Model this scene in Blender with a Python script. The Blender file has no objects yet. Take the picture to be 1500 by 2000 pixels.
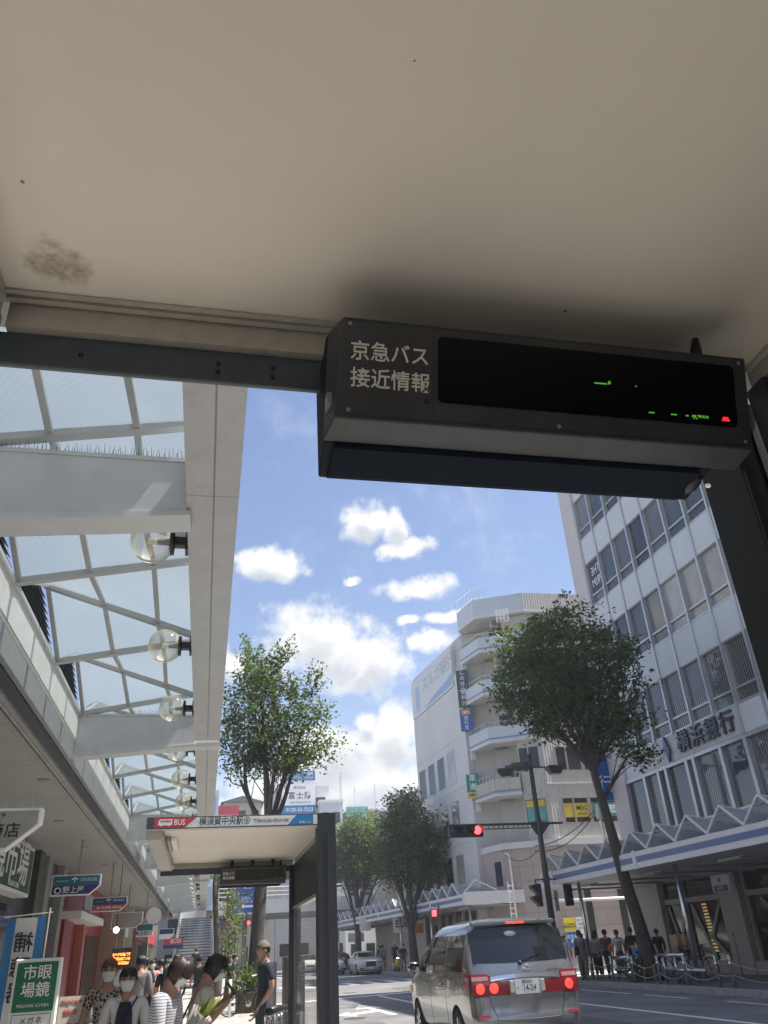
import bpy, bmesh, math, random
import numpy as np
from math import sin, cos, radians as R, pi, sqrt, atan2
from mathutils import Vector as Vec, Matrix, Quaternion

# ------------------------------------------------------------------ camera, world, sun, exposure
SC = bpy.context.scene
COL = SC.collection
cam = bpy.data.cameras.new("camera"); camo = bpy.data.objects.new("camera", cam); COL.objects.link(camo)
cam.sensor_fit = 'AUTO'; cam.sensor_width = 36.0; cam.lens = 36.0 * 1520 / 2000
cam.clip_start = 0.05; cam.clip_end = 3000
def _camrot():
    p, r, y = R(29.27), R(-3.35), R(13.11)
    f = Vec((sin(y)*cos(p), cos(y)*cos(p), sin(p))); rt = Vec((cos(y), -sin(y), 0)); up = rt.cross(f)
    r2 = rt*cos(r) + up*sin(r); u2 = -rt*sin(r) + up*cos(r)
    return Matrix((r2, u2, -f)).transposed()
camo.matrix_world = Matrix.Translation((0, 0, 1.55)) @ _camrot().to_4x4()
SC.camera = camo
SC.view_settings.view_transform = 'Standard'; SC.view_settings.look = 'None'
SC.view_settings.exposure = 1.02; SC.view_settings.gamma = 1.0
SC.render.film_transparent = False
try:
    SC.cycles.max_bounces = 7; SC.cycles.diffuse_bounces = 4; SC.cycles.glossy_bounces = 3
    SC.cycles.transmission_bounces = 6; SC.cycles.transparent_max_bounces = 12; SC.cycles.sample_clamp_indirect = 6
    SC.cycles.caustics_reflective = False; SC.cycles.caustics_refractive = False
except Exception: pass

SUN_AZ, SUN_EL = R(96), R(63)
W = bpy.data.worlds.new("World"); SC.world = W; W.use_nodes = True
def make_world():
    nt = W.node_tree; N = nt.nodes; L = nt.links; N.clear()
    def nd(t, **k):
        n = N.new(t)
        for a, b in k.items(): setattr(n, a, b)
        return n
    def val(sock, x):
        if isinstance(x, (int, float)): sock.default_value = x
        else: L.new(x, sock)
    def m(op, a, b=0.0, c=0.0, clamp=False):
        n = nd('ShaderNodeMath', operation=op, use_clamp=clamp)
        val(n.inputs[0], a); val(n.inputs[1], b)
        if len(n.inputs) > 2: val(n.inputs[2], c)
        return n.outputs[0]
    def smooth(x, lo, hi):
        n = nd('ShaderNodeMapRange', interpolation_type='SMOOTHSTEP')
        val(n.inputs[0], x); n.inputs[1].default_value = lo; n.inputs[2].default_value = hi
        return n.outputs[0]
    sky = nd('ShaderNodeTexSky', sky_type='NISHITA'); sky.sun_disc = False
    sky.sun_elevation = SUN_EL; sky.sun_rotation = SUN_AZ; sky.altitude = 20; sky.air_density = 1.0; sky.dust_density = 1.3; sky.ozone_density = 3.0
    tc = nd('ShaderNodeTexCoord'); sep = nd('ShaderNodeSeparateXYZ'); L.new(tc.outputs['Generated'], sep.inputs[0])
    x, y, z = sep.outputs
    az0 = m('ARCTAN2', x, y); el0 = m('ARCSINE', z)
    cmb = nd('ShaderNodeCombineXYZ'); L.new(az0, cmb.inputs[0]); L.new(el0, cmb.inputs[1])
    def noise(vec, sc, det=6, rough=.55):
        n = nd('ShaderNodeTexNoise'); L.new(vec, n.inputs['Vector']); n.inputs['Scale'].default_value = sc
        n.inputs['Detail'].default_value = det; n.inputs['Roughness'].default_value = rough
        return n
    nw = noise(cmb.outputs[0], 14, 5)
    sw = nd('ShaderNodeSeparateColor'); L.new(nw.outputs['Color'], sw.inputs[0])
    az = m('ADD', az0, m('MULTIPLY', m('SUBTRACT', sw.outputs[0], .5), .075))
    el = m('ADD', el0, m('MULTIPLY', m('SUBTRACT', sw.outputs[1], .5), .052))
    EL = [(0.202,0.502,0.036,0.025),(0.239,0.491,0.021,0.028),(0.251,0.457,0.037,0.012),(0.059,0.443,0.047,0.022),(0.272,0.41,0.057,0.013),
          (0.129,0.351,0.068,0.044),(0.207,0.323,0.053,0.033),(0.281,0.344,0.029,0.011),(0.183,0.316,0.05,0.03),(.16,.335,.06,.035),(0.31,0.371,0.024,0.008),
          (0.182,0.431,0.012,0.006),(0.017,0.321,0.021,0.02),(0.147,0.208,0.083,0.044),(0.225,0.229,0.049,0.039),(0.184,0.252,0.026,0.017),
          (0.19,0.165,0.119,0.037),(0.09,0.175,0.075,0.034),(0.036,0.148,0.055,0.022),(0.252,0.372,0.018,0.006),
          (-.9,.35,.3,.07),(1.2,.3,.35,.09),(2.4,.4,.4,.1),(-2.3,.5,.5,.12),(3.0,.3,.3,.08),(-1.5,.7,.25,.08)]
    def mask(de):
        out = None
        for a, e, ra, re in EL:
            u = m('MULTIPLY', m('SUBTRACT', az, a), 1/(ra*1.18)); v = m('MULTIPLY', m('SUBTRACT', el, e - de), 1/(re*1.2))
            q = m('SUBTRACT', 1.0, m('SQRT', m('ADD', m('MULTIPLY', u, u), m('MULTIPLY', v, v))))
            out = q if out is None else m('MAXIMUM', out, q)
        return out
    fb = noise(cmb.outputs[0], 26, 10, .60).outputs[0]
    fn = m('MULTIPLY', m('SUBTRACT', fb, .5), 1.75)
    k1 = mask(0.0); k2 = mask(0.018)
    dens = smooth(m('ADD', k1, fn), -.10, .58)
    hz = smooth(m('ADD', el0, m('MULTIPLY', m('SUBTRACT', fb, .5), .08)), .17, .04)
    hz = m('MULTIPLY', hz, .75)
    dens = m('MAXIMUM', dens, hz)
    dark = smooth(m('ADD', k2, m('MULTIPLY', fn, .7)), .28, 1.0)
    mixc = nd('ShaderNodeMix', data_type='RGBA'); L.new(dark, mixc.inputs[0])
    mixc.inputs[6].default_value = (5.5, 5.5, 5.45, 1); mixc.inputs[7].default_value = (3.5, 3.7, 4.05, 1)
    tint = nd('ShaderNodeMix', data_type='RGBA', blend_type='MULTIPLY'); tint.inputs[0].default_value = 1
    L.new(sky.outputs[0], tint.inputs[6]); tint.inputs[7].default_value = (1.02, .96, .97, 1)
    pale = nd('ShaderNodeMix', data_type='RGBA'); L.new(m('MULTIPLY', smooth(m('ADD', el0, m('MULTIPLY', m('SUBTRACT', sw.outputs[2], .5), .25)), .62, .02), .24), pale.inputs[0]); L.new(tint.outputs[2], pale.inputs[6]); pale.inputs[7].default_value = (3.5, 4.0, 4.75, 1)
    wisp = smooth(noise(cmb.outputs[0], 9, 9, .66).outputs[0], .50, .80); wisp = m('MULTIPLY', wisp, .26)
    dens = m('MAXIMUM', dens, wisp)
    mx = nd('ShaderNodeMix', data_type='RGBA'); L.new(dens, mx.inputs[0]); L.new(pale.outputs[2], mx.inputs[6]); L.new(mixc.outputs[2], mx.inputs[7])
    bg = nd('ShaderNodeBackground'); L.new(mx.outputs[2], bg.inputs[0]); bg.inputs[1].default_value = 0.098
    out = nd('ShaderNodeOutputWorld'); L.new(bg.outputs[0], out.inputs[0])
make_world()
sd = bpy.data.lights.new("sun", 'SUN'); sd.energy = 4.7; sd.angle = R(0.53); sd.color = (1.0, .95, .87)
so = bpy.data.objects.new("sun", sd); COL.objects.link(so)
SUNV = Vec((sin(SUN_AZ)*cos(SUN_EL), cos(SUN_AZ)*cos(SUN_EL), sin(SUN_EL)))
so.rotation_euler = SUNV.to_track_quat('Z', 'Y').to_euler(); so.location = (40, 40, 60)

# ------------------------------------------------------------------ materials
MATS = {}
def mat(name, col=(.5,.5,.5), rough=.6, metal=0., var=.08, scale=6., bump=0., bscale=40., streak=0., emit=None, es=1., alpha=None, trans=0., spec=None, coat=0., col2=None, aniso=(1,1,1)):
    if name in MATS: return MATS[name]
    mt = bpy.data.materials.new(name); mt.use_nodes = True; nt = mt.node_tree; N = nt.nodes; L = nt.links
    b = N['Principled BSDF']; b.inputs['Roughness'].default_value = rough; b.inputs['Metallic'].default_value = metal
    c4 = (*col, 1); b.inputs['Base Color'].default_value = c4; mt.diffuse_color = c4
    if spec is not None: b.inputs['Specular IOR Level'].default_value = spec
    if coat: b.inputs['Coat Weight'].default_value = coat; b.inputs['Coat Roughness'].default_value = .04
    if trans: b.inputs['Transmission Weight'].default_value = trans
    if alpha is not None: b.inputs['Alpha'].default_value = alpha
    if emit: b.inputs['Emission Color'].default_value = (*emit, 1); b.inputs['Emission Strength'].default_value = es
    if var or bump or streak:
        tc = N.new('ShaderNodeTexCoord'); mp = N.new('ShaderNodeMapping'); mp.inputs['Scale'].default_value = aniso
        L.new(tc.outputs['Object'], mp.inputs[0])
    def rgb(fac, lo, hi, src):
        mx = N.new('ShaderNodeMix'); mx.data_type = 'RGBA'
        L.new(fac, mx.inputs[0]); 
        if src is None: mx.inputs[6].default_value = (*lo, 1)
        else: L.new(src, mx.inputs[6])
        mx.inputs[7].default_value = (*hi, 1); return mx.outputs[2]
    out = None
    if var:
        n = N.new('ShaderNodeTexNoise'); n.inputs['Scale'].default_value = scale; n.inputs['Detail'].default_value = 6; n.inputs['Roughness'].default_value = .62
        L.new(mp.outputs[0], n.inputs['Vector'])
        rm = N.new('ShaderNodeMapRange'); rm.inputs[1].default_value = .3; rm.inputs[2].default_value = .7; L.new(n.outputs[0], rm.inputs[0])
        lo = [max(0, c*(1-var)) for c in col]; hi = col2 if col2 else [min(1, c*(1+var)) for c in col]
        out = rgb(rm.outputs[0], lo, hi, None)
    if streak:
        mp2 = N.new('ShaderNodeMapping'); mp2.inputs['Scale'].default_value = (3.0, 3.0, .16); L.new(tc.outputs['Object'], mp2.inputs[0])
        n2 = N.new('ShaderNodeTexNoise'); n2.inputs['Scale'].default_value = 1.6; n2.inputs['Detail'].default_value = 7; n2.inputs['Roughness'].default_value = .7; L.new(mp2.outputs[0], n2.inputs['Vector'])
        r2 = N.new('ShaderNodeMapRange'); r2.inputs[1].default_value = .52; r2.inputs[2].default_value = .78; r2.inputs[4].default_value = streak; L.new(n2.outputs[0], r2.inputs[0])
        out = rgb(r2.outputs[0], col, [c*.35 for c in col], out)
    if out is not None: L.new(out, b.inputs['Base Color'])
    if bump:
        n3 = N.new('ShaderNodeTexNoise'); n3.inputs['Scale'].default_value = bscale; n3.inputs['Detail'].default_value = 4; L.new(mp.outputs[0], n3.inputs['Vector'])
        bp = N.new('ShaderNodeBump'); bp.inputs['Strength'].default_value = bump; bp.inputs['Distance'].default_value = .02; L.new(n3.outputs[0], bp.inputs['Height']); L.new(bp.outputs[0], b.inputs['Normal'])
    MATS[name] = mt; return mt

# ------------------------------------------------------------------ objects, labels
def tag(o, label=None, cat=None, group=None, kind=None):
    if label: o['label'] = label
    if cat: o['category'] = cat
    if group: o['group'] = group
    if kind: o['kind'] = kind
    return o
def thing(name, label, cat, loc=(0,0,0), rz=0., group=None):
    o = bpy.data.objects.new(name, None); COL.objects.link(o); o.empty_display_size = .2
    o.location = loc; o.rotation_euler = (0, 0, rz)
    return tag(o, label, cat, group)
def kids(o): return [c for c in bpy.data.objects if c.parent == o]
def dup(root, loc, rz=None, label=None, group=None):
    allc = list(bpy.data.objects)
    ch = {}
    for c in allc:
        if c.parent: ch.setdefault(c.parent.name, []).append(c)
    def rec(o, par):
        c = o.copy(); COL.objects.link(c)
        if par is not None: c.parent = par; c.matrix_parent_inverse = o.matrix_parent_inverse.copy()
        for k in ch.get(o.name, []): rec(k, c)
        return c
    r = rec(root, None); r.location = loc
    if rz is not None: r.rotation_euler = (0, 0, rz)
    if label: r['label'] = label
    if group: r['group'] = group
    return r

class MB:
    def __init__(s): s.v = []; s.f = []
    def add(s, vs, fs):
        n = len(s.v); s.v += [tuple(v) for v in vs]; s.f += [tuple(i+n for i in f) for f in fs]; return s
    def box(s, x0, x1, y0, y1, z0, z1, M=None):
        vs = [Vec((x, y, z)) for z in (z0, z1) for y in (y0, y1) for x in (x0, x1)]
        if M is not None: vs = [M @ v for v in vs]
        return s.add(vs, [(0,2,3,1),(4,5,7,6),(0,1,5,4),(2,6,7,3),(0,4,6,2),(1,3,7,5)])
    def quad(s, *p): return s.add(p, [tuple(range(len(p)))])
    def bar(s, p, q, w, h=None, up=(0,0,1)):
        h = h or w; p = Vec(p); q = Vec(q); d = (q-p).normalized(); u = Vec(up)
        sd_ = d.cross(u)
        if sd_.length < 1e-4: sd_ = d.cross(Vec((0,1,0)))
        sd_.normalize(); u = sd_.cross(d)
        vs = [e + sd_*a*w/2 + u*b*h/2 for e in (p, q) for a, b in ((-1,-1),(1,-1),(1,1),(-1,1))]
        return s.add(vs, [(0,3,2,1),(4,5,6,7),(0,1,5,4),(1,2,6,5),(2,3,7,6),(3,0,4,7)])
    def tube(s, pts, r, n=8, cap=True):
        pts = [Vec(p) for p in pts]; rr = r if isinstance(r, (list, tuple)) else [r]*len(pts)
        vs = []; fs = []; prev = None
        for i, p in enumerate(pts):
            d = (pts[min(i+1, len(pts)-1)] - pts[max(i-1, 0)])
            d = d.normalized() if d.length > 1e-9 else Vec((0,0,1))
            a = (prev - d*prev.dot(d)) if prev is not None else d.orthogonal()
            if a.length < 1e-6: a = d.orthogonal()
            a.normalize(); prev = a; b = d.cross(a)
            for k in range(n):
                t = 2*pi*k/n; vs.append(p + (a*cos(t) + b*sin(t))*rr[i])
        for i in range(len(pts)-1):
            for k in range(n):
                k2 = (k+1) % n; fs.append((i*n+k, i*n+k2, (i+1)*n+k2, (i+1)*n+k))
        if cap:
            fs.append(tuple(range(n-1, -1, -1))); fs.append(tuple((len(pts)-1)*n+k for k in range(n)))
        return s.add(vs, fs)
    def lathe(s, prof, M=None, n=20):
        vs = []; fs = []
        for r, z in prof:
            for k in range(n):
                t = 2*pi*k/n; v = Vec((r*cos(t), r*sin(t), z)); vs.append(M @ v if M is not None else v)
        for i in range(len(prof)-1):
            for k in range(n):
                k2 = (k+1) % n; fs.append((i*n+k, i*n+k2, (i+1)*n+k2, (i+1)*n+k))
        fs.append(tuple(range(n-1, -1, -1))); fs.append(tuple((len(prof)-1)*n+k for k in range(n)))
        return s.add(vs, fs)
    def ball(s, c, r, n=14, m=9, M=None):
        rx, ry, rz = r if isinstance(r, (tuple, list)) else (r, r, r)
        vs = []; fs = []
        for i in range(m+1):
            ph = pi*i/m
            for k in range(n):
                t = 2*pi*k/n; v = Vec((rx*sin(ph)*cos(t), ry*sin(ph)*sin(t), rz*cos(ph)))
                if M is not None: v = M @ v
                vs.append(v + Vec(c))
        for i in range(m):
            for k in range(n):
                k2 = (k+1) % n; fs.append((i*n+k, (i+1)*n+k, (i+1)*n+k2, i*n+k2))
        return s.add(vs, fs)
    def prism(s, poly, t, M=None, z0=0.):
        n = len(poly); vs = [Vec((x, y, z)) for z in (z0, z0+t) for x, y in poly]
        if M is not None: vs = [M @ v for v in vs]
        fs = [tuple(range(n-1, -1, -1)), tuple(range(n, 2*n))] + [(i, (i+1) % n, n+(i+1) % n, n+i) for i in range(n)]
        return s.add(vs, fs)
    def mesh(s, name, m):
        me = bpy.data.meshes.new(name); me.from_pydata(s.v, [], s.f)
        if m: me.materials.append(m)
        me.update(); return me
    def build(s, name, m, parent=None, smooth=False, world=True, bevel=0., label=None, fix=True):
        me = s.mesh(name, m)
        if fix:
            bm = bmesh.new(); bm.from_mesh(me); bmesh.ops.recalc_face_normals(bm, faces=bm.faces); bm.to_mesh(me); bm.free()
        if smooth: me.polygons.foreach_set('use_smooth', [True]*len(me.polygons)); me.update()
        o = bpy.data.objects.new(name, me); COL.objects.link(o)
        if parent is not None: attach(o, parent, world)
        if bevel:
            b = o.modifiers.new('edge', 'BEVEL'); b.width = bevel; b.segments = 2; b.limit_method = 'ANGLE'; b.angle_limit = R(40)
        if label: o['label'] = label
        return o
def wmat(o):
    mm = Matrix.LocRotScale(o.location, o.rotation_euler.to_quaternion(), o.scale)
    return (wmat(o.parent) @ o.matrix_parent_inverse @ mm) if o.parent else mm
def attach(o, parent, world=True):
    o.parent = parent
    if world: o.matrix_parent_inverse = wmat(parent).inverted()
    return o
def solo(mb, name, m, label, cat, loc, group=None, smooth=False, kind=None, bevel=0.):
    l = Vec(loc); mb.v = [tuple(Vec(v)-l) for v in mb.v]
    o = mb.build(name, m, None, smooth, bevel=bevel); o.location = loc
    return tag(o, label, cat, group, kind)
def frame(o, right=(1,0,0), up=(0,0,1)):
    r = Vec(right).normalized(); u = Vec(up).normalized(); n = r.cross(u).normalized(); u = n.cross(r)
    return Matrix.Translation(o) @ Matrix((r, u, n)).transposed().to_4x4()
def text(body, name, m, parent, M, size, align='CENTER', bold=0., sx=1., ext=0.002, world=True, off=0.004, spacing=1., vert=False, mirror=False):
    """lettering laid on frame M (x right, y up, z outwards), centred on M's origin; returns one mesh object"""
    cu = bpy.data.curves.new('lettering', 'FONT'); cu.body = body; cu.size = 1.; cu.align_x = align; cu.align_y = 'CENTER'
    if any(ord(c) > 0x2e80 for c in body): bold = min(bold, .009)
    cu.offset = bold; cu.extrude = ext/size; cu.resolution_u = 2; cu.space_character = spacing
    if vert: cu.body = '\n'.join(body); cu.space_line = 1.15*spacing
    o = bpy.data.objects.new('lettering', cu); COL.objects.link(o)
    dg = bpy.context.evaluated_depsgraph_get(); dg.update()
    me = bpy.data.meshes.new_from_object(o.evaluated_get(dg)); bpy.data.objects.remove(o); bpy.data.curves.remove(cu)
    T = M @ Matrix.Translation((0, 0, off)) @ Matrix.Diagonal((size*sx*(-1 if mirror else 1), size, size, 1))
    me.transform(T); me.materials.clear(); me.materials.append(m)
    ob = bpy.data.objects.new(name, me); COL.objects.link(ob)
    if parent is not None: attach(ob, parent, world)
    return ob
def smoothcurve(pts, n=6):
    P = [Vec(p) for p in pts]; out = []
    for i in range(len(P)-1):
        p0 = P[max(i-1,0)]; p1 = P[i]; p2 = P[i+1]; p3 = P[min(i+2,len(P)-1)]
        for k in range(n):
            t = k/n; out.append(.5*((2*p1)+(p2-p0)*t+(2*p0-5*p1+4*p2-p3)*t*t+(3*p1-p0-3*p2+p3)*t**3))
    return out+[P[-1]]
# ------------------------------------------------------------------ materials in use
m_asph = mat('asphalt', (.185,.183,.18), .85, var=.34, scale=.55, bump=.7, bscale=90)
m_pave = mat('paving_concrete', (.36,.345,.32), .8, var=.13, scale=2.2, bump=.25, bscale=60)
m_kerb = mat('kerb_stone', (.34,.33,.31), .8, var=.2, scale=5, bump=.3)
m_line = mat('road_paint', (.72,.71,.68), .7, var=.12, scale=7, bump=.2)
m_cream = mat('cream_panel', (.66,.60,.51), .55, var=.05, scale=1.7, bump=.05, bscale=130)
m_white = mat('white_paint', (.74,.74,.72), .45, var=.05, scale=2.5)
m_whitedirt = mat('white_panel_weathered', (.46,.47,.485), .5, var=.07, scale=2, streak=.28)
m_beam = mat('grey_steel_paint', (.56,.58,.60), .42, var=.06, scale=3, streak=.12)
m_dark = mat('dark_slate_paint', (.055,.07,.085), .38, var=.12, scale=9)
m_dark2 = mat('charcoal_housing', (.050,.054,.061), .5, var=.2, scale=9, bump=.08, bscale=220, streak=.35)
m_black = mat('black_glass', (.004,.004,.006), .25, var=0, spec=.25)
m_blk = mat('black_plastic', (.018,.018,.02), .45, var=.15)
m_steel = mat('stainless_steel', (.62,.62,.63), .22, 1., var=.08, scale=20)
m_grey = mat('mid_grey_metal', (.28,.29,.30), .5, var=.1, scale=6)
m_lite = mat('lettering_offwhite', (.78,.75,.69), .5, var=0)
m_letw = mat('lettering_white', (.85,.85,.84), .5, var=0)
m_letk = mat('lettering_black', (.02,.02,.025), .5, var=0)
m_letn = mat('lettering_slate', (.05,.065,.09), .5, var=0)
m_red = mat('sign_red', (.55,.06,.08), .4, var=.05)
m_blue = mat('sign_blue', (.02,.12,.40), .4, var=.05)
m_cyan = mat('sign_cyan', (.03,.20,.46), .4, var=.05)
def glassmat(name, col, rough, alpha, bump=0., bs=4., spec=.5):
    return mat(name, col, rough, var=0, bump=bump, bscale=bs, alpha=alpha, spec=spec)
m_clear = glassmat('clear_glass', (.55,.60,.60), .03, .16)
def frosted():
    mt = bpy.data.materials.new('frosted_roof_glass'); mt.use_nodes = True; nt = mt.node_tree; N = nt.nodes; L = nt.links
    out = N['Material Output']; N.remove(N['Principled BSDF'])
    tr = N.new('ShaderNodeBsdfTranslucent'); tp = N.new('ShaderNodeBsdfTransparent'); gl = N.new('ShaderNodeBsdfGlossy')
    gl.inputs['Roughness'].default_value = .15; gl.inputs['Color'].default_value = (.8,.85,.85,1)
    tc = N.new('ShaderNodeTexCoord'); wv = N.new('ShaderNodeTexWave'); wv.inputs['Scale'].default_value = 9; wv.inputs['Distortion'].default_value = .6; wv.bands_direction = 'DIAGONAL'
    mp = N.new('ShaderNodeMapping'); L.new(tc.outputs['Object'], mp.inputs[0]); L.new(mp.outputs[0], wv.inputs[0])
    ns = N.new('ShaderNodeTexNoise'); ns.inputs['Scale'].default_value = .7; ns.inputs['Detail'].default_value = 5; L.new(tc.outputs['Object'], ns.inputs[0])
    cr = N.new('ShaderNodeMix'); cr.data_type = 'RGBA'; L.new(ns.outputs[0], cr.inputs[0]); cr.inputs[6].default_value = (.15,.175,.175,1); cr.inputs[7].default_value = (.235,.255,.24,1)
    cw = N.new('ShaderNodeMix'); cw.data_type = 'RGBA'; cw.blend_type = 'MULTIPLY'; mr = N.new('ShaderNodeMath'); mr.operation = 'MULTIPLY'; L.new(wv.outputs[1], mr.inputs[0]); mr.inputs[1].default_value = .22
    L.new(mr.outputs[0], cw.inputs[0]); L.new(cr.outputs[2], cw.inputs[6]); cw.inputs[7].default_value = (.62,.70,.80,1)
    L.new(cw.outputs[2], tr.inputs[0]); tp.inputs[0].default_value = (.84,.92,.93,1)
    a = N.new('ShaderNodeMixShader'); a.inputs[0].default_value = .40; L.new(tr.outputs[0], a.inputs[1]); L.new(tp.outputs[0], a.inputs[2])
    gl.inputs['Roughness'].default_value = .3; b = N.new('ShaderNodeMixShader'); b.inputs[0].default_value = .05; L.new(a.outputs[0], b.inputs[1]); L.new(gl.outputs[0], b.inputs[2]); L.new(b.outputs[0], out.inputs[0])
    return mt
m_frost = frosted()
def paver_mat():
    mt = mat('sidewalk_pavers', (.40,.385,.36), .8, var=.12, scale=1.5, bump=.0)
    nt = mt.node_tree; N = nt.nodes; L = nt.links; b = N['Principled BSDF']
    src = b.inputs['Base Color'].links[0].from_socket
    br = N.new('ShaderNodeTexBrick'); br.inputs['Scale'].default_value = 1.; br.inputs['Brick Width'].default_value = .6; br.inputs['Row Height'].default_value = .3
    br.inputs['Mortar Size'].default_value = .006; br.inputs['Color1'].default_value = (1,1,1,1); br.inputs['Color2'].default_value = (.86,.85,.83,1); br.inputs['Mortar'].default_value = (.42,.40,.38,1)
    tc = N.new('ShaderNodeTexCoord'); L.new(tc.outputs['Object'], br.inputs[0])
    mx = N.new('ShaderNodeMix'); mx.data_type = 'RGBA'; mx.blend_type = 'MULTIPLY'; mx.inputs[0].default_value = 1
    L.new(src, mx.inputs[6]); L.new(br.outputs[0], mx.inputs[7]); L.new(mx.outputs[2], b.inputs['Base Color'])
    return mt
m_pavers = paver_mat()

# ------------------------------------------------------------------ ground, road, pavements
def sheet(name, poly, z, m, kind='structure', t=None):
    mb = MB()
    if t: mb.prism(poly, t, None, z-t)
    else: mb.quad(*[(x, y, z) for x, y in poly])
    return tag(mb.build(name, m), kind=kind)
sheet('ground', [(-900,-900),(900,-900),(900,1500),(-900,1500)], -.02, mat('ground_grey', (.16,.16,.15), .9, var=.15, scale=.2))
sheet('road', [(2.35,-60),(13.75,-60),(13.75,35.5),(60,35.5),(60,45.2),(13.6,45.2),(11.2,90),(2.35,90)], 0, m_asph)
sheet('pavement', [(-4.6,-30),(2.2,-30),(2.2,78),(-4.6,78)], .05, m_pavers, t=.2)
sheet('kerb', [(2.2,-30),(2.38,-30),(2.38,78),(2.2,78)], .052, m_kerb, t=.2)
sheet('pavement', [(13.98,-30),(19.5,-30),(19.5,35.3),(13.98,35.3)], .15, mat('dark_paving', (.17,.165,.16), .8, var=.15, scale=2, bump=.3), t=.2)
sheet('kerb', [(13.78,-30),(13.98,-30),(13.98,35.5),(13.78,35.5)], .152, m_kerb, t=.2)
sheet('pavement', [(13.75,45.3),(30,45.3),(30,48),(17.5,48),(15.6,90),(11.4,90)], .15, m_pave, t=.2)
sheet('kerb', [(13.58,45.3),(13.76,45.3),(11.42,90),(11.24,90)], .152, m_kerb, t=.2)
def marks():
    mb = MB(); z = .004
    def q(*p): mb.quad(*[(x, y, z) for x, y in p])
    for y0, y1 in ((25.4,29.1),(22.2,24.6),(17.6,20.4),(13,15.8),(8.4,11.2)): q((12.58,y0),(12.72,y0),(12.72,y1),(12.58,y1))
    q((9.95,-10),(10.12,-10),(10.12,31.5),(9.95,31.5))
    q((6.66,10),(6.82,10),(6.76,34.4),(6.60,34.4))
    q((2.5,33.2),(8.4,35.1),(8.4,35.65),(2.5,33.75))
    # lane arrow: straight head, shaft and a left branch
    q((5.02,24.2),(5.22,24.2),(5.16,27.6),(4.98,27.6)); mb.quad((4.62,27.5,z),(5.5,27.5,z),(5.06,29.6,z))
    q((4.15,25.3),(5.02,25.9),(5.02,26.5),(4.15,25.8)); mb.quad((3.75,25.4,z),(4.2,24.6,z),(4.2,26.5,z))
    for k in range(9): q((3.0+k*1.15,46.4),(3.5+k*1.15,46.4),(3.5+k*1.15,50.2),(3.0+k*1.15,50.2))
    q((7.2,52.6),(11.6,51.9),(11.6,52.4),(7.2,53.1))
    for k in range(5): q((15.5+k*1.3, 37.4),(16.1+k*1.3,37.4),(16.1+k*1.3,43.2),(15.5+k*1.3,43.2))
    q((6.4,55),(6.54,55),(5.6,88),(5.46,88))
    tag(mb.build('road_markings', m_line), kind='structure')
marks()

# ------------------------------------------------------------------ bus shelters
def ceiling_mat():
    mt = mat('shelter_ceiling_cream', (.74,.69,.61), .5, var=.07, scale=.9, bump=.04, bscale=160)
    nt = mt.node_tree; N = nt.nodes; L = nt.links; b = N['Principled BSDF']; src = b.inputs['Base Color'].links[0].from_socket
    tc = N.new('ShaderNodeTexCoord')
    # a worn patch of flaking paint and scattered specks of dirt
    vm = N.new('ShaderNodeVectorMath'); vm.operation = 'DISTANCE'; vm.inputs[1].default_value = (-.305,1.03,2.598); 
    ns = N.new('ShaderNodeTexNoise'); ns.inputs['Scale'].default_value = 26; ns.inputs['Detail'].default_value = 6; L.new(tc.outputs['Object'], ns.inputs[0])
    L.new(tc.outputs['Object'], vm.inputs[0])
    ad = N.new('ShaderNodeMath'); ad.operation = 'MULTIPLY_ADD'; L.new(ns.outputs[0], ad.inputs[0]); ad.inputs[1].default_value = .13; L.new(vm.outputs['Value'], ad.inputs[2])
    mr = N.new('ShaderNodeMapRange'); mr.interpolation_type = 'SMOOTHSTEP'; mr.inputs[1].default_value = .125; mr.inputs[2].default_value = .085; mr.inputs[4].default_value = 1.1; L.new(ad.outputs[0], mr.inputs[0])
    n4 = N.new('ShaderNodeTexNoise'); n4.inputs['Scale'].default_value = 85; n4.inputs['Detail'].default_value = 3; L.new(tc.outputs['Object'], n4.inputs[0])
    mm = N.new('ShaderNodeMath'); mm.operation = 'MULTIPLY'; L.new(mr.outputs[0], mm.inputs[0]); L.new(n4.outputs[0], mm.inputs[1])
    mx = N.new('ShaderNodeMix'); mx.data_type = 'RGBA'; L.new(mm.outputs[0], mx.inputs[0]); L.new(src, mx.inputs[6]); mx.inputs[7].default_value = (.22,.17,.12,1)
    vo = N.new('ShaderNodeTexVoronoi'); vo.inputs['Scale'].default_value = 9; L.new(tc.outputs['Object'], vo.inputs[0])
    sp = N.new('ShaderNodeMath'); sp.operation = 'LESS_THAN'; L.new(vo.outputs['Distance'], sp.inputs[0]); sp.inputs[1].default_value = .030
    m2 = N.new('ShaderNodeMix'); m2.data_type = 'RGBA'; L.new(sp.outputs[0], m2.inputs[0]); L.new(mx.outputs[2], m2.inputs[6]); m2.inputs[7].default_value = (.22,.18,.14,1)
    L.new(m2.outputs[2], b.inputs['Base Color']); return mt
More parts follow.
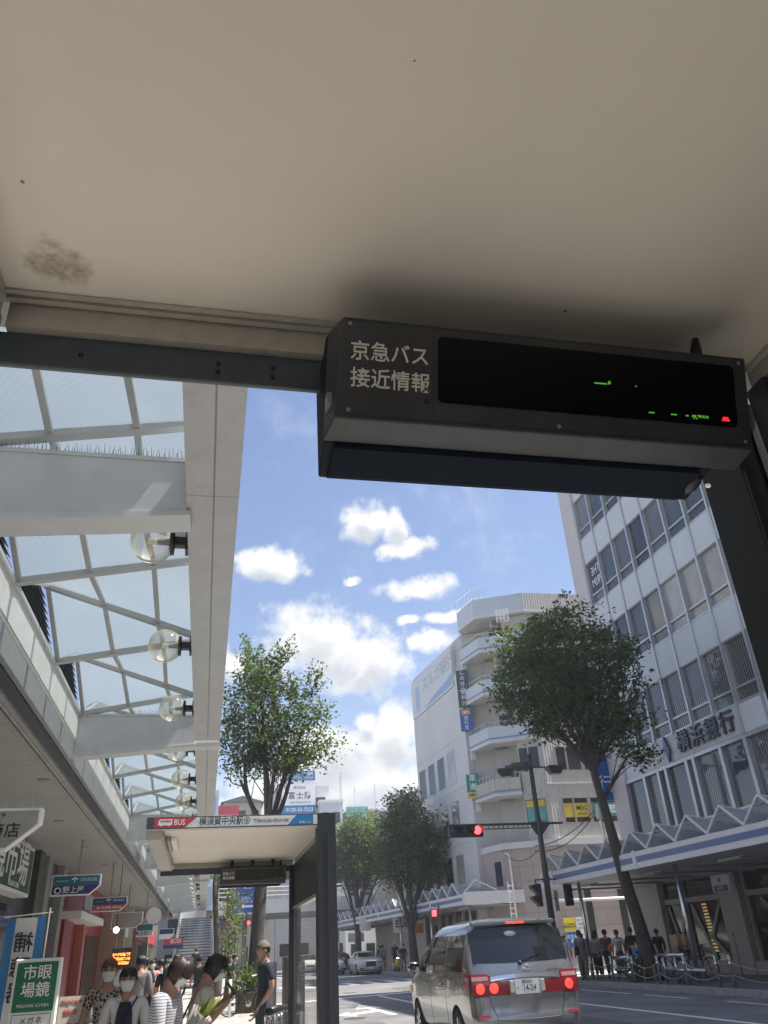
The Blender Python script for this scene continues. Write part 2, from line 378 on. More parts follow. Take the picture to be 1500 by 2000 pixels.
def shelter():
    t = thing('bus_shelter', 'nearest bus shelter, its cream ceiling directly overhead', 'bus shelter', (.35,-.35,.05), 0, 'bus shelters along the kerb')
    mb = MB(); mb.box(-.56,1.17,-1.85,1.24,2.626,2.70); mb.build('roof', m_grey, t)
    MB().box(-.415,1.085,-1.80,1.135,2.598,2.6245).build('ceiling_panel', ceiling_mat(), t)
    mb = MB(); mb.box(-.40,1.07,1.1355,1.16,2.541,2.612); mb.box(-.405,1.075,1.118,1.13,2.590,2.5975); mb.box(-.405,1.075,1.102,1.113,2.593,2.5975)
    mb.box(-.56,-.417,-1.80,1.15,2.52,2.62); mb.box(-.417,-.402,-1.80,1.13,2.588,2.5975); mb.box(-.4165,-.405,-1.8,1.13,2.535,2.552)
    mb.box(1.087,1.10,-1.80,1.13,2.555,2.62); mb.box(1.072,1.085,-1.8,1.117,2.588,2.5975)
    mb.build('ceiling_frame', mat('cream_frame', (.46,.43,.38), .5, var=.1, scale=30, bump=.06, bscale=240), t)
    b = MB().box(-.56,1.03,1.15,1.163,2.467,2.5395).build('end_beam', mat('end_beam_paint', (.055,.072,.095), .40, var=.16, scale=11, bump=.03, bscale=90), t, bevel=.004)
    for x, z in ((-.03,2.508),(-.03,2.488),(.07,2.508),(.07,2.488),(-.27,2.50)):
        mb = MB(); mb.lathe([(.0045,0),(.0045,.003),(.003,.005)], frame((x,1.1495,z),(1,0,0),(0,0,1)), 10); mb.build('bolt', m_blk, b)
    for y in (-1.80, 1.215):
        mb = MB(); mb.box(1.003 if y < 0 else 1.035,1.172,y-(.085 if y < 0 else .04),y+(-.052 if y < 0 else .085),.04,2.71 if y < 0 else 2.55); (mb.box(1.003,1.172,y-.0515,y+.13,.04,2.595) if y < 0 else None); mb.box(1.085,1.105,y-(.09 if y < 0 else .045),y-(.0855 if y < 0 else .0405),.04,2.54)
        mb.build('post', mat('post_paint', (.020,.025,.032), .55, var=.14, scale=8), t, bevel=.006)
    MB().box(1.08,1.088,-1.66,1.09,.45,2.05).build('glass_panel', m_clear, t)
    mb = MB()
    for k in range(50):
        y = -1.63+k*.0555; mb.box(1.082 if k % 2 else 1.094,1.104 if k % 2 else 1.116,y,y+.0555,2.06,2.553)
    mb.build('ribbed_panel', m_dark, t)
    MB().box(1.06,1.12,-1.67,1.10,2.03,2.06).build('rail', m_steel, t); MB().box(1.06,1.12,-1.67,1.1,.40,.45).build('rail', m_steel, t)
    # name board on the front edge
    bd = MB().box(-.56,1.0,-1.875,-1.8505,2.598,2.705).build('name_board', m_letw, t)
    F = frame((-.52,-1.876,2.60), (1,0,0), (0,0,1))
    MB().prism([(.03,.012),(.30,.012),(.40,.095),(.03,.095)], .001, F, .0005).build('red_field', m_red, bd)
    MB().prism([(1.24,.012),(1.48,.012),(1.48,.095),(1.32,.095)], .001, F, .0005).build('blue_field', m_cyan, bd)
    mb = MB(); mb.box(0-.04,1.52,.0,.011,.0004,.0016,F); mb.box(-.04,1.52,.096,.104,.0004,.0016,F); mb.box(-.04,.029,.011,.096,.0004,.0016,F); mb.build('edge_strip', m_dark, bd)
    icon = MB(); icon.prism([(.062,.034),(.185,.034),(.185,.084),(.075,.084),(.062,.06)], .001, F, .0017); icon.lathe([(.009,.0017),(.009,.0027)], F @ Matrix.Translation((.09,.034,0)), 12); icon.lathe([(.009,.0017),(.009,.0027)], F @ Matrix.Translation((.155,.034,0)), 12)
    icon.build('bus_pictogram', m_letw, bd)
    mb = MB()
    for k in range(5): mb.box(.082+k*.019,.097+k*.019,.060,.076,.0028,.0034,F)
    mb.build('pictogram_windows', m_red, bd)
    text('BUS', 'lettering', m_letw, bd, F @ Matrix.Translation((.25,.055,0)), .07, bold=.012, ext=.0006, off=.0022, sx=.82)
    text('横須賀中央駅⑥', 'lettering', m_letn, bd, F @ Matrix.Translation((.66,.055,0)), .078, bold=.012, ext=.0006, off=.001, sx=.86)
    text('Yokosuka-chuo-sta.', 'lettering', m_letn, bd, F @ Matrix.Translation((1.09,.053,0)), .058, bold=.006, ext=.0006, off=.001, sx=.72)
    text('京急バス', 'lettering', m_letw, bd, F @ Matrix.Translation((1.40,.03,0)), .022, ext=.0006, off=.002, sx=1.3)
    lb = MB(); lb.box(-.36,-.30,-1.35,-.65,2.555,2.597); lb.build('tube_light', m_letw, t, bevel=.01)
    mb = MB(); mb.box(-.39,-.362,-1.45,-.55,2.55,2.597); mb.build('light_bracket', m_grey, t)
    return t
def led_sign(label, lit):
    t = thing('bus_arrival_display', label, 'display board', (.55,1.12,2.4), 0, 'arrival displays hung at the shelter ends')
    FP = [(.985,2.5),(1.04,2.325),(1.10,2.317),(1.065,2.53)]
    def px(mb, prof, xa, xb, da=0.):
        n = len(prof); vs = [(xa+da*(y-.985), y, z) for y, z in prof] + [(xb, y, z) for y, z in prof]
        mb.add(vs, [tuple(range(n)), tuple(range(2*n-1, n-1, -1))] + [(i, n+i, n+(i+1) % n, (i+1) % n) for i in range(n)]); return mb
    h = px(MB(), FP, .178, .955, -.2).build('housing', m_dark2, t, bevel=.003)
    px(MB(), [(1.066,2.529),(1.101,2.318),(1.20,2.305),(1.215,2.505)], .160, .905).build('rear_case', mat('rear_case_paint', (.018,.024,.036), .7, var=.15, spec=.15), t, bevel=.004)
    px(MB(), [(1.1015,2.316),(1.105,2.308),(1.18,2.298),(1.198,2.304)], .175, .88).build('under_tray', mat('under_tray_paint', (.012,.018,.030), .8, var=.2, spec=.1), t)
    # the sloping front as a frame: x right, y up
    o = Vec((.178,.985,2.5)); dn = Vec((0,.055,-.175)); F = frame(o, (1,0,0), -dn)
    # local y is 0 at the top edge, -0.1834 at the bottom edge
    W0, W1, H0, H1 = .168, .748, -.020, -.142
    mb = MB(); mb.prism([(W0+.006,H1),(W1-.006,H1),(W1,H1+.006),(W1,H0-.006),(W1-.006,H0),(W0+.006,H0),(W0,H0-.006),(W0,H1+.006)], .0015, F, .0002)
    scr = mb.build('screen', m_black, t)
    text('京急バス', 'lettering', m_lite, t, F @ Matrix.Translation((.083,-.063,0)), .0378, bold=.026, ext=.0004, off=.0009, sx=.93)
    text('接近情報', 'lettering', m_lite, t, F @ Matrix.Translation((.084,-.112,0)), .0378, bold=.026, ext=.0004, off=.0009, sx=.93)
    MB().lathe([(.0055,0),(.0055,.002),(.003,.0025)], F @ Matrix.Translation((.148,-.142,0)), 14).build('lock', m_blk, t)
    mb = MB(); mb.prism([(.003,-.004),(.772,-.004),(.772,-.0052),(.003,-.0052)], .0006, F, .0002); mb.prism([(.003,-.176),(.772,-.176),(.772,-.1772),(.003,-.1772)], .0006, F, .0002); mb.prism([(.160,-.006),(.161,-.006),(.161,-.175),(.160,-.175)], .0006, F, .0002); mb.build('seam', m_blk, h)
    for sx_, sy_ in ((.012,-.012),(.762,-.012),(.012,-.168),(.762,-.168),(.39,-.168)): MB().lathe([(.0035,0),(.0035,.0012),(.002,.0016)], F @ Matrix.Translation((sx_,sy_,0)), 10).build('screw', m_grey, h)
    rnd = random.Random(4); g = MB(); r = MB()
    def dot(mb, x, y): mb.box(x-.0011,x+.0011,y-.0011,y+.0011,.0018,.0023,F)
    for k in range(9): dot(g, .462+k*.0028, -.080)
    for k in range(2): dot(g, .489, -.079+k*.0034); dot(g, .489+.0028, -.0785+k*.0034)
    dot(g, .543, -.079)
    for x0, n in ((.567,4),(.612,4),(.642,2)):
        for k in range(n): dot(g, x0+k*.003, -.1275)
    for k in range(12):
        dot(g, .655+k*.0028, -.1285+rnd.choice((0,0,.003,-.003)))
        if rnd.random() < .5: dot(g, .655+k*.0028, -.1265)
    for j, n in enumerate((6,5,4)):
        for k in range(n): dot(r, .716+j*.0014+k*.0029, -.1305+j*.0029)
    if lit:
        g.build('green_dots', mat('led_green', (.05,.3,.02), emit=(.25,1.,.08), es=.2, var=0), scr); r.build('red_dots', mat('led_red', (.4,.02,.02), emit=(1.,.03,.04), es=.6, var=0), scr)
    for x in (.30,.55,.80):
        MB().box(x-.02,x+.02,1.09,1.13,2.50,2.597).build('hanger', m_blk, t)
    MB().tube([(.885,1.03,2.517),(.892,1.03,2.55),(.898,1.03,2.578)], [.013,.011,.007], 10).build('aerial', m_blk, t, smooth=True)
    MB().box(.157,.1775,1.05,1.075,2.36,2.385).build('side_latch', m_grey, t)
    MB().ball((.885,1.15,2.318), (.02,.035,.02)).build('camera_dome', m_blk, t, smooth=True)
    MB().box(.899,.907,1.12,1.126,2.291,2.297).build('status_lamp', mat('warm_lamp', (.8,.7,.5), emit=(1,.85,.65), es=.15, var=0), t)
    return t
sh1 = shelter()
ld1 = led_sign('large dark sign hanging close overhead, white lettering and a few lit dots', True)
sh2 = dup(sh1, (.35,-.35+9.7,.05), label='further bus shelter with the red, white and blue name board')
ld2 = dup(ld1, (.55,1.12+9.55,2.4), label='small dark sign hanging under the far end of the further shelter')

# unseen panels added behind the viewer to darken the near shelter's ceiling
t = thing('ceiling_shade_panel', 'added unseen panel blocking light from the road side of the nearest shelter, behind the viewer', 'light blocker', (1.1,-.9,.05)); MB().box(1.06,1.16,-1.64,.35,.12,2.05).build('case', m_dark2, t); MB().box(1.05,1.0595,-1.56,.27,.2,1.97).build('poster', mat('shade_panel_navy', (.05,.07,.12), .4, var=.5, scale=3), t)
t = thing('ceiling_shade_board', 'added unseen board blocking light at the rear end of the nearest shelter, behind the viewer', 'notice board', (.3,-2.0,.05)); MB().box(-.4,.98,-2.06,-2.0,.4,2.5).build('board', m_dark2, t); MB().box(-.3,.88,-1.999,-1.99,.7,2.3).build('sheet', mat('shade_board_grey', (.25,.25,.24), .6, var=.5, scale=20), t)

# mended patches and covers in the carriageway
for i, (x0, x1, y0, y1) in enumerate(((2.9,4.4,19.2,22.6),(7.6,8.5,17.0,30.0),(8.2,11.6,36.5,40.2),(3.0,6.2,41.5,44.0))):
    sheet('road_patch', [(x0,y0),(x1,y0+.1),(x1-.05,y1),(x0+.08,y1-.12)], .0025, mat('patched_asphalt', (.125,.124,.124), .9, var=.3, scale=1.2, bump=.6, bscale=80))
for x, y in ((4.0,24.0),(8.9,27.5),(6.2,38.2)):
    t = thing('manhole_cover', 'round iron cover in the road '+{4.0:'beside the white arrow',8.9:'right of the silver minivan',6.2:'beyond the stop line'}[x], 'manhole cover', (x,y,.003)); MB().lathe([(.31,.0035),(.31,.008)], Matrix.Translation((x,y,0)), 24).build('lid', mat('cast_iron', (.10,.095,.09), .6, .5, var=.3, scale=30, bump=1., bscale=60), t)
# ------------------------------------------------------------------ covered walkway on the near pavement
m_soff = mat('soffit_slats', (.40,.40,.385), .5, var=.06, scale=1.2, streak=0)
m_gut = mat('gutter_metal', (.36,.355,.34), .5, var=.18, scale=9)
VL, VR, RL, RR = 5.43, 5.80, 6.02, 5.36       # fold heights: valley and ridge, at the wall side and at the street side
XL, XR = -2.31, -.345
BEAMS = [-5.25, 5.95, 14.35, 25.55, 33.95, 42.35, 50.75, 59.15, 67.55]
def arcade():
    t = thing('arcade_canopy', 'long white covered walkway roof with folded glass and globe lamps along its edge', 'canopy', (-2.5,30,.05))
    y0, y1 = -6, 69.5
    # street-side fascia: box beam with a groove, in lengths
    for a, b in ((-6,5.72),(5.72,14.22),(14.56,25.4),(25.7,33.8),(34.1,50.6),(50.9,69.5)):
        mb = MB(); mb.box(-.335,-.118,a+.004,b-.004,4.90,5.42); mb.box(-.104,.095,a+.004,b-.004,4.905,5.50); mb.box(-.118,-.104,a,b,4.93,5.4)
        mb.build('street_fascia', m_whitedirt, t)
    for yb in BEAMS[1:]:
        mb = MB()
        def sec(y, off): return [Vec((XL-.19+off, y, 4.70)), Vec((-.336, y, 4.88)), Vec((-.336, y, 5.36)), Vec((XL-.02, y, 5.36))]
        A = sec(yb, 0); B = sec(yb+.26, 0); mb.add(A+B, [(0,1,2,3),(7,6,5,4),(0,4,5,1),(1,5,6,2),(2,6,7,3),(3,7,4,0)])
        mb.box(-2.31,-.34,yb-.012,yb+.27,5.362,5.40)
        P = [Vec((XL-.21,yb-.02,4.64)),Vec((-.30,yb-.02,4.83)),Vec((-.30,yb-.02,4.878)),Vec((XL-.21,yb-.02,4.698))]; Q = [p+Vec((0,.31,0)) for p in P]
        mb.add(P+Q, [(0,1,2,3),(7,6,5,4),(0,4,5,1),(1,5,6,2),(2,6,7,3),(3,7,4,0)])
        if yb > 6: mb.box(-.30,.12,yb-.02,yb+.29,4.83,4.895)
        bm_ = mb.build('cross_beam', m_beam, t)
        if yb < 40:
            sp = MB(); rnd = random.Random(int(yb*10))
            x = XL+.02
            while x < -.37:
                sp.tube([(x,yb+.02,5.40),(x+rnd.uniform(-.02,.02),yb-.01,5.40+rnd.uniform(.07,.105))], [.0035,.0012], 3, False)
                sp.tube([(x+.012,yb+.05,5.40),(x+.012+rnd.uniform(-.02,.02),yb+.06,5.40+rnd.uniform(.07,.105))], [.0035,.0012], 3, False); x += .036
            tag(sp.build('bird_spikes', m_blk, bm_), kind='stuff')
    # inner wall panel, sloping underside and gutter
    k = 0; y = -6.
    while y < y1:
        mb = MB(); e = y+1.195
        mb.quad((-2.33,y,4.96),(-2.33,e,4.96),(-2.33,e,5.37),(-2.33,y,5.37)); mb.quad((-2.335,y,4.955),(-2.335,e,4.955),(-2.56,e,4.57),(-2.56,y,4.57))
        mb.build('wall_panel', m_white, t); y += 1.2
    MB().box(-2.42,-2.355,y0,y1,4.6,5.5).build('wall_backing', m_grey, t)
    mb = MB(); mb.box(-2.37,-2.29,y0,y1,5.375,5.42); mb.build('wall_coping', m_beam, t)
    mb = MB(); mb.box(-2.70,-2.575,y0,y1,4.50,4.57); mb.tube([(-2.66,y0,4.485),(-2.66,y1,4.485)], .018, 8); mb.box(-2.80,-2.71,y0,y1,4.47,4.53); mb.build('gutter', m_gut, t)
    # slatted ceiling towards the shops
    mb = MB(); y = 6.
    while y < y1:
        mb.box(-4.84,-2.81,y,y+.188,4.50,4.53); y += .2
    tag(mb.build('ceiling_slats', m_soff, t), kind='stuff')
    MB().box(-4.84,-2.43,y0,y1,4.545,4.6).build('ceiling_backing', m_dark, t)
    MB().box(-4.9,-2.43,y0,y1,5.3,5.37).build('flat_roof', m_grey, t)
    for y in (15.4, 20.2, 25., 30.):
        MB().lathe([(.11,0),(.11,.012),(.08,.014)], Matrix.Translation((-2.95 if y<16 else -3.4,y,4.485)), 18).build('downlight', m_grey, t)
    # folded glass
    y = -5.25+2.8*2
    def pane(ya, za, zra, yb, zb, zrb):
        # one fold face split in three bays, thin sheets
        P = lambda s, e: (Vec((XL+(XR-XL)*s, ya, za+(zra-za)*s)) if e == 0 else Vec((XL+(XR-XL)*s, yb, zb+(zrb-zb)*s)))
        mb = MB(); n, k_ = 12, 5
        vs = [P(i/n, 0).lerp(P(i/n, 1), j/k_) for j in range(k_+1) for i in range(n+1)]
        mb.add(vs, [(j*(n+1)+i,j*(n+1)+i+1,(j+1)*(n+1)+i+1,(j+1)*(n+1)+i) for j in range(k_) for i in range(n)]); g = mb.build('glass_pane', m_frost, t, smooth=True, fix=False)
        fr = MB()
        fr.bar(P(0,0)+Vec((0,0,-.03)), P(1,0)+Vec((0,0,-.03)), .10, .07)
        for s in (.02,.40,.76): fr.bar(P(s,0)+Vec((0,0,-.022)), P(s,1)+Vec((0,0,-.022)), .06, .04)
        fr.build('glazing_bar', mat('glazing_bar_grey', (.38,.40,.41), .45, var=.06), g)
    while y < y1-3:
        pane(y, VL, VR, y+1.4, RL, RR); pane(y+1.4, RL, RR, y+2.8, VL, VR)
        v = MB(); nb = 9
        v.quad((-2.36,y+.05,5.42),(-2.36,y+2.75,5.42),(-2.36,y+1.4,6.0))
        for i in range(nb):
            z = 5.44+.058*i; h = (6.0-z)/(6.0-5.43)*1.35
            if h > .06: v.bar((-2.34,y+1.4-h,z),(-2.34,y+1.4+h,z), .045, .008, (1,0,1))
        v.build('vent_louvre', m_dark, t); y += 2.8
    mb = MB(); mb.box(-4.8,.1,y1,y1+.08,4.4,5.5); mb.build('end_board', m_white, t)
    return t
arc = arcade()
# columns carry the walkway at the shop line
def globe(y, first=None):
    lab = GL.get(round(y,2), 'clear globe lamp on the walkway fascia, far along the row')
    if first is not None: return dup(first, (-.34,y,4.98), label=lab)
    t = thing('globe_lamp', lab, 'globe lamp', (-.34,y,4.98), 0, 'globe lamps along the walkway fascia')
    gm = bpy.data.materials.new('clear_globe_acrylic'); gm.use_nodes = True; nt = gm.node_tree; N = nt.nodes; L = nt.links; N.remove(N['Principled BSDF'])
    tp = N.new('ShaderNodeBsdfTransparent'); tp.inputs[0].default_value = (.93,.92,.88,1); gl = N.new('ShaderNodeBsdfGlossy'); gl.inputs['Roughness'].default_value = .06
    df = N.new('ShaderNodeBsdfTranslucent'); df.inputs[0].default_value = (.75,.73,.66,1); lw = N.new('ShaderNodeLayerWeight'); lw.inputs[0].default_value = .42
    a = N.new('ShaderNodeMixShader'); L.new(lw.outputs['Facing'], a.inputs[0]); L.new(tp.outputs[0], a.inputs[1]); L.new(df.outputs[0], a.inputs[2])
    b = N.new('ShaderNodeMixShader'); b.inputs[0].default_value = .07; L.new(a.outputs[0], b.inputs[1]); L.new(gl.outputs[0], b.inputs[2]); L.new(b.outputs[0], N['Material Output'].inputs[0])
    MB().ball((-.66,y,4.98), .205, 28, 18).build('globe', gm, t, smooth=True)
    Mx = Matrix.Translation((-.34,y,4.98)) @ Matrix.Rotation(-pi/2, 4, 'Y')
    mb = MB(); mb.lathe([(.115,.125),(.125,.13),(.125,.155),(.10,.165)], Mx, 20); mb.build('collar', m_blk, t, smooth=False)
    MB().box(-.466,-.345,y-.045,y+.045,4.935,5.025).build('arm', m_blk, t, bevel=.01)
    MB().box(-.362,-.336,y-.075,y+.075,4.88,5.09).build('wall_plate', m_blk, t)
    l = MB(); l.tube([(-.50,y,4.98),(-.62,y,4.98)], [.035,.03], 10); l.build('lamp_holder', m_grey, t)
    MB().tube([(-.62,y,4.98),(-.70,y,4.98)], [.03,.028], 10).build('bulb', mat('unlit_bulb', (.9,.86,.74), .3, var=0), t)
    return t
GL = {6.75: 'largest clear globe lamp, just under the first cross beam of the walkway', 9.6: 'second clear globe lamp along the walkway fascia, below the largest one', 12.45: 'third clear globe lamp, overlapping the top of the second cross beam',
      15.25: 'clear globe lamp half hidden behind the second cross beam', 18.05: 'upper of two clear globe lamps between the second and third cross beams', 20.85: 'lower of two clear globe lamps between the second and third cross beams',
      23.65: 'clear globe lamp cut off by the top of the red, white and blue name board'}
g0 = globe(6.75)
for k in range(1, 21): globe(round(6.75+2.85*k if k < 3 else 12.45+2.8*(k-2), 2), g0)

# ------------------------------------------------------------------ shops along the walkway
m_shopdark = mat('shop_wall_dark', (.07,.085,.08), .5, var=.2, scale=3, streak=.3)
m_shopgrey = mat('shop_wall_grey', (.30,.30,.29), .6, var=.15, scale=3, streak=.3)
m_redwall = mat('dark_red_wall', (.30,.018,.028), .38, var=.18, scale=2.5)
m_shopglass = mat('shop_window', (.03,.035,.035), .06, var=0, bump=.02, bscale=2)
m_tile = mat('upper_wall_tile', (.55,.53,.48), .6, var=.08, scale=3, streak=.3)
m_sgrn = mat('sign_green', (.005,.16,.075), .4, var=.05)
m_dgrn = mat('sign_dark_green', (.01,.06,.045), .4, var=.06)
def shops():
    t = thing('shop_building', 'dark optician shopfront with columns under the walkway', 'shop', (-5.,20,.05))
    MB().box(-7,-4.86,-8,30.6,.03,5.2).build('wall', m_shopdark, t)
    for y in (25.8, 27.2, 30.2): MB().box(-4.859,-4.62,y-.35,y+.35,.03,4.5).build('column', m_shopgrey if y > 27 else m_shopdark, t)
    for y in (6,10,14,18,22): MB().box(-4.858,-4.83,y-1.7,y+1.7,.5,3.0).build('window', m_shopglass, t)
    t = thing('shop_building', 'upper storeys of the tiled building above the walkway', 'building', (-9,20,5.2))
    MB().box(-14,-5.2,-12,72,5.4,9.6).build('wall', m_tile, t)
    for y in range(-8, 70, 4):
        for z in (6.8,): MB().box(-5.199,-5.16,y,y+2.4,z,z+1.7).build('window', m_shopglass, t)
    t = thing('shop_building', 'dark red restaurant front with a white awning bar', 'restaurant', (-5,37,.05))
    MB().box(-7,-4.86,30.62,44.5,.03,5.2).build('wall', m_redwall, t)
    MB().box(-4.858,-4.1,31.2,38.2,2.98,3.22).build('awning', m_letw, t)
    MB().box(-4.858,-4.55,35.9,36.5,.03,2.95).build('pink_pilaster', mat('pink_strip', (.45,.15,.13), .5), t)
    MB().box(-4.858,-4.6,31.2,33.2,.03,2.95).build('side_panel', m_redwall, t)
    MB().box(-4.858,-4.83,39.2,43.6,.3,2.7).build('window', m_shopglass, t)
    mb = MB()
    for k in range(22): mb.tube([(-4.3,33.2+.1*k,3.9),(-4.3,33.2+.1*k,3.25+.2*abs(sin(k*1.3)))], .03, 5)
    mb.build('vinyl_curtain', mat('grey_vinyl', (.4,.4,.44), .3, var=.1), t)
    cols = [((.42,.30,.24),44.6,49,'beige tiled shopfront beyond the red restaurant'),((.50,.47,.42),49.1,54,'pale shopfront with ribbed shutters past the second hanging sign'),((.40,.22,.17),54.1,58.5,'reddish brown shopfront by the foot of the stairs'),((.33,.33,.32),58.6,70,'grey shopfront at the far end of the walkway'),((.42,.40,.36),70.2,83,'pale shopfront beyond the end of the walkway')]
    for c, a, b, lab in cols:
        t = thing('shop_building', lab, 'shop', (-5,(a+b)/2,.05))
        mm = mat('shop_wall_%d' % int(a), c, .6, var=.15, scale=4, streak=.25)
        MB().box(-7,-4.5,a,b,.03,5.2).build('wall', mm, t)
        MB().box(-4.498,-4.46,a+.6,b-.6,.3,2.7).build('window', m_shopglass, t)
        MB().box(-4.498,-4.3,a+.3,b-.3,2.9,3.6).build('sign_band', [m_cyan,m_letw,m_red,m_blue][int(a) % 4], t)
        for y in (a+.15, b-.15): MB().box(-4.498,-4.1,y-.14,y+.14,.03,4.49).build('pilaster', mm, t)
shops()
def fascia_sign():
    t = thing('fascia_sign', 'dark green optician board with white characters, mounted on the shop wall under the ceiling', 'shop sign', (-4.5,20,3.2))
    MB().box(-4.84,-4.46,15.2,23.6,3.16,4.30).build('case', m_letw, t)
    F = frame((-4.46,15.2,3.16), (0,1,0), (0,0,1))
    MB().prism([(.1,.08),(8.3,.08),(8.3,1.06),(.1,1.06)], .01, F, .001).build('face', m_dgrn, t)
    text('眼鏡市場', 'lettering', m_letw, t, F @ Matrix.Translation((5.2,.62,.012)), 1.05, bold=.015, sx=1.25)
    text('MEGANE ICHIBA', 'lettering', m_letw, t, F @ Matrix.Translation((6.4,.17,.012)), .17, sx=1.)
fascia_sign()
def hang_sign(name, label, cat, x0, y, z0, w, h, cut, top, bot, l1, l2, split=.48, poles=(.5,), icon=True, group='cut-corner shop signs hung from the ceiling', dark2=None, th=.10, k=1.5):
    x0, y, z0, w, h, cut, th = x0*k, y*k, 1.55+(z0-1.55)*k, w*k, h*k, cut*k, th*k
    t = thing(name, label, cat, (x0+w/2, y, z0), 0, group)
    F = frame((x0, y, z0), (1,0,0), (0,0,1))
    P = [(0,0),(w-cut*1.05,0),(w,cut*.85),(w,h),(0,h)]
    MB().prism(P, th, F, -th).build('case', m_letw, t)
    b = .028
    s = h*split; xr = lambda z: w-b if z >= cut*.85 else (w-cut*1.05 + z/(cut*.85)*cut*1.05 - b*.7)
    inner = [(b,b),(xr(b),b)] + ([(xr(s),s)] if s < cut*.85 else [(w-b,cut*.85),(w-b,s)]) + [(b,s)]
    MB().prism(inner, .004, F, .0005).build('lower_face', bot, t)
    up = [(b,s),(xr(s),s)] + ([(w-b,cut*.85)] if s < cut*.85 else []) + [(w-b,h-b),(b,h-b)]
    MB().prism(up, .004, F, .0006).build('upper_face', top, t)
    if l1: text(l1, 'lettering', dark2 or m_letw, t, F @ Matrix.Translation((w*.76,(s+h)/2,.005)), h*.19, sx=.9)
    if icon:
        mb = MB(); cx, cy = w*.47, (s+h)/2+.01
        for dx, dy, r in ((-.05,.01,.035),(.0,.03,.04),(.05,.015,.032)): mb.ball((0,0,0), (r,r*.55,.003), 10, 6, F @ Matrix.Translation((cx+dx,cy+dy,.006)))
        mb.box(cx-.008,cx+.008,cy-.07,cy,.005,.008,F); mb.build('pine_emblem', m_letw, t)
        text('WAKAMATSU', 'lettering', m_letw, t, F @ Matrix.Translation((w*.22,(s+h)/2-.02,.005)), h*.10, sx=1.)
    if l2: text(l2, 'lettering', dark2 or m_letw, t, F @ Matrix.Translation((w*.46,s*.52,.005)), h*.36, bold=.01, sx=1.)
    for p in poles: MB().box(x0+w*p-.025,x0+w*p+.025,y+th*.4,y+th*.4+.05,z0+h,4.499).build('hanger', m_gut, t)
    return t, F
m_navy = mat('sign_violet_navy', (.05,.035,.19), .4, var=.06); m_tealb = mat('sign_teal', (.02,.17,.26), .4, var=.06); m_dblue = mat('sign_deep_blue', (.02,.06,.22), .4, var=.06)
t, F = hang_sign('hanging_sign', 'violet and teal hanging sign with three white characters', 'shop sign', -2.60,15.6,2.62,.80,.325,.17,m_tealb,m_navy,'若松商店街','野上屋',poles=(.52,))
mb = MB(); 
for r in (.055,.035): mb.lathe([(r-.006,.005),(r,.005),(r,.007),(r-.006,.007)], F @ Matrix.Scale(1.5,4) @ Matrix.Translation((.115,.08,0)), 20)
mb.build('crest', m_letw, t)
t, F = hang_sign('hanging_sign', 'red and dark blue hanging sign with white latin capitals', 'shop sign', -2.55,20.9,2.62,.78,.30,.16,m_dblue,m_red,'若松商店街','',poles=(.5,),k=1.4); F = F @ Matrix.Scale(1.4,4)
text('BURGER KING', 'lettering', m_letw, t, F @ Matrix.Translation((.40,.08,.005)), .085, bold=.02, sx=1.)
MB().lathe([(.035,.005),(.035,.007),(.026,.007),(.026,.005)], F @ Matrix.Translation((.09,.08,0)), 20).build('round_emblem', m_letw, t)
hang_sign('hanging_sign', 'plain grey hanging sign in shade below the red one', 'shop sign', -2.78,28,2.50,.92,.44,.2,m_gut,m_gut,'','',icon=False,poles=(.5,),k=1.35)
hang_sign('hanging_sign', 'small teal and white hanging sign held by a curved white bracket', 'shop sign', -2.36,32.7,2.36,.58,.42,.16,m_tealb,m_letw,'','商店街口',icon=False,dark2=m_letk,poles=(.5,),k=1.3)
hang_sign('hanging_sign', 'tiny blue and white tilted hanging sign farthest along the walkway', 'shop sign', -2.1,44,2.5,.7,.45,.2,m_dblue,m_letw,'','',icon=False,poles=(.5,),k=1.2)
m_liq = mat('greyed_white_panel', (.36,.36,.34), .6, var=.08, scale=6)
# white liquor-shop sign at the frame's edge
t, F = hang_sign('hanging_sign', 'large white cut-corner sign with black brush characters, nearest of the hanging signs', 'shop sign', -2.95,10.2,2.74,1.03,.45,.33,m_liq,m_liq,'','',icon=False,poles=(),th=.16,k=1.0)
text('商店', 'lettering', m_letk, t, F @ Matrix.Translation((.66,.20,.006)), .17, bold=.03)
text('や', 'lettering', m_letk, t, F @ Matrix.Translation((.62,.37,.006)), .06, bold=.03)
mb = MB()
for k in range(26): mb.bar((-2.95+k*.04,10.15,3.2),(-2.95+k*.04,10.15,3.32),.008,.008)
mb.bar((-2.95,10.15,3.32),(-1.93,10.15,3.32),.01,.01); mb.build('bird_mesh', m_gut, t)
# ring sign
t = thing('ring_sign', 'round white disc sign hung under the far walkway ceiling', 'shop sign', (-2.4,40,3.2)); MB().lathe([(.2,0),(.33,0),(.33,.05),(.2,.05)], frame((-2.2,40,3.35),(1,0,0),(0,0,1)), 24).build('disc', m_white, t); MB().box(-2.22,-2.18,40,40.04,3.66,4.5).build('hanger', m_gut, t)
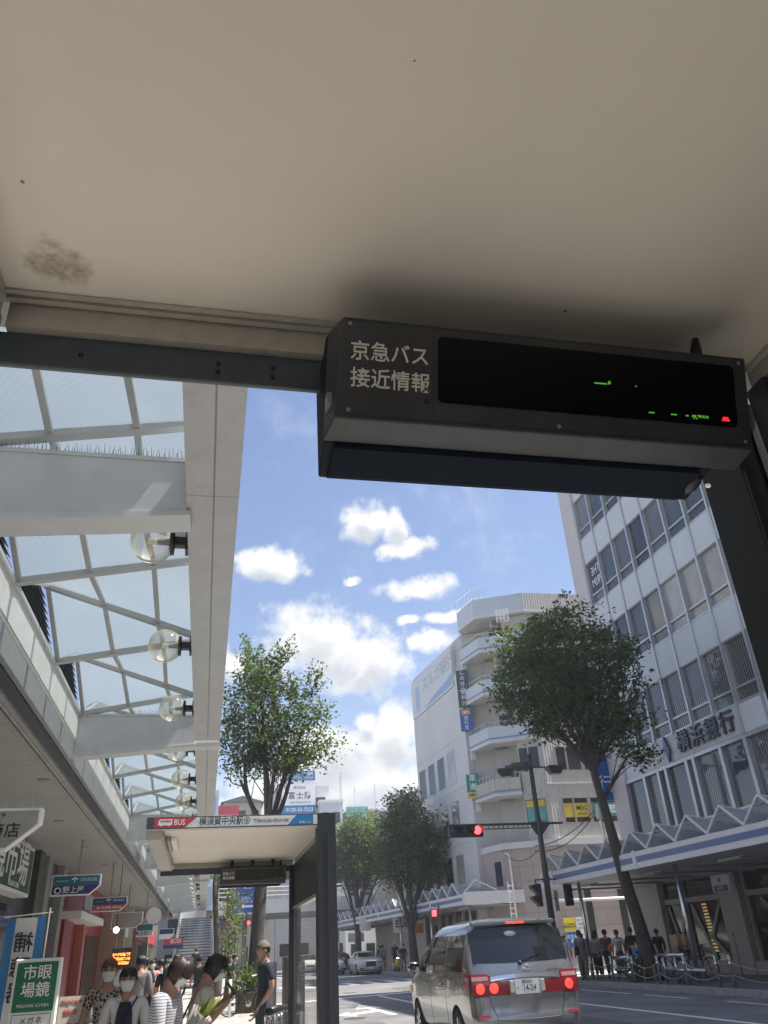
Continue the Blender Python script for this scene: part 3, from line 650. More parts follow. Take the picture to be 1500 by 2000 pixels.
# pavement sign, banner, menu board, led board
def stand_sign():
    t = thing('pavement_sign', 'green and white upright optician sign standing on the pavement', 'pavement sign', (-2.05,12.2,.05))
    F = frame((-2.33,12.2,.15), (1,.0,0), (0,0,1))
    MB().box(0,.56,.12,1.52,-.14,0,F).build('case', m_letw, t, bevel=.012)
    MB().box(.035,.525,.94,1.48,.0005,.006,F).build('green_face', m_sgrn, t)
    text('市眼', 'lettering', m_letw, t, F @ Matrix.Translation((.285,1.355,.006)), .175, bold=.02)
    text('場鏡', 'lettering', m_letw, t, F @ Matrix.Translation((.285,1.165,.006)), .175, bold=.02)
    text('MEGANE ICHIBA', 'lettering', m_letw, t, F @ Matrix.Translation((.28,1.005,.006)), .05, spacing=1.05)
    for i, (s, z) in enumerate((('メガネ',.84),('コンタクト',.665),('補聴器',.49))):
        mb = MB()
        for a, b, c, d in ((.05,.51,z-.075,z-.07),(.05,.51,z+.07,z+.075),(.05,.055,z-.075,z+.075),(.505,.51,z-.075,z+.075)): mb.box(a,b,c,d,.0005,.004,F)
        mb.build('box_outline', m_letk, t); text(s, 'lettering', m_letk, t, F @ Matrix.Translation((.28,z,.001)), .085, spacing=1.2)
    MB().box(-.02,.58,-.1,.119,-.2,.06,F).build('base', m_steel, t)
    MB().box(.12,.30,.60,.72,.02,.05,F).build('leaflet_holder', m_steel, t)
stand_sign()
def banner(x, y, lab, chars, grp='blue and white shop banners'):
    t = thing('banner', lab, 'banner', (x+.55,y,.05), 0, grp)
    F = frame((x, y, .15), (1,.08,0), (0,0,1))
    n = 9; vs = []; 
    def cloth(x0, x1, z0, z1, m, name, off=0.):
        mb = MB(); vs = [F @ Vec((x0+(x1-x0)*i/4, z0+(z1-z0)*j/n, .035*sin(j*.9+x0*3)*(1-j/n)+off+d)) for d in (0,.003) for j in range(n+1) for i in range(5)]
        o = 5*(n+1); fs = []
        for j in range(n):
            for i in range(4):
                a = j*5+i; fs += [(a,a+1,a+6,a+5),(o+a,o+a+5,o+a+6,o+a+1)]
        mb.add(vs, fs); return mb.build(name, m, t, smooth=True)
    cloth(.11,.39,.35,2.04,m_white,'white_cloth'); cloth(0,.11,.35,2.02,m_cyan,'blue_cloth'); cloth(.39,.50,.35,2.06,m_cyan,'blue_cloth')
    text(chars, 'lettering', m_letk, t, F @ Matrix.Translation((.25,1.42,.03)), .26, bold=.03, vert=True, mirror=True)
    mb = MB(); mb.tube([F @ Vec((.535,-.1,0)), F @ Vec((.535,2.16,0))], .011, 8); mb.tube([F @ Vec((-.05,2.06,0)), F @ Vec((.58,2.10,0))], .007, 6); mb.build('pole', m_letw, t)
    MB().box(.40,.66,-.1,.0,-.14,.14,F).build('base', m_grey, t)
banner(-2.70,13.15,'blue and white cloth banner with mirrored black characters behind the green pavement sign','補聴器')
banner(-3.75,13.7,'second blue and white banner, cut by the edge of the view','補聴器')
def menu():
    t = thing('menu_board', 'cream menu board with red prices on the pavement', 'menu board', (-1.3,10.45,.05))
    F = frame((-1.50,10.45,.15), (1,.06,0), (.0,.12,1))
    MB().box(0,.34,.3,1.13,-.03,0,F).build('board', mat('menu_cream', (.62,.55,.45), .5, var=.08, scale=12), t)
    for s, z, k in (('King Value',1.08,.05),('¥500',.98,.065),('¥600',.70,.065)): text(s, 'lettering', m_red, t, F @ Matrix.Translation((.13,z,.001)), k, bold=.02)
    mb = MB()
    for i in range(4):
        for z in (.86,.60): mb.ball((0,0,0), (.03,.018,.004), 10, 6, F @ Matrix.Translation((.06+.075*i,z,.002)))
    mb.build('food_pictures', mat('food_brown', (.2,.09,.03), .6), t)
    mb = MB(); mb.box(0,.02,-.1,.3,-.03,0,F); mb.box(.32,.34,-.1,.3,-.03,0,F); mb.build('stand', m_blk, t)
menu()
def ledboard():
    t = thing('price_display', 'orange dot display glowing on a dark case beside the red shopfront', 'display board', (-2.2,26.3,1.0))
    MB().box(-2.50,-1.96,26.3,26.5,1.42,1.95).build('case', m_dark2, t); MB().box(-2.46,-2.0,26.32,26.48,.05,1.415).build('cabinet', m_steel, t)
    mb = MB(); rnd = random.Random(2)
    for i in range(26):
        for j in range(12):
            if rnd.random() < (.62 if j % 4 != 3 else 0): mb.box(-2.47+i*.0185,-2.456+i*.0185,26.296,26.299,1.55+j*.026,1.566+j*.026)
    tag(mb.build('dots', mat('led_orange', (.5,.15,.02), emit=(1.,.22,.03), es=4, var=0), t), kind='stuff')
    t = thing('wall_lamp', 'small glowing round lamp on the red shopfront', 'lamp', (-2.9,29.5,2.4)); MB().ball((-2.75,29.5,2.52), .09).build('bulb', mat('lamp_glow', (.9,.6,.3), emit=(1,.62,.25), es=5, var=0), t, smooth=True); MB().tube([(-2.75,29.5,2.6),(-2.75,29.5,4.5)], .012, 6).build('cord', m_blk, t)
ledboard()
# ------------------------------------------------------------------ bank building on the right
m_panel = mat('bank_spandrel', (.62,.64,.66), .38, var=.04, scale=.6, streak=.06)
m_pinkwall = mat('bank_end_wall', (.60,.555,.545), .6, var=.05, scale=1.5, streak=.1)
m_alu = mat('aluminium_mullion', (.55,.56,.57), .35, .6, var=.05)
m_granite = mat('granite_cladding', (.36,.33,.31), .4, var=.16, scale=5, bump=.05, bscale=200)
def winglass(name, col, rough=.02, bump=.06, bs=.8):
    mt = mat(name, col, rough, var=.35, scale=.5, bump=bump, bscale=bs, spec=1.0); nt = mt.node_tree; N = nt.nodes; L = nt.links; p = N['Principled BSDF']
    src = p.inputs['Base Color'].links[0].from_socket; oi = N.new('ShaderNodeObjectInfo'); mr = N.new('ShaderNodeMapRange'); mr.inputs[3].default_value = .45; mr.inputs[4].default_value = 1.9; L.new(oi.outputs['Random'], mr.inputs[0])
    vm = N.new('ShaderNodeVectorMath'); vm.operation = 'SCALE'; L.new(src, vm.inputs[0]); L.new(mr.outputs[0], vm.inputs['Scale']); L.new(vm.outputs[0], p.inputs['Base Color'])
    return mt
m_wg1 = winglass('office_window_glass', (.035,.042,.05)); m_wg2 = winglass('office_window_curtain', (.10,.105,.11)); m_wg3 = winglass('office_window_blind', (.22,.21,.195), .03)
def strip_mat(name, a, b, sc, ax=1):
    mt = bpy.data.materials.new(name); mt.use_nodes = True; nt = mt.node_tree; N = nt.nodes; L = nt.links; p = N['Principled BSDF']
    tc = N.new('ShaderNodeTexCoord'); sx = N.new('ShaderNodeSeparateXYZ'); L.new(tc.outputs['Object'], sx.inputs[0]); ns = N.new('ShaderNodeTexNoise'); ns.inputs['Scale'].default_value = 1.2; L.new(tc.outputs['Object'], ns.inputs[0])
    ad = N.new('ShaderNodeMath'); ad.operation = 'MULTIPLY_ADD'; L.new(ns.outputs[0], ad.inputs[0]); ad.inputs[1].default_value = .04; L.new(sx.outputs[ax], ad.inputs[2])
    ml = N.new('ShaderNodeMath'); ml.operation = 'MULTIPLY'; L.new(ad.outputs[0], ml.inputs[0]); ml.inputs[1].default_value = sc
    sn = N.new('ShaderNodeMath'); sn.operation = 'SINE'; L.new(ml.outputs[0], sn.inputs[0]); mr = N.new('ShaderNodeMapRange'); mr.inputs[1].default_value = .0; mr.inputs[2].default_value = .5; L.new(sn.outputs[0], mr.inputs[0])
    mx = N.new('ShaderNodeMix'); mx.data_type = 'RGBA'; L.new(mr.outputs[0], mx.inputs[0]); mx.inputs[6].default_value = (*a,1); mx.inputs[7].default_value = (*b,1); L.new(mx.outputs[2], p.inputs['Base Color']); p.inputs['Roughness'].default_value = .05; p.inputs['Specular IOR Level'].default_value = .9
    return mt
m_blind = strip_mat('vertical_blinds', (.05,.05,.05), (.26,.26,.25), 48); m_blind0 = strip_mat('vertical_blinds_upper', (.045,.045,.045), (.24,.24,.23), 48, 0)
BY = R(-1.37)
def bank():
    t = thing('bank_building', 'tall grey panelled office block with rows of framed windows and large metal characters', 'office building', (18.3,34.7,.15))
    F = frame((18.30,34.7,0), (-sin(BY),-cos(BY),0), (0,0,1))     # x along the front towards the viewer, y up, z out over the street
    Lf = 40.
    MB().box(0,Lf,.15,25.9,-14,-.18,F).build('core', m_panel, t)
    MB().box(-.25,1.04,4.4,26.2,-14.1,.06,F).build('end_wall', m_pinkwall, t)
    mb = MB()
    for z in range(6, 26, 4): mb.box(-.252,1.042,z,z+.012,-14.102,.063,F)
    mb.build('joint', mat('joint_grey', (.32,.29,.28), .8, var=0), t)
    S0, SP = 1.10, 1.445; sills = [8.65+3.69*k for k in range(5)]
    # spandrel panels between the window rows
    zz = [(7.62,8.63)]+[(s+2.30, s+3.67) for s in sills[:-1]]+[(sills[-1]+2.31,26.1)]
    for a, b in zz:
        for cs in ([range(0,1),range(6,26)] if a < 8 else [range(26)]):
            mb = MB()
            for c in cs: x = S0+SP*c; mb.box(x+.035,x+SP-.035,a,b,-.178,-.02,F)
            mb.build('spandrel', m_panel, t)
    mb = MB(); mb.box(S0+SP+.035,S0+SP*6-.035,7.62,8.63,-.178,.0,F); mb.build('name_band', mat('name_band_panel', (.60,.59,.57), .45, var=.05, scale=1.2, streak=.18), t)
    # windows: one glazed unit copied over the grid
    def unit(m):
        g = MB(); g.box(.09,SP-.09,.60,2.27,-.16,-.14); g.box(.09,SP-.09,.07,.52,-.16,-.14)
        f = MB(); f.box(.065,SP-.065,.52,.60,-.17,-.06); f.box(.065,SP-.065,.0,.07,-.17,-.03); f.box(.065,SP-.065,2.27,2.30,-.17,-.05); f.box(.065,.10,.07,2.27,-.17,-.07); f.box(SP-.10,SP-.065,.07,2.27,-.17,-.07)
        return g.mesh('window', m), f.mesh('window_frame', m_alu)
    U = {k: unit(m) for k, m in (('d',m_wg1),('c',m_wg2),('b',m_wg3),('s',m_blind0))}
    rnd = random.Random(8)
    for r, s in enumerate(sills):
        for c in range(16):
            k = 's' if r == 0 else rnd.choice('bbdc') if r == 1 else rnd.choice('ddcc') if r == 2 else rnd.choice('dc')
            g, f = U[k]; T = F @ Matrix.Translation((S0+SP*c, s, 0))
            o = bpy.data.objects.new('window', g); COL.objects.link(o); o.parent = t; o.matrix_parent_inverse = wmat(t).inverted() @ T
            q = bpy.data.objects.new('window_frame', f); COL.objects.link(q); q.parent = o
    mb = MB()
    for c in range(27):
        x = S0+SP*c; mb.box(x-.055,x+.055,8.64 if 0 < c < 6 else 7.62,26.1,-.17,.035,F)
    for s in sills: 
        for c in range(26): mb.box(S0+SP*c+.058,S0+SP*c+SP-.058,s+2.302,s+2.33,-.05,-.008,F)
    tag(mb.build('mullion', m_alu, t), kind='stuff')
    # first floor strip
    xs = [.85,2.6,3.75,4.35,5.9,6.4,8.2,9.7,11.2,12.8,14.4,16,17.6,19.2,20.8,22.4]
    for i in range(len(xs)-1):
        o = MB().box(xs[i]+.05,xs[i+1]-.05,5.3,7.45,-.17,-.14,F).build('window', m_blind if i % 3 else m_wg1, t)
        mb = MB()
        for x in (xs[i]+.045, xs[i+1]-.045): mb.box(x-.045,x+.045,5.25,7.6,-.17,.03,F)
        mb.box(xs[i]+.092,xs[i+1]-.092,5.22,5.3,-.17,.02,F); mb.box(xs[i]+.092,xs[i+1]-.092,7.46,7.6,-.17,.02,F); mb.build('window_frame', m_alu, o)
    MB().box(0.1,Lf,4.55,5.2,-.17,.0,F).build('band', m_panel, t)
    # street level: granite piers, glazed bays with steel cross braces, ATM entrance
    for a, b in ((.05,2.0),(6.1,7.25),(12.2,13.4),(18,19.2)): MB().box(a,b,.15,3.32,-.17,.10,F).build('pier', m_granite, t)
    MB().box(0,Lf,3.33,4.5,-.17,.14,F).build('beam', m_granite, t)
    MB().box(2.0,Lf,.15,.55,-.17,.06,F).build('plinth', m_granite, t)
    for a, b in ((2.05,3.55),(3.6,5.9),(7.5,12.1),(13.5,17.9)):
        g = MB().box(a,b,.56,3.3,-.16,-.14,F).build('shop_window', mat('bank_ground_glass', (.02,.026,.025), .05, var=.3, scale=.8, spec=.8), t)
        mb = MB(); mb.box(a,b,2.52,2.70,-.138,-.05,F); mb.box(a-.04,a+.04,.56,3.3,-.138,-.03,F); mb.build('transom', mat('cream_transom', (.34,.32,.27), .5), g)
        mb = MB(); w = b-a
        for p, q in (((.15,2.45),(.55,.6)),((.95,2.45),(.55,1.3)),((.5,1.4),(.95,.6))): mb.bar(F @ Vec((a+w*p[0],p[1],-.10)), F @ Vec((a+w*q[0],q[1],-.10)), .13, .05, F.to_3x3() @ Vec((0,0,1)))
        mb.build('brace', mat('green_grey_brace', (.22,.27,.25), .5), g)
    mb = MB()
    for k in range(15): mb.box(4.55+.012*k,4.85+.012*k,2.38-.11*k,2.44-.11*k,-.135,-.125,F)
    tag(mb.build('window_lights', mat('warm_display', (.45,.36,.16), emit=(1.,.75,.3), es=.12, var=0), t), kind='stuff')
    sg = MB().box(6.0,7.05,2.72,3.28,.102,.2,F).build('atm_sign', m_white, t); MB().box(6.1,6.95,2.74,2.94,.2005,.206,F).build('sign_panel', m_tealb, sg); text('ATM', 'lettering', m_letw, sg, F @ Matrix.Translation((6.5,2.84,.206)), .17)
    text('◆', 'lettering', m_blue, sg, F @ Matrix.Translation((6.5,3.1,.201)), .2)
    # raised bronze characters and the faceted blue emblem
    mm = mat('bronze_characters', (.10,.11,.15), .35, .6, var=.2, scale=8)
    for i, ch in enumerate('横浜銀行'): text(ch, 'character', mm, t, F @ Matrix.Translation((6.15+i*.98,8.13,.03)), .86, bold=.02, ext=.055, off=.055)
    e = MB(); P = lambda x, y, z: F @ Vec((x,y,z)); b = [P(4.62,8.16,.03),P(4.86,8.66,.03),P(5.10,8.10,.03),P(4.93,7.62,.03)]; a = [P(4.62,8.16,.10),P(4.86,8.66,.13),P(5.10,8.10,.10),P(4.93,7.62,.13)]
    e.add([b[0],b[1],b[3],a[0],a[1],a[3]], [(0,2,1),(3,4,5),(0,1,4,3),(1,2,5,4),(2,0,3,5)]); e.build('emblem', mat('emblem_blue', (.06,.20,.50), .35, var=.05), t)
    e = MB(); e.add([b[1],b[2],b[3],a[1],a[2],a[3]], [(0,2,1),(3,4,5),(0,1,4,3),(1,2,5,4),(2,0,3,5)]); e.build('emblem', mm, t)
    # poster with reversed capitals in an upper window, big letter reflections painted as outlines in others
    po = MB().box(S0+.13,S0+SP-.13,sills[2]+.66,sills[2]+2.2,-.138,-.132,F).build('window_poster', mat('poster_navy', (.03,.035,.08), .4), t)
    text('THE\nPRIM', 'lettering', m_letw, po, F @ Matrix.Translation((S0+SP/2,sills[2]+1.45,-.131)), .62, sx=.8, mirror=True)
    for i, ch in enumerate('GARDEN'): text(ch, 'reflected_lettering', mat('reflection_grey', (.12,.13,.14), .5), t, F @ Matrix.Translation((S0+SP*(2.3+.62*i),sills[3]+.95-.0*i,-.139)), .8, mirror=True, ext=.001)
    t = thing('vertical_sign', 'deep blue vertical board with white characters on the corner of the grey office block', 'shop sign', (18.,35.2,7))
    MB().box(17.56,18.44,34.98,35.2,7.0,13.3).build('case', m_blue, t)
    text('横浜銀行', 'lettering', m_letw, t, frame((18.0,34.98,10.1)), .80, bold=.01, vert=True, spacing=1.75)
    MB().box(17.56,17.62,34.9,34.975,7,13.3).build('edge', m_cyan, t)
bank()

# ------------------------------------------------------------------ white corner building with balconies
m_wb = mat('white_render', (.64,.64,.63), .6, var=.05, scale=.5, streak=.08)
m_beige = mat('beige_ribbed_wall', (.53,.505,.455), .7, var=.10, scale=2, streak=.35)
def ribbed():
    nt = m_beige.node_tree; N = nt.nodes; L = nt.links; b = N['Principled BSDF']
    tc = N.new('ShaderNodeTexCoord'); sx = N.new('ShaderNodeSeparateXYZ'); L.new(tc.outputs['Object'], sx.inputs[0])
    ad = N.new('ShaderNodeMath'); ad.operation = 'SUBTRACT'; L.new(sx.outputs[0], ad.inputs[0]); L.new(sx.outputs[1], ad.inputs[1])
    ml = N.new('ShaderNodeMath'); ml.operation = 'MULTIPLY'; L.new(ad.outputs[0], ml.inputs[0]); ml.inputs[1].default_value = 34
    sn = N.new('ShaderNodeMath'); sn.operation = 'SINE'; L.new(ml.outputs[0], sn.inputs[0])
    bp = N.new('ShaderNodeBump'); bp.inputs['Strength'].default_value = .5; bp.inputs['Distance'].default_value = .03; L.new(sn.outputs[0], bp.inputs['Height']); L.new(bp.outputs[0], b.inputs['Normal'])
ribbed()
m_balc = mat('balcony_blue_white', (.55,.60,.65), .5, var=.05, streak=.2)
m_pinkst = mat('pink_stone', (.44,.37,.335), .55, var=.08, scale=2, streak=.12)
m_wgl = winglass('dark_window_glass', (.022,.026,.03), .06, .02); m_wgl.node_tree.nodes['Principled BSDF'].inputs['Specular IOR Level'].default_value = .45
def corner_building():
    t = thing('corner_building', 'white corner building with curved stacked balconies and a beige ribbed side', 'office building', (17,47,.15))
    P0 = Vec((16.45,49.9)); P1 = Vec((17.04,47.4)); P2 = Vec((19.8,45.8)); P3 = Vec((34,45.8)); S1 = Vec((15.68,60.6)); Mx = Vec((18.45,46.58))
    def pri(pts, z0, z1, name, m, par=None):
        return MB().prism([tuple(p) for p in pts], z1-z0, None, z0).build(name, m, par or t)
    pri([Vec((16.62,49.9)),S1+Vec((.01,0)),Vec((34,60.6)),P3+Vec((0,.3)),P2+Vec((0.1,.3)),Mx+Vec((.2,.35)),Vec((19.2,47.6)),Vec((17.9,49.2))], .15, 20.6, 'core', mat('recess_wall', (.52,.50,.47), .65, var=.06, scale=1, streak=.15))
    # street wall, blank above with windows low down
    d = (S1-P0).normalized(); n = Vec((-d.y, d.x))                # n points to the street (-x)
    Fs = frame((S1.x, S1.y, 0), (-d.x,-d.y,0), (0,0,1))
    Ls = (S1-P0).length
    MB().box(0,Ls-.55,4.6,17.3,-.5,.12,Fs).build('street_wall', m_wb, t)
    mb = MB(); mb.box(0,Ls-.56,13.75,13.775,.121,.124,Fs); mb.box(0,Ls-.56,10.55,10.575,.121,.124,Fs); mb.box(0,Ls-.56,7.2,7.225,.121,.124,Fs); mb.build('wall_joint', m_grey, t)
    for z0, z1 in ((11.1,13.2),(7.9,9.9),(4.95,6.6)):
        for i, a in enumerate((.5,2.6,4.7,6.8)):
            w = MB().box(a,a+1.35,z0,z1,.1215,.135,Fs).build('window', m_wgl if i < 3 else m_wg3, t)
            f = MB(); f.box(a-.04,a,z0-.04,z1+.04,.1212,.15,Fs); f.box(a+1.35,a+1.39,z0-.04,z1+.04,.1212,.15,Fs); f.box(a,a+1.35,z1,z1+.04,.1212,.15,Fs); f.box(a,a+1.35,z0-.04,z0,.1212,.15,Fs); f.build('window_frame', m_alu, w)
    MB().box(Ls-.95,Ls+.1,.15,17.9,-.6,.22,Fs).build('corner_pier', m_wb, t)
    MB().box(Ls-.96,Ls+.11,10.95,11.05,-.6,.24,Fs).build('pier_band', m_wb, t)
    Fp = frame((P0.x-.5,P0.y+.78,0), (.95,-.55,0), (0,0,1))
    # facing of the pier towards the viewer
    bb = MB().box(.0,Ls-1.4,17.35,20.3,-.2,.16,Fs).build('roof_board', mat('roof_board_white', (.66,.68,.70), .5, var=.04, streak=.1), t)
    text('スルガ銀行', 'lettering', mat('faded_grey_lettering', (.44,.47,.50), .6, var=0), bb, Fs @ Matrix.Translation((6.3,19.2,.16)), 1.25, bold=.01, sx=1.15)
    MB().prism([(3.0,17.5),(Ls-1.5,17.5),(Ls-1.5,18.35),(8,18.1),(5.5,17.9)], .012, Fs, .161).build('blue_wave', mat('pale_sky_blue', (.30,.44,.60), .5, var=.1), bb)
    MB().box(1.0,1.9,17.7,19.6,.161,.17,Fs).build('pale_emblem', mat('pale_blue_emblem', (.42,.52,.64), .5, var=.1), bb)
    # balconies on the rounded corner
    def rail(z0, z1, p, q, thick, name, m, par=None):
        p = Vec(p); q = Vec(q); dd = (q-p).normalized(); nn = Vec((dd.y,-dd.x))
        return MB().prism([tuple(p),tuple(q),tuple(q-nn*thick),tuple(p-nn*thick)], z1-z0, None, z0).build(name, m, par or t)
    out = lambda p, q, s: (Vec((Vec(q)-Vec(p)).y, -(Vec(q)-Vec(p)).x)).normalized()*s
    A0 = P0+Vec((-.1,-.35)); A1 = P1+Vec((-.2,-.3)); A2 = P2+Vec((-.1,-.35))
    for k, z in enumerate((9.25,12.4,15.45,18.3)):
        e2 = Mx+Vec((-.15,-.2)) if k == 0 else A2
        slab = pri([A0,A1,e2,Vec((19.0,47.5)),Vec((17.4,49.6))], z, z+.14, 'balcony', m_wb)
        m = m_beige if k == 0 else m_balc
        rail(z+.141,z+1.0,A0,A1,.12,'parapet',m,slab); rail(z+.141,z+1.0,A1,e2,.12,'parapet',m,slab)
        bl = MB()
        for p, q in ((A0,A1),(A1,e2)):
            dd = (q-p).normalized(); nn = Vec((dd.y,-dd.x)); bl.prism([tuple(p+nn*.004),tuple(q+nn*.004),tuple(q+nn*.02),tuple(p+nn*.02)], .09, None, z+.22)
        bl.build('stripe', mat('stripe_blue', (.16,.28,.45), .5), slab)
        mb = MB()
        for p, q in ((A0,A1),(A1,e2)):
            a3, b3 = Vec((*p,z+1.28)), Vec((*q,z+1.28)); mb.tube([a3,b3], .025, 6); nps = 6
            for i in range(nps+1): c = a3.lerp(b3, i/nps); mb.tube([c-Vec((0,0,.28)),c], .018, 5, False)
        mb.build('handrail', m_steel, slab)
        # little ladder hatch cases at the street end, air conditioner, recessed window
        MB().box(A0.x+.02,A0.x+.3,A0.y-.12,A0.y-.0,z-.5,z-.02).build('escape_box', m_white, slab)
        MB().prism([(17.5,48.35),(18.1,47.9),(18.5,48.3),(17.9,48.8)], .06, None, z-.065).build('hatch', m_grey, slab)
        w = MB().prism([(18.32,48.55),(19.15,47.52),(19.22,47.58),(18.39,48.61)], 1.7, None, z+.35); w.v = [(x-.12,y-.12,zz) for x, y, zz in w.v]; w.build('window', m_wgl, t)
        if k in (1,3,2):
            ac = MB(); ac.box(18.0,18.5,47.25,47.6,z+1.9,z+2.55); a = ac.build('air_conditioner', mat('ac_cream', (.55,.52,.45), .5, var=.1), t); MB().lathe([(.2,0),(.2,.02)], frame((18.25,47.248,z+2.22),(1,0,0),(0,0,1)), 16).build('fan_grille', m_grey, a)
    top = pri([A0+Vec((0,-.1)),A1+Vec((-.1,-.1)),P2+Vec((-.1,-.4)),P3+Vec((0,-.35)),Vec((34,60)),Vec((17,50.3))], 20.65, 20.85, 'roof_slab', m_wb)
    rail(20.851,22.0,A0+Vec((0,-.1)),A1+Vec((-.1,-.1)),.15,'roof_parapet',m_balc); rail(20.851,22.0,A1+Vec((-.1,-.1)),P2+Vec((-.1,-.4)),.15,'roof_parapet',m_balc); rail(20.851,22.0,P2+Vec((-.1,-.4)),P3+Vec((0,-.35)),.15,'roof_parapet',m_beige)
    mb = MB(); a3 = Vec((*(A0+Vec((0,-.1))),0)); b3 = Vec((*(A1.lerp(A2,.25)),0))
    for z in (22.2,22.9): mb.tube([a3+Vec((0,0,z)),Vec((*A1,z)),b3+Vec((0,0,z))], .03, 5)
    for i in range(12): c = (a3.lerp(Vec((*A1,0)), i/6) if i < 6 else Vec((*A1,0)).lerp(b3,(i-6)/5)); mb.tube([c+Vec((0,0,22)),c+Vec((0,0,22.9))], .022, 5, False)
    mb.build('roof_railing', m_steel, t)
    text('開', 'roof_character', m_letw, t, frame((18.6,46.3,20.4),(P2-P1).to_3d(),(0,0,1)) @ Matrix.Translation((0,0,.6)), 1.0, bold=.01)
    # flush wall at the right half of the corner with windows
    rail(6.3,20.6,Mx+Vec((0,0)),P2,.3,'corner_wall',m_beige)
    dd = (P2-Mx).normalized(); Fc = frame((Mx.x,Mx.y,0), (dd.x,dd.y,0), (0,0,1))
    for z0, z1 in ((10.75,11.95),(7.6,8.9)):
        w = MB().box(.05,1.25,z0,z1,.003,.02,Fc).build('window', m_wgl, t); mb = MB(); mb.box(.6,.65,z0,z1,.0205,.04,Fc); mb.box(.02,.05,z0,z1,.0035,.05,Fc); mb.box(1.25,1.28,z0,z1,.0035,.05,Fc); mb.build('window_frame', m_alu, w)
        if z0 < 8: MB().box(.1,1.2,z0+.05,z0+.85,.021,.03,Fc).build('window_poster', mat('teal_poster', (.10,.35,.32), .5, var=.3, scale=5), w); MB().box(.1,1.2,z0+.87,z0+1.25,.021,.03,Fc).build('window_poster', mat('yellow_poster', (.62,.48,.06), .5), w)
    rail(6.3,20.6,P2,P3,.25,'side_wall',m_beige)
    # side wall windows and posters
    F3 = frame((19.8,45.8,0), (1,0,0), (0,0,1))
    for z0, z1, kind in ((10.5,11.85,'p'),(7.5,8.85,'m'),(13.5,14.9,'p'),(16.5,17.9,'p')):
        for x0, x1 in ((.78,1.38),(1.48,2.32),(2.55,3.5),(3.6,4.5),(6,7)):
            w = MB().box(x0,x1,z0,z1,.003,.02,F3).build('window', m_wgl, t)
            mb = MB(); mb.box(x0-.05,x0,z0-.05,z1+.05,.0035,.05,F3); mb.box(x1,x1+.05,z0-.05,z1+.05,.0035,.05,F3); mb.box(x0,x1,z0-.05,z0,.0035,.06,F3); mb.box(x0,x1,z1,z1+.05,.0035,.06,F3); mb.build('window_frame', mat('tan_frame', (.42,.34,.26), .5), w)
            if kind == 'm' and x1 < 5:
                ye = x1 < 2.4; pnl = MB().box(x0+.01,x1-.01,z0+.28,z1-.28,.021,.03,F3).build('window_poster', mat('yellow_film', (.60,.46,.05), .5, var=.08) if ye else mat('green_film', (.02,.32,.24), .5, var=.1), w)
                if 1.4 < x0 < 1.6:
                    text('MSG', 'lettering', m_letk, pnl, F3 @ Matrix.Translation(((x0+x1)/2,z0+.78,.031)), .36, bold=.01, sx=1.); text('network', 'lettering', m_letk, pnl, F3 @ Matrix.Translation(((x0+x1)/2,z0+.48,.031)), .17, bold=.015)
                if 2.5 < x0 < 2.6: text('受験', 'lettering', m_red, pnl, F3 @ Matrix.Translation((x0+.4,z0+.75,.031)), .36, bold=.03)
                if x0 > 3.5: text('塾', 'lettering', m_letw, pnl, F3 @ Matrix.Translation((x0+.3,z0+.68,.031)), .55, bold=.02)
    for z in (9.68,): MB().box(-.1,14,z,z+.07,.003,.06,F3).build('string_course', m_wb, t)
    # cornice, pink stone base
    rail(6.28,6.62,A1+Vec((.1,.1)),P2+Vec((0,-.25)),.5,'cornice',m_wb); rail(6.28,6.62,P2+Vec((-.02,-.25)),P3+Vec((0,-.25)),.5,'cornice',m_wb); rail(6.28,6.62,P0+Vec((0,-.1)),A1+Vec((.1,.1)),.4,'cornice',m_wb)
    rail(.15,6.27,P1,P2,.4,'stone_base',m_pinkst); rail(.15,6.27,P2,P3,.3,'stone_base',m_pinkst); rail(.15,6.27,P0,P1,.3,'stone_base',m_pinkst)
    mb = MB()
    for z in (1.3,2.1,2.9,3.7,4.5,5.3): mb.box(0,14,z,z+.018,.0015,.006,F3)
    F12 = frame((P1.x,P1.y,0),((P2-P1).x,(P2-P1).y,0),(0,0,1))
    for z in (1.3,2.1,2.9,3.7,4.5,5.3): mb.box(0,3.1,z,z+.018,.0015,.006,F12)
    for x in (.8,1.6,2.4): mb.box(x,x+.018,.15,6.2,.0015,.006,F12)
    mb.build('stone_joint', mat('joint_brown', (.22,.17,.15), .8, var=0), t)
    for x0 in (1.2,3.25,5.3,7.4): MB().box(x0,x0+.38,.15,4.15,.007,.05,F3).build('dark_slot', m_shopglass, t)
    F01 = frame((P0.x,P0.y,0),((P1-P0).x,(P1-P0).y,0),(0,0,1)); MB().box(1.5,2.2,4.4,5.7,.003,.02,F01).build('window', m_wgl, t)
    # pipe, ladder
    t2 = thing('steel_ladder', 'white steel ladder against the pinkish stone wall, above the silver van', 'ladder', (16.7,46.1,2.5)); mb = MB()
    for x in (16.62,16.9): mb.tube([(x,46.1,2.4),(x,46.1,4.5)], .025, 6)
    for k in range(7): mb.tube([(16.62,46.1,2.6+.28*k),(16.9,46.1,2.6+.28*k)], .016, 5)
    mb.build('frame', m_letw, t2)
    mb = MB(); mb.tube([(17.2,46.9,.3),(17.2,46.9,5.8),(17.15,46.95,6.0),(17.0,47.1,6.05)], .06, 8); mb.build('drain_pipe', m_white, t, smooth=True)
    mb = MB(); mb.tube([(19.2,45.3,3.37),(23.6,45.3,3.37)], .085, 8); mb.build('rail_pipe', m_white, t, smooth=True)
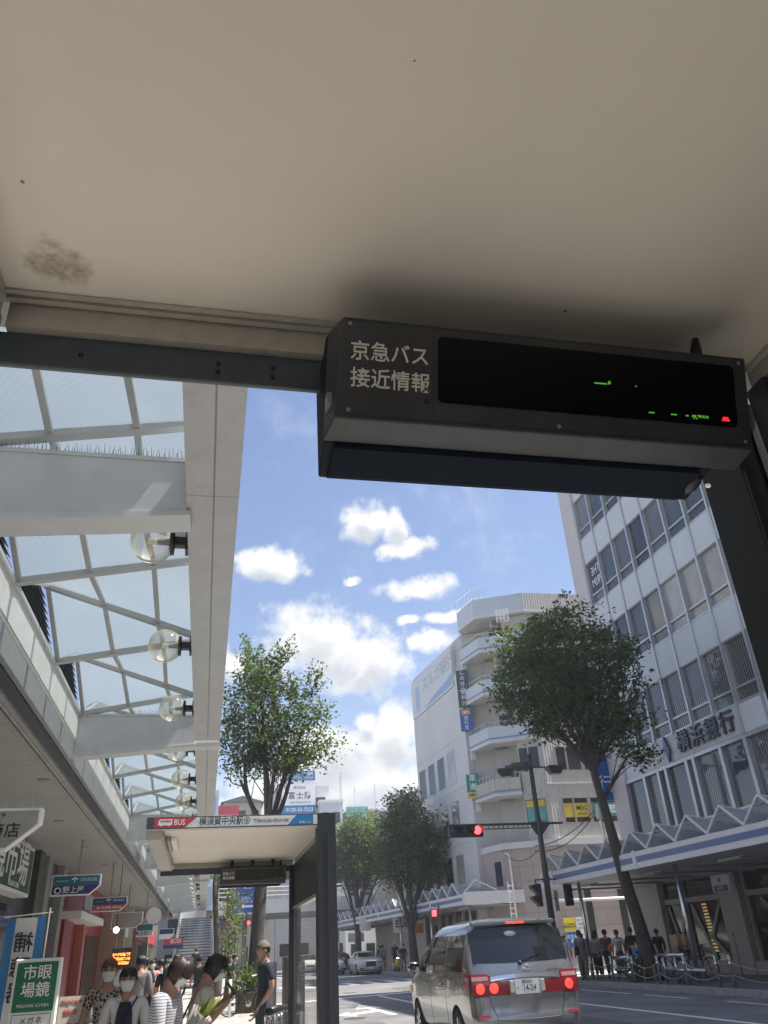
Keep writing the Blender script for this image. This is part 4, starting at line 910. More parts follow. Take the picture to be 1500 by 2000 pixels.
    # vertical signs on the pier
    def vsign(lab, z0, z1, col, txt, size, extra=None, tc=None):
        s = thing('vertical_sign', lab, 'shop sign', (P0.x,P0.y,z0), 0, 'signs stacked on the corner pier')
        Fv = frame((P0.x-.40,P0.y+.02,0), (.86,-.36,0), (0,0,1)) @ Matrix.Translation((0,0,.42))
        MB().box(.0,.80,z0,z1,-.12,0,Fv).build('case', col, s)
        if txt: text(txt, 'lettering', tc or m_letw, s, Fv @ Matrix.Translation((.40,(z0+z1)/2,0)), size, bold=.01, vert=True, spacing=1.0)
        return s, Fv
    s, Fv = vsign('dark green vertical sign with white kana and a yellow floor number', 15.3, 17.85, mat('sign_slate_green', (.035,.075,.085), .4), None, .42)
    text('しのはら', 'lettering', m_letw, s, Fv @ Matrix.Translation((.4,17.1,0)), .34, vert=True, bold=.012, spacing=.92); text('眼科', 'lettering', m_letw, s, Fv @ Matrix.Translation((.4,16.15,0)), .34, vert=True, bold=.012, spacing=.92); MB().box(.06,.74,16.46,16.48,.001,.006,Fv).build('rule', m_letw, s)
    text('7F', 'lettering', mat('lettering_yellow', (.7,.6,.1), .5), s, Fv @ Matrix.Translation((.4,15.55,0)), .4, bold=.02)
    s, Fv = vsign('blue vertical sign with an orange floor tab under the dark green one', 13.75, 15.2, m_blue, None, .3)
    MB().box(.12,.68,14.82,15.12,.001,.008,Fv).build('orange_tab', mat('tab_orange', (.75,.32,.05), .4), s); text('6F', 'lettering', m_letw, s, Fv @ Matrix.Translation((.4,14.97,.008)), .26, bold=.02); text('歯科室', 'lettering', m_letw, s, Fv @ Matrix.Translation((.4,14.28,0)), .30, vert=True, spacing=.92)
    s, Fv = vsign('green vertical sign with two white characters, lowest on the corner pier', 9.95, 11.0, mat('sign_mid_green', (.01,.24,.17), .4), '東進', .45); s2, Fv = vsign('small yellow plate just under the green two-character sign', 9.55, 9.92, mat('plate_yellow', (.62,.46,.08), .4), None, .3)
    text('MSG', 'lettering', m_letk, s2, Fv @ Matrix.Translation((.4,9.73,0)), .26, bold=.01)
    t3 = thing('wall_poster', 'yellow and blue poster on the pinkish stone wall behind the queue', 'poster', (19.8,45.7,1)); MB().box(-.32,.36,1.85,2.55,.06,.075,F3).build('upper_sheet', mat('poster_yellow', (.75,.62,.05), .5), t3); MB().box(-.22,.36,1.10,1.84,.06,.075,F3).build('lower_sheet', m_blue, t3)
    text('ビラ不配布\n喫煙禁止の街', 'lettering', m_letk, t3, F3 @ Matrix.Translation((.02,2.15,.075)), .12, bold=.02); text('はせん\n街', 'lettering', m_letw, t3, F3 @ Matrix.Translation((.06,1.5,.075)), .22, bold=.02)
    t4 = thing('wall_poster', 'white poster with small black text next to the yellow and blue one', 'poster', (20.5,45.7,1)); MB().box(.40,1.02,1.05,2.55,.06,.07,F3).build('sheet', m_letw, t4)
    for i, (s_, z) in enumerate((('山本ビル案内',2.4),('診療時間',2.2),('月火水木金土',2.0),('本館入口',1.7),('駐車場あり',1.45),('受付二階',1.25))): text(s_, 'lettering', m_letk, t4, F3 @ Matrix.Translation((.71,z,.07)), .09, bold=.01)
corner_building()

# ------------------------------------------------------------------ canopies of the far pavement
m_blstr = mat('canopy_blue_band', (.12,.18,.38), .4, var=.05)
m_zg = mat('canopy_glass', (.42,.48,.48), .12, var=.12, alpha=.42, spec=.7)
def canopy(label, a, b, depth, pitch, joints, endcap=False):
    a = Vec(a); b = Vec(b); d = (b-a).normalized(); L_ = (b-a).length
    t = thing('street_canopy', label, 'canopy', (a.x,a.y,.15))
    F = frame((a.x,a.y,0), (d.x,d.y,0), (0,0,1))       # x along the kerb towards the viewer, z out over the road
    MB().box(0,L_,3.50,4.02,-.35,0,F).build('fascia', m_white, t)
    js = [0]+joints+[L_]
    for i in range(len(js)-1):
        MB().box(js[i]+.15,js[i+1]-.15,3.68,3.86,.001,.012,F).build('blue_band', m_blstr, t)
    for j in joints: MB().box(j-.1,j+.1,3.49,4.06,.001,.03,F).build('joint_cover', m_white, t)
    mb = MB(); vs = [Vec((x,y,z)) for x in (0,L_) for y, z in ((3.50,-.35),(3.50,-.33),(3.36,-depth),(3.32,-depth))]
    mb.add([F @ v for v in vs], [(0,1,2,3),(7,6,5,4),(0,4,5,1),(1,5,6,2),(2,6,7,3),(3,7,4,0)]); mb.box(0,L_,3.52,3.62,-depth,-.36,F); mb.build('soffit', mat('canopy_soffit', (.60,.61,.62), .5, var=.06), t)
    x = 1.2
    while x < L_: MB().box(x-.01,x+.01,3.28,3.345,-depth+.05,-.5,F).build('soffit_rib', m_grey, t); x += 2.4
    x = 1.8
    while x < L_-1: MB().box(x,x+1.3,3.36,3.43,-1.1,-1.0,F).build('strip_light', m_white, t); x += 4.8
    x = 0.05; nfr = int((L_-.1)/pitch)
    for k in range(nfr):
        x0 = x+k*pitch; xm = x0+pitch/2; x1 = x0+pitch
        A, B, C_ = F @ Vec((x0,4.06,-.10)), F @ Vec((xm,4.70,-.10)), F @ Vec((x1,4.06,-.10))
        A2, B2, C2 = F @ Vec((x0,4.06,-2.3)), F @ Vec((xm,4.32,-2.3)), F @ Vec((x1,4.06,-2.3))
        g = MB(); up = Vec((0,0,.012)); g.add([A,B,B2,A2]+[v+up for v in (A,B,B2,A2)], [(0,1,2,3),(7,6,5,4),(0,4,5,1),(1,5,6,2),(2,6,7,3),(3,7,4,0)]); g.add([B,C_,C2,B2]+[v+up for v in (B,C_,C2,B2)], [(0,1,2,3),(7,6,5,4),(0,4,5,1),(1,5,6,2),(2,6,7,3),(3,7,4,0)])
        gl = g.build('roof_glass', m_zg, t)
        mb = MB(); mb.bar(A,B,.055,.055); mb.bar(B,C_,.055,.055); mb.bar(B,B2,.05,.05); mb.bar(C_,C2,.05,.05); mb.build('frame', m_white, gl)
    x = 2.5
    while x < L_:
        c = F @ Vec((x,0,-.55)); MB().tube([(c.x,c.y,.15),(c.x,c.y,3.48)], .07, 10).build('post', m_steel, t, smooth=True); x += 7.2
    if endcap:
        MB().box(-.02,0-.001,3.48,4.08,-depth,0,F).build('end_board', m_white, t)
    return t
canopy('near street canopy with zigzag glass and blue bands in front of the grey office block', (14.12,35.0), (14.95,3.0), 3.75, 1.78, [1.25,8.2,15.6,23])
canopy('far street canopy with zigzag glass and blue bands before the white corner building', (11.9,86), (14.2,47.0), 3.6, 1.9, [6,13,20,27,33])
t = thing('canopy_end_board', 'plain white end board of the far street canopy, facing the side street', 'canopy', (16,47,3.4)); MB().box(14.22,17.85,46.9,46.99,3.46,4.12).build('board', m_white, t)
mb = MB(); 
for p, q in (((14.3,46.9,4.13),(15.0,46.9,4.72)),((15.0,46.9,4.72),(16.2,46.9,4.16)),((15,46.9,4.72),(15,47.6,4.72))): mb.bar(p,q,.06,.06)
mb.build('frame', m_white, t)

# ------------------------------------------------------------------ far end: footbridge deck, stairs, buildings on the slope
m_deck = mat('deck_white_panel', (.58,.60,.62), .5, var=.06, scale=.6, streak=.2)
def deck():
    t = thing('footbridge', 'long white pedestrian deck crossing the far end of the street', 'footbridge', (10,84,.15))
    MB().box(1.2,30,82,90,4.75,5.1).build('slab', mat('deck_soffit', (.20,.20,.20), .7), t)
    for x in np.arange(1.2, 29, 2.2): MB().box(x+.01,x+2.19,81.9,81.99,5.0,6.15).build('side_panel', m_deck, t)
    mb = MB()
    for z in (6.5,6.85,7.2): mb.tube([(1.2,82,z),(30,82,z)], .035, 6)
    for x in np.arange(1.2, 30, 1.5): mb.tube([(x,82,6.1),(x,82,7.2)], .03, 5, False)
    mb.build('railing', m_white, t)
    for x in (3.5,12.5,21): MB().tube([(x,86,-.05),(x,86,4.75)], .5, 14).build('column', m_white, t, smooth=True)
    t = thing('staircase', 'grey public staircase climbing to the deck beside the walkway', 'stairs', (0,60,.05))
    n = 26
    for k in range(n):
        y = 56.5+.62*k; z = .05+.19*k; MB().box(-1.75,.55,y,y+.64,z+.10,z+.19).build('step', mat('step_grey', (.17,.17,.17), .8, var=.15), t)
    for x, rl in ((-1.85,'left'),(.62,'right')):
        mb = MB(); P = [Vec((x,56.3,.35)),Vec((x,56.3,1.35)),Vec((x,72.6,6.2)),Vec((x,72.6,5.0))]; Q = [p+Vec((.1,0,0)) for p in P]
        mb.add(P+Q, [(0,1,2,3),(7,6,5,4),(0,4,5,1),(1,5,6,2),(2,6,7,3),(3,7,4,0)]); mb.build('side_panel', mat('perforated_white', (.62,.63,.64), .4, var=.45, scale=2.2), t)
        mb = MB(); mb.tube([(x+.05,56.3,1.5),(x+.05,72.6,6.35)], .04, 6); mb.build('handrail', m_steel, t)
    MB().box(-1.85,.7,72.6,82,4.75,5.0).build('landing', m_pave, t)
    t = thing('shop_sign', 'red, white and navy shop sign at the foot of the stairs', 'shop sign', (-2.2,54.5,2)); MB().box(-2.3,-1.15,54.5,54.6,2.42,2.75).build('red_face', m_red, t); MB().box(-2.3,-1.15,54.5,54.6,2.22,2.415).build('navy_face', m_dblue, t); text('ECO', 'lettering', m_letw, t, frame((-1.6,54.499,2.585)), .30, bold=.02)
deck()
def bld(label, x0, x1, y, dep, z0, z1, col, rows, cols, wz=1.3, ww=None, roof=None, streak=.2, grp='buildings at the far end of the street', wm=None):
    t = thing('far_building', label, 'building', ((x0+x1)/2, y, z0), 0, grp)
    MB().box(x0,x1,y,y+dep,z0,z1).build('wall', mat('far_wall_%d_%d' % (int(col[0]*100), int(col[2]*100)), col, .7, var=.06, scale=.4, streak=streak), t)
    sx = (x1-x0)/max(cols,1); sz = (z1-z0)/max(rows,1)
    for r in range(rows):
        for c in range(cols):
            w = ww or sx*.55; cx = x0+sx*(c+.5); cz = z0+sz*(r+.5)
            MB().box(cx-w/2,cx+w/2,y-.04,y-.002,cz-wz/2,cz+wz/2).build('window', wm or m_wgl, t)
    if roof == 'gable':
        mb = MB(); h = (x1-x0)*.16; a = [(x0-.4,y-.5,z1),(x1+.4,y-.5,z1),((x0+x1)/2,y-.5,z1+h)]; b = [(p[0],y+dep+.5,p[2]) for p in a]
        mb.add(a+b, [(0,1,2),(5,4,3),(0,3,4,1),(1,4,5,2),(2,5,3,0)]); mb.build('roof', mat('far_roof_grey', (.16,.16,.17), .6), t)
    elif roof == 'hip':
        mb = MB(); h = 1.2; a = [(x0-.5,y-.5,z1),(x1+.5,y-.5,z1),(x1+.5,y+dep+.5,z1),(x0-.5,y+dep+.5,z1)]; b = [(x0+1.5,y+dep/2,z1+h),(x1-1.5,y+dep/2,z1+h)]
        mb.add(a+b, [(0,1,5,4),(1,2,5),(2,3,4,5),(3,0,4),(0,3,2,1)]); mb.build('roof', mat('far_roof_brown', (.20,.17,.15), .6), t)
    elif roof == 'parapet': MB().box(x0-.1,x1+.1,y-.1,y+dep,z1,z1+.35).build('roof', m_white, t)
    return t
def far():
    # billboard building
    t = bld('white block carrying a large blue and white billboard with a phone number', 8.4,15.1,106,12,-.05,20.6,(.62,.63,.65),5,3,roof='parapet')
    b = thing('billboard', 'blue and white billboard with black characters and a phone number on a distant roof', 'billboard', (11,105.4,17))
    MB().box(8.9,13.2,105.3,105.6,17.0,22.4).build('board', m_letw, b); F = frame((8.9,105.3,17), (1,0,0), (0,0,1))
    MB().box(.0,4.3,4.2,5.4,.001,.02,F).build('top_strip', m_cyan, b); MB().box(0,4.3,.05,1.15,.001,.02,F).build('phone_strip', m_cyan, b)
    text('マンションの大規模\n修繕・屋上防水工事', 'lettering', m_letw, b, F @ Matrix.Translation((2.15,4.8,.021)), .42, bold=.01); text('株式会社', 'lettering', m_letk, b, F @ Matrix.Translation((2.3,3.3,.001)), .4)
    text('富士防', 'lettering', m_letk, b, F @ Matrix.Translation((2.3,2.3,.001)), .95, spacing=1.2, bold=.01); text('0120-32-7223', 'lettering', m_letw, b, F @ Matrix.Translation((2.3,.6,.021)), .62, bold=.02); text('一級建築士事務所 総合防水工事', 'lettering', m_letk, b, F @ Matrix.Translation((2.3,1.5,.001)), .2)
    mb = MB(); 
    for x in (9,10.4,11.8,13.1): mb.tube([(x,105.7,20.9),(x,105.7,23)], .05, 5)
    mb.tube([(9,105.7,23),(13.1,105.7,23)], .05, 5); mb.build('support_frame', m_grey, b)
    bld('pale stepped block right of the billboard', 13.6,16.5,104,8,-.05,18.2,(.66,.67,.69),5,2,roof='parapet')
    t = bld('cream house with a grey roof high on the slope behind the tree', 1.8,7.2,120,9,14,21.0,(.58,.53,.42),2,3,roof='gable')
    bld('tan house with a low brown roof left of the cream house', -1.5,2.6,116,7,12,18.6,(.46,.38,.28),2,2,roof='hip')
    t = bld('red and mural fronted building under the cream house', -1.5,7.4,95,6,-.05,15.0,(.52,.47,.42),4,4,roof='parapet')
    s = thing('mural_sign', 'red sign strip above a colourful painted wall', 'shop sign', (1.5,94.8,14)); MB().box(0,3.2,94.7,94.9,15.6,16.6).build('red_strip', m_red, s); MB().box(0,6.6,94.72,94.9,13.2,15.55).build('mural', mat('mural_paint', (.55,.25,.12), .6, var=.6, scale=.9, col2=(.30,.42,.30)), s)
    bld('teal trimmed block right of the pale stepped block', 17,23,128,8,-.05,19.4,(.55,.62,.64),5,4)
    s = thing('teal_sign', 'pale teal sign band on a distant roof', 'shop sign', (19,127,20)); MB().box(16.8,20.2,127,127.6,19.5,22).build('face', mat('pale_teal', (.22,.50,.56), .5), s); text('ニチイ学館', 'lettering', m_letw, s, frame((18.5,126.99,20.7)), .7)
    s = thing('teal_sign', 'second pale teal sign band, right of the first and lower', 'shop sign', (22.5,127,19)); MB().box(20.8,24.2,127,127.6,19.4,21.2).build('face', mat('pale_teal', (.22,.50,.56), .5), s)
    bld('grey roofed house above the treetops at the street end', 23.5,30,142,9,12,22.6,(.50,.49,.46),2,3,roof='hip')
    bld('pale house beside the white corner building treetops', 30,36,135,9,8,20.5,(.62,.61,.58),2,3,roof='gable')
    bld('white apartment block behind the footbridge', 12,24,112,10,-.05,13.5,(.60,.60,.60),4,6,roof='parapet')
    bld('light blue glass block peeping beside the walkway fascia', -2.2,.8,84,8,-.05,16.4,(.52,.60,.66),6,3,wz=1.6,wm=mat('sky_glass', (.30,.42,.52), .1, var=.1))
    bld('low grey building under the footbridge', 2.5,14,108,6,-.05,6,(.50,.49,.46),2,5)
    bld('tall grey building closing the far street on the right', 20,34,92,10,-.05,15,(.52,.50,.47),4,5)
    bld('tan building behind the far canopy', 15.9,17.8,62,20,-.05,12.5,(.54,.50,.44),4,1)
    bld('grey office block closing the end of the walkway', -9,-1.6,88,8,-.05,12,(.40,.39,.38),4,3)
    # blocks behind the viewer, seen only in reflections
    bld('long tiled block behind the viewer on the far side', 19,33,-52,44,-.05,24,(.50,.48,.45),6,6); bld('grey block behind the viewer on the near side', -18,-6,-60,44,-.05,20,(.45,.44,.43),5,5); bld('wide block closing the street behind the viewer', -25,40,-100,14,-.05,20,(.48,.47,.46),5,12)
    # aerials
    mb = MB()
    for x, y, z, h in ((16.4,104,18.5,5),(24.8,142,24,4),(20,128,22,5.5),(28,140,23.5,5)):
        mb2 = thing('roof_aerial', 'thin aerial on a distant roof', 'aerial', (x,y,z), 0, 'aerials on distant roofs'); m2 = MB(); m2.tube([(x,y,z-.6),(x,y,z+h*.7)], .03, 5); 
        for k in range(2): m2.tube([(x-.3,y,z+h*.7-.5*k-.2),(x+.3,y,z+h*.7-.5*k-.2)], .02, 4)
        m2.build('mast', m_grey, mb2)
far()
# wooded slope under the houses
def hills():
    mb = MB(); n, m_ = 40, 10; rnd = random.Random(3); vs = []; fs = []
    for j in range(m_+1):
        for i in range(n+1):
            x = -60+i*4.; y = 112+j*12.; h = 15*min(1, j/3.)*(1+.25*sin(i*.7)+.2*sin(i*1.9+j)); vs.append((x, y, max(.1, h-2) if j else -.1))
    for j in range(m_):
        for i in range(n): a = j*(n+1)+i; fs.append((a,a+1,a+n+2,a+n+1))
    mb.add(vs, fs); tag(mb.build('hills', mat('wooded_slope', (.07,.09,.05), .9, var=.5, scale=.6, bump=1., bscale=3), smooth=True), kind='structure')
hills()
# ------------------------------------------------------------------ street trees
def leafmat(name, a, b):
    mt = bpy.data.materials.new(name); mt.use_nodes = True; nt = mt.node_tree; N = nt.nodes; L = nt.links; p = N['Principled BSDF']
    tc = N.new('ShaderNodeTexCoord'); ns = N.new('ShaderNodeTexNoise'); ns.inputs['Scale'].default_value = 1.1; ns.inputs['Detail'].default_value = 4; L.new(tc.outputs['Object'], ns.inputs[0])
    oi = N.new('ShaderNodeNewGeometry'); ad = N.new('ShaderNodeMath'); ad.operation = 'MULTIPLY_ADD'; L.new(oi.outputs['Random Per Island'], ad.inputs[0]); ad.inputs[1].default_value = .7; L.new(ns.outputs[0], ad.inputs[2])
    mr = N.new('ShaderNodeMapRange'); mr.inputs[1].default_value = .4; mr.inputs[2].default_value = 1.1; L.new(ad.outputs[0], mr.inputs[0])
    mx = N.new('ShaderNodeMix'); mx.data_type = 'RGBA'; L.new(mr.outputs[0], mx.inputs[0]); mx.inputs[6].default_value = (*a,1); mx.inputs[7].default_value = (*b,1)
    L.new(mx.outputs[2], p.inputs['Base Color']); p.inputs['Roughness'].default_value = .45; p.inputs['Specular IOR Level'].default_value = .4
    tr = N.new('ShaderNodeBsdfTranslucent'); hs = N.new('ShaderNodeMix'); hs.data_type = 'RGBA'; hs.blend_type = 'MULTIPLY'; hs.inputs[0].default_value = 1; L.new(mx.outputs[2], hs.inputs[6]); hs.inputs[7].default_value = (1.5,1.6,.75,1); L.new(hs.outputs[2], tr.inputs[0])
    ms = N.new('ShaderNodeMixShader'); ms.inputs[0].default_value = .45; L.new(p.outputs[0], ms.inputs[1]); L.new(tr.outputs[0], ms.inputs[2]); L.new(ms.outputs[0], N['Material Output'].inputs[0])
    return mt
m_bark = mat('grey_bark', (.075,.066,.058), .9, var=.35, scale=7, bump=.9, bscale=26, aniso=(1,1,.35))
m_leaf = leafmat('zelkova_leaf', (.032,.055,.020), (.105,.15,.045)); m_leaf2 = leafmat('pale_leaf', (.05,.08,.02), (.14,.16,.04))
def leaves(pts, size, rs, m, name, parent, up=.55):
    n = len(pts); pts = np.asarray(pts)
    nrm = rs.normal(size=(n,3)); nrm[:,2] = np.abs(nrm[:,2])+up; nrm /= np.linalg.norm(nrm, axis=1)[:,None]
    a = rs.normal(size=(n,3)); a -= nrm*(a*nrm).sum(1)[:,None]; a /= np.linalg.norm(a, axis=1)[:,None]; b = np.cross(nrm, a)
    s = size*rs.uniform(.6,1.25,size=(n,1)); w = s*.30
    q = np.stack([pts-a*s*.55, pts+b*w+nrm*w*.35, pts+a*s*.55-nrm*s*.12, pts-b*w+nrm*w*.35], 1).reshape(-1,3)
    me = bpy.data.meshes.new(name); me.vertices.add(4*n); me.vertices.foreach_set('co', q.astype(np.float32).ravel())
    me.loops.add(6*n); me.polygons.add(2*n); k = np.arange(n)*4
    me.loops.foreach_set('vertex_index', np.stack([k,k+1,k+2,k,k+2,k+3],1).astype(np.int32).ravel()); me.polygons.foreach_set('loop_start', (np.arange(2*n)*3).astype(np.int32))
    me.materials.append(m); me.update(calc_edges=True); me.validate()
    o = bpy.data.objects.new(name, me); COL.objects.link(o); return attach(o, parent)
def tree(label, trunk, radii, lobes, ncl, per, size, seed, shoots=0, m=None, limbs=None, clr=.42, group='street trees along the kerbs', twig=.02, flat=.6):
    rs = np.random.RandomState(seed); b = trunk[0]
    t = thing('street_tree', label, 'tree', b, 0, group)
    T = smoothcurve(trunk, 6); rr = np.interp(np.linspace(0,1,len(T)), np.linspace(0,1,len(radii)), radii)
    mb = MB(); mb.tube(T, list(rr), 10)
    fork = T[-1]; L_ = np.array([l[:6] for l in lobes]); vol = np.array([l[3]*l[4]*l[5] for l in lobes]); vol = vol/vol.sum()
    ends = []
    for i, l in enumerate(lobes):                       # a limb into every lobe
        c = Vec(l[:3]); k = int(len(T)*(l[6] if len(l) > 6 else .98)); k = min(k, len(T)-1); s0 = T[k]; r0 = rr[k]*.62
        mid = s0.lerp(c, .5) + Vec(tuple(rs.normal(size=3)*.12)) + Vec((0,0,.10*(c-s0).length))*(-1 if c.z < s0.z else .3)
        P = smoothcurve([s0, mid, c], 5); mb.tube(P, list(np.linspace(r0, r0*.35, len(P))), 7, False); ends.append((P, r0))
    pts = []
    for q in range(ncl):
        i = rs.choice(len(lobes), p=vol); l = lobes[i]
        v = rs.normal(size=3); v /= np.linalg.norm(v); v *= rs.uniform(.25,1.)**.45
        c = np.array(l[:3]) + v*np.array(l[3:6])
        P, r0 = ends[i]; s0 = P[rs.randint(2, len(P))]
        if rs.rand() < .5:
            cv = Vec(tuple(c)); mid = s0.lerp(cv,.5)+Vec(tuple(rs.normal(size=3)*.10)); mb.tube(smoothcurve([s0,mid,cv],3), [twig*1.3,twig*1.2,twig*1.0,twig*.9,twig*.75,twig*.6,twig*.4], 4, False)
        k = rs.poisson(per); off = rs.normal(size=(k,3))*np.array([clr,clr,clr*flat]); pts.append(c+off)
    for q in range(shoots):
        i = rs.choice(len(lobes)); l = lobes[i]; a = rs.uniform(0, 2*pi); c = np.array([l[0]+cos(a)*l[3]*rs.uniform(.1,.75), l[1]+sin(a)*l[4]*.6, l[2]+l[5]*.72])
        h = rs.uniform(.8,1.9); d = np.array([rs.normal()*.22+cos(a)*.45+.1, rs.normal()*.2, 1.]); d /= np.linalg.norm(d)
        mb.tube([Vec(tuple(c)), Vec(tuple(c+d*h*.5+rs.normal(size=3)*.05)), Vec(tuple(c+d*h))], [.012,.009,.004], 4, False)
        n_ = int(34*h); u = rs.uniform(.1,1.,size=(n_,1)); pts.append(c+d*h*u+rs.normal(size=(n_,3))*np.array([.10,.10,.06]))
    mb.build('trunk', m_bark, t, smooth=True)
    leaves(np.concatenate(pts), size, rs, m or m_leaf, 'crown', t)
    return t
tree('tall street tree behind the further bus shelter, with wispy shoots on top', [(1.70,30,.05),(1.76,30,2.0),(1.86,30,3.7),(2.05,30,5.2)], [.30,.23,.21,.19],
     [(1.45,30,9.5,1.3,1.5,1.9),(1.15,30.2,8.2,1.05,1.2,1.4),(3.3,30,9.0,1.15,1.3,1.5),(2.5,29.8,8.5,1.2,1.4,1.5),(3.0,30.1,7.8,.9,1.,.7),(1.0,30,7.2,.75,.8,.5),(1.7,30,10.6,.8,1.0,.8)], 104, 88, .14, 11, shoots=84, clr=.33)
tree('big dense street tree whose leaning trunk crosses the near canopy', [(15.0,28.2,.12),(14.75,28.1,1.8),(14.42,28,3.55),(14.22,28,5.3),(14.0,28,6.9)], [.31,.22,.20,.165,.13],
     [(13.7,28,11.3,1.7,2.0,1.5),(11.9,28,11.6,.95,1.3,1.2),(11.5,28,10.2,.75,1.2,1.1),(12.4,28.2,9.3,.9,1.3,.7),(15.4,28,11.6,1.0,1.3,1.2),(15.8,28,10.4,.8,1.2,1.0),(15.8,27.9,8.9,.75,1.1,.8),(13.0,28,12.9,.9,1.2,.55),(14.6,28,13.0,.8,1.1,.5),(14.2,27.8,9.2,1.3,1.4,.8),(13.3,28.1,8.4,.8,1.0,.5),(14.7,28.0,8.2,.8,1.0,.5),(12.6,28,8.7,.7,.9,.5),(11.6,28,9.3,.6,.9,.5),(15.3,28,9.2,.9,1.2,.8),(15.6,28,7.6,.6,.8,.5,.80),(12.9,27.6,10.4,1.2,1.2,1.0)], 235, 66, .19, 5, clr=.32, shoots=9)
tree('dark vase-shaped street tree beside the far canopy, nearer of two', [(13.35,56,.1),(13.3,56,1.2),(13.25,56,2.2),(13.2,56,2.9)], [.32,.28,.25,.2],
     [(13.5,56,9.0,1.7,1.8,2.1,.9),(12.1,56,8.0,1.0,1.2,1.7,.8),(14.9,56,7.6,1.2,1.3,1.6,.85),(13.4,56,7.0,1.8,1.7,1.3,.7),(11.9,56,6.3,.8,.9,.9,.6),(15.3,56,6.2,.9,1.,.8,.75),(14.2,56.3,5.7,1.0,1.0,.7,.6),(12.7,56,5.6,.9,1.,.7,.6),(15.6,56,7.2,.8,.9,1.2,.8)], 200, 66, .22, 21, clr=.42, twig=.035)
tree('vase-shaped street tree just right of the further shelter post, farther of two', [(12.75,74,.1),(12.8,74,1.6),(12.85,74,3.0)], [.34,.3,.24],
     [(12.7,74,10.2,1.5,1.6,2.0,.9),(11.6,74,9.4,1.1,1.2,1.8,.8),(14.3,74,9.6,1.4,1.3,1.9,.85),(13.0,74,7.6,1.7,1.6,1.4,.7),(15.4,74,8.2,1.1,1.2,1.2,.8)], 200, 66, .26, 31, clr=.48, twig=.045)
tree('thin tree with sparse yellowish leaves behind the further shelter', [(.75,42,.05),(.62,42,2.4),(.42,42,4.2),(.40,42,5.3)], [.2,.15,.11,.07],
     [(.9,42,4.8,.5,.6,.5,.7),(.4,42,5.8,.5,.6,.5),(1.2,42,3.3,.4,.5,.6,.5),(.1,42,6.3,.4,.5,.5)], 34, 26, .16, 41, m=m_leaf2, clr=.26)
tree('young yellowish tree beside the round traffic sign', [(1.25,47,.05),(1.3,47,1.6),(1.35,47,3.0)], [.06,.05,.04], [(1.4,47,2.7,.45,.5,.7,.6),(1.5,47,1.9,.35,.4,.5,.4),(1.5,47,4.1,.5,.5,.6)], 30, 24, .16, 43, m=m_leaf2, clr=.25)
for (x, y, h, r, s, lab) in ((20,118,21,4.5,1,'distant green tree on the slope right of the billboard'),(26,122,22,5,2,'broad distant tree on the slope above the far canopy'),(3.2,92,12.5,1.8,3,'distant yellow-green tree in front of the mural'),(15.5,112,18,3,4,'distant tree beside the pale stepped block')):
    tree(lab, [(x,y,0),(x,y,h*.35),(x,y,h*.6)], [.3,.25,.15], [(x,y,h*.72,r,r,h*.2),(x-r*.5,y,h*.62,r*.6,r*.6,h*.14),(x+r*.55,y,h*.64,r*.6,r*.6,h*.15)], 70, 42, .5, 60+s, m=m_leaf2 if s == 3 else m_leaf, clr=.8, group='trees at the far end of the street', twig=.05)
# ------------------------------------------------------------------ vehicles (local: +y forward, origin on the ground under the rear bumper)
m_silver = mat('silver_car_paint', (.29,.295,.30), .22, .75, var=.03, scale=3, coat=.8)
m_wcar = mat('white_car_paint', (.62,.61,.57), .3, .0, var=.02, coat=.8)
m_dcar = mat('dark_car_paint', (.03,.035,.045), .25, .3, var=.03, coat=.8)
m_cglass = mat('car_glass', (.008,.010,.012), .03, var=0, spec=.8)
m_tyre = mat('tyre_rubber', (.018,.018,.018), .85, var=.1)
m_chrome = mat('chrome', (.75,.75,.76), .08, 1., var=0)
m_lred = mat('lamp_red', (.22,.006,.010), .12, var=.2, scale=30, coat=1.); m_lwht = mat('lamp_clear', (.55,.52,.5), .1, var=.1, scale=30, coat=1.)
m_lpink = mat('lamp_rose', (.42,.22,.21), .1, var=.2, scale=30, coat=1.)
m_brake = mat('brake_light_lit', (.6,.02,.02), .3, emit=(1.,.045,.03), es=1.25, var=.5, scale=60)
m_head = mat('headlamp_glass', (.5,.52,.53), .08, .3, var=.1, coat=1.)
def interp(tab, z):
    zs = [r[0] for r in tab]
    return [float(np.interp(z, zs, [r[k] for r in tab])) for k in range(1, len(tab[0]))]
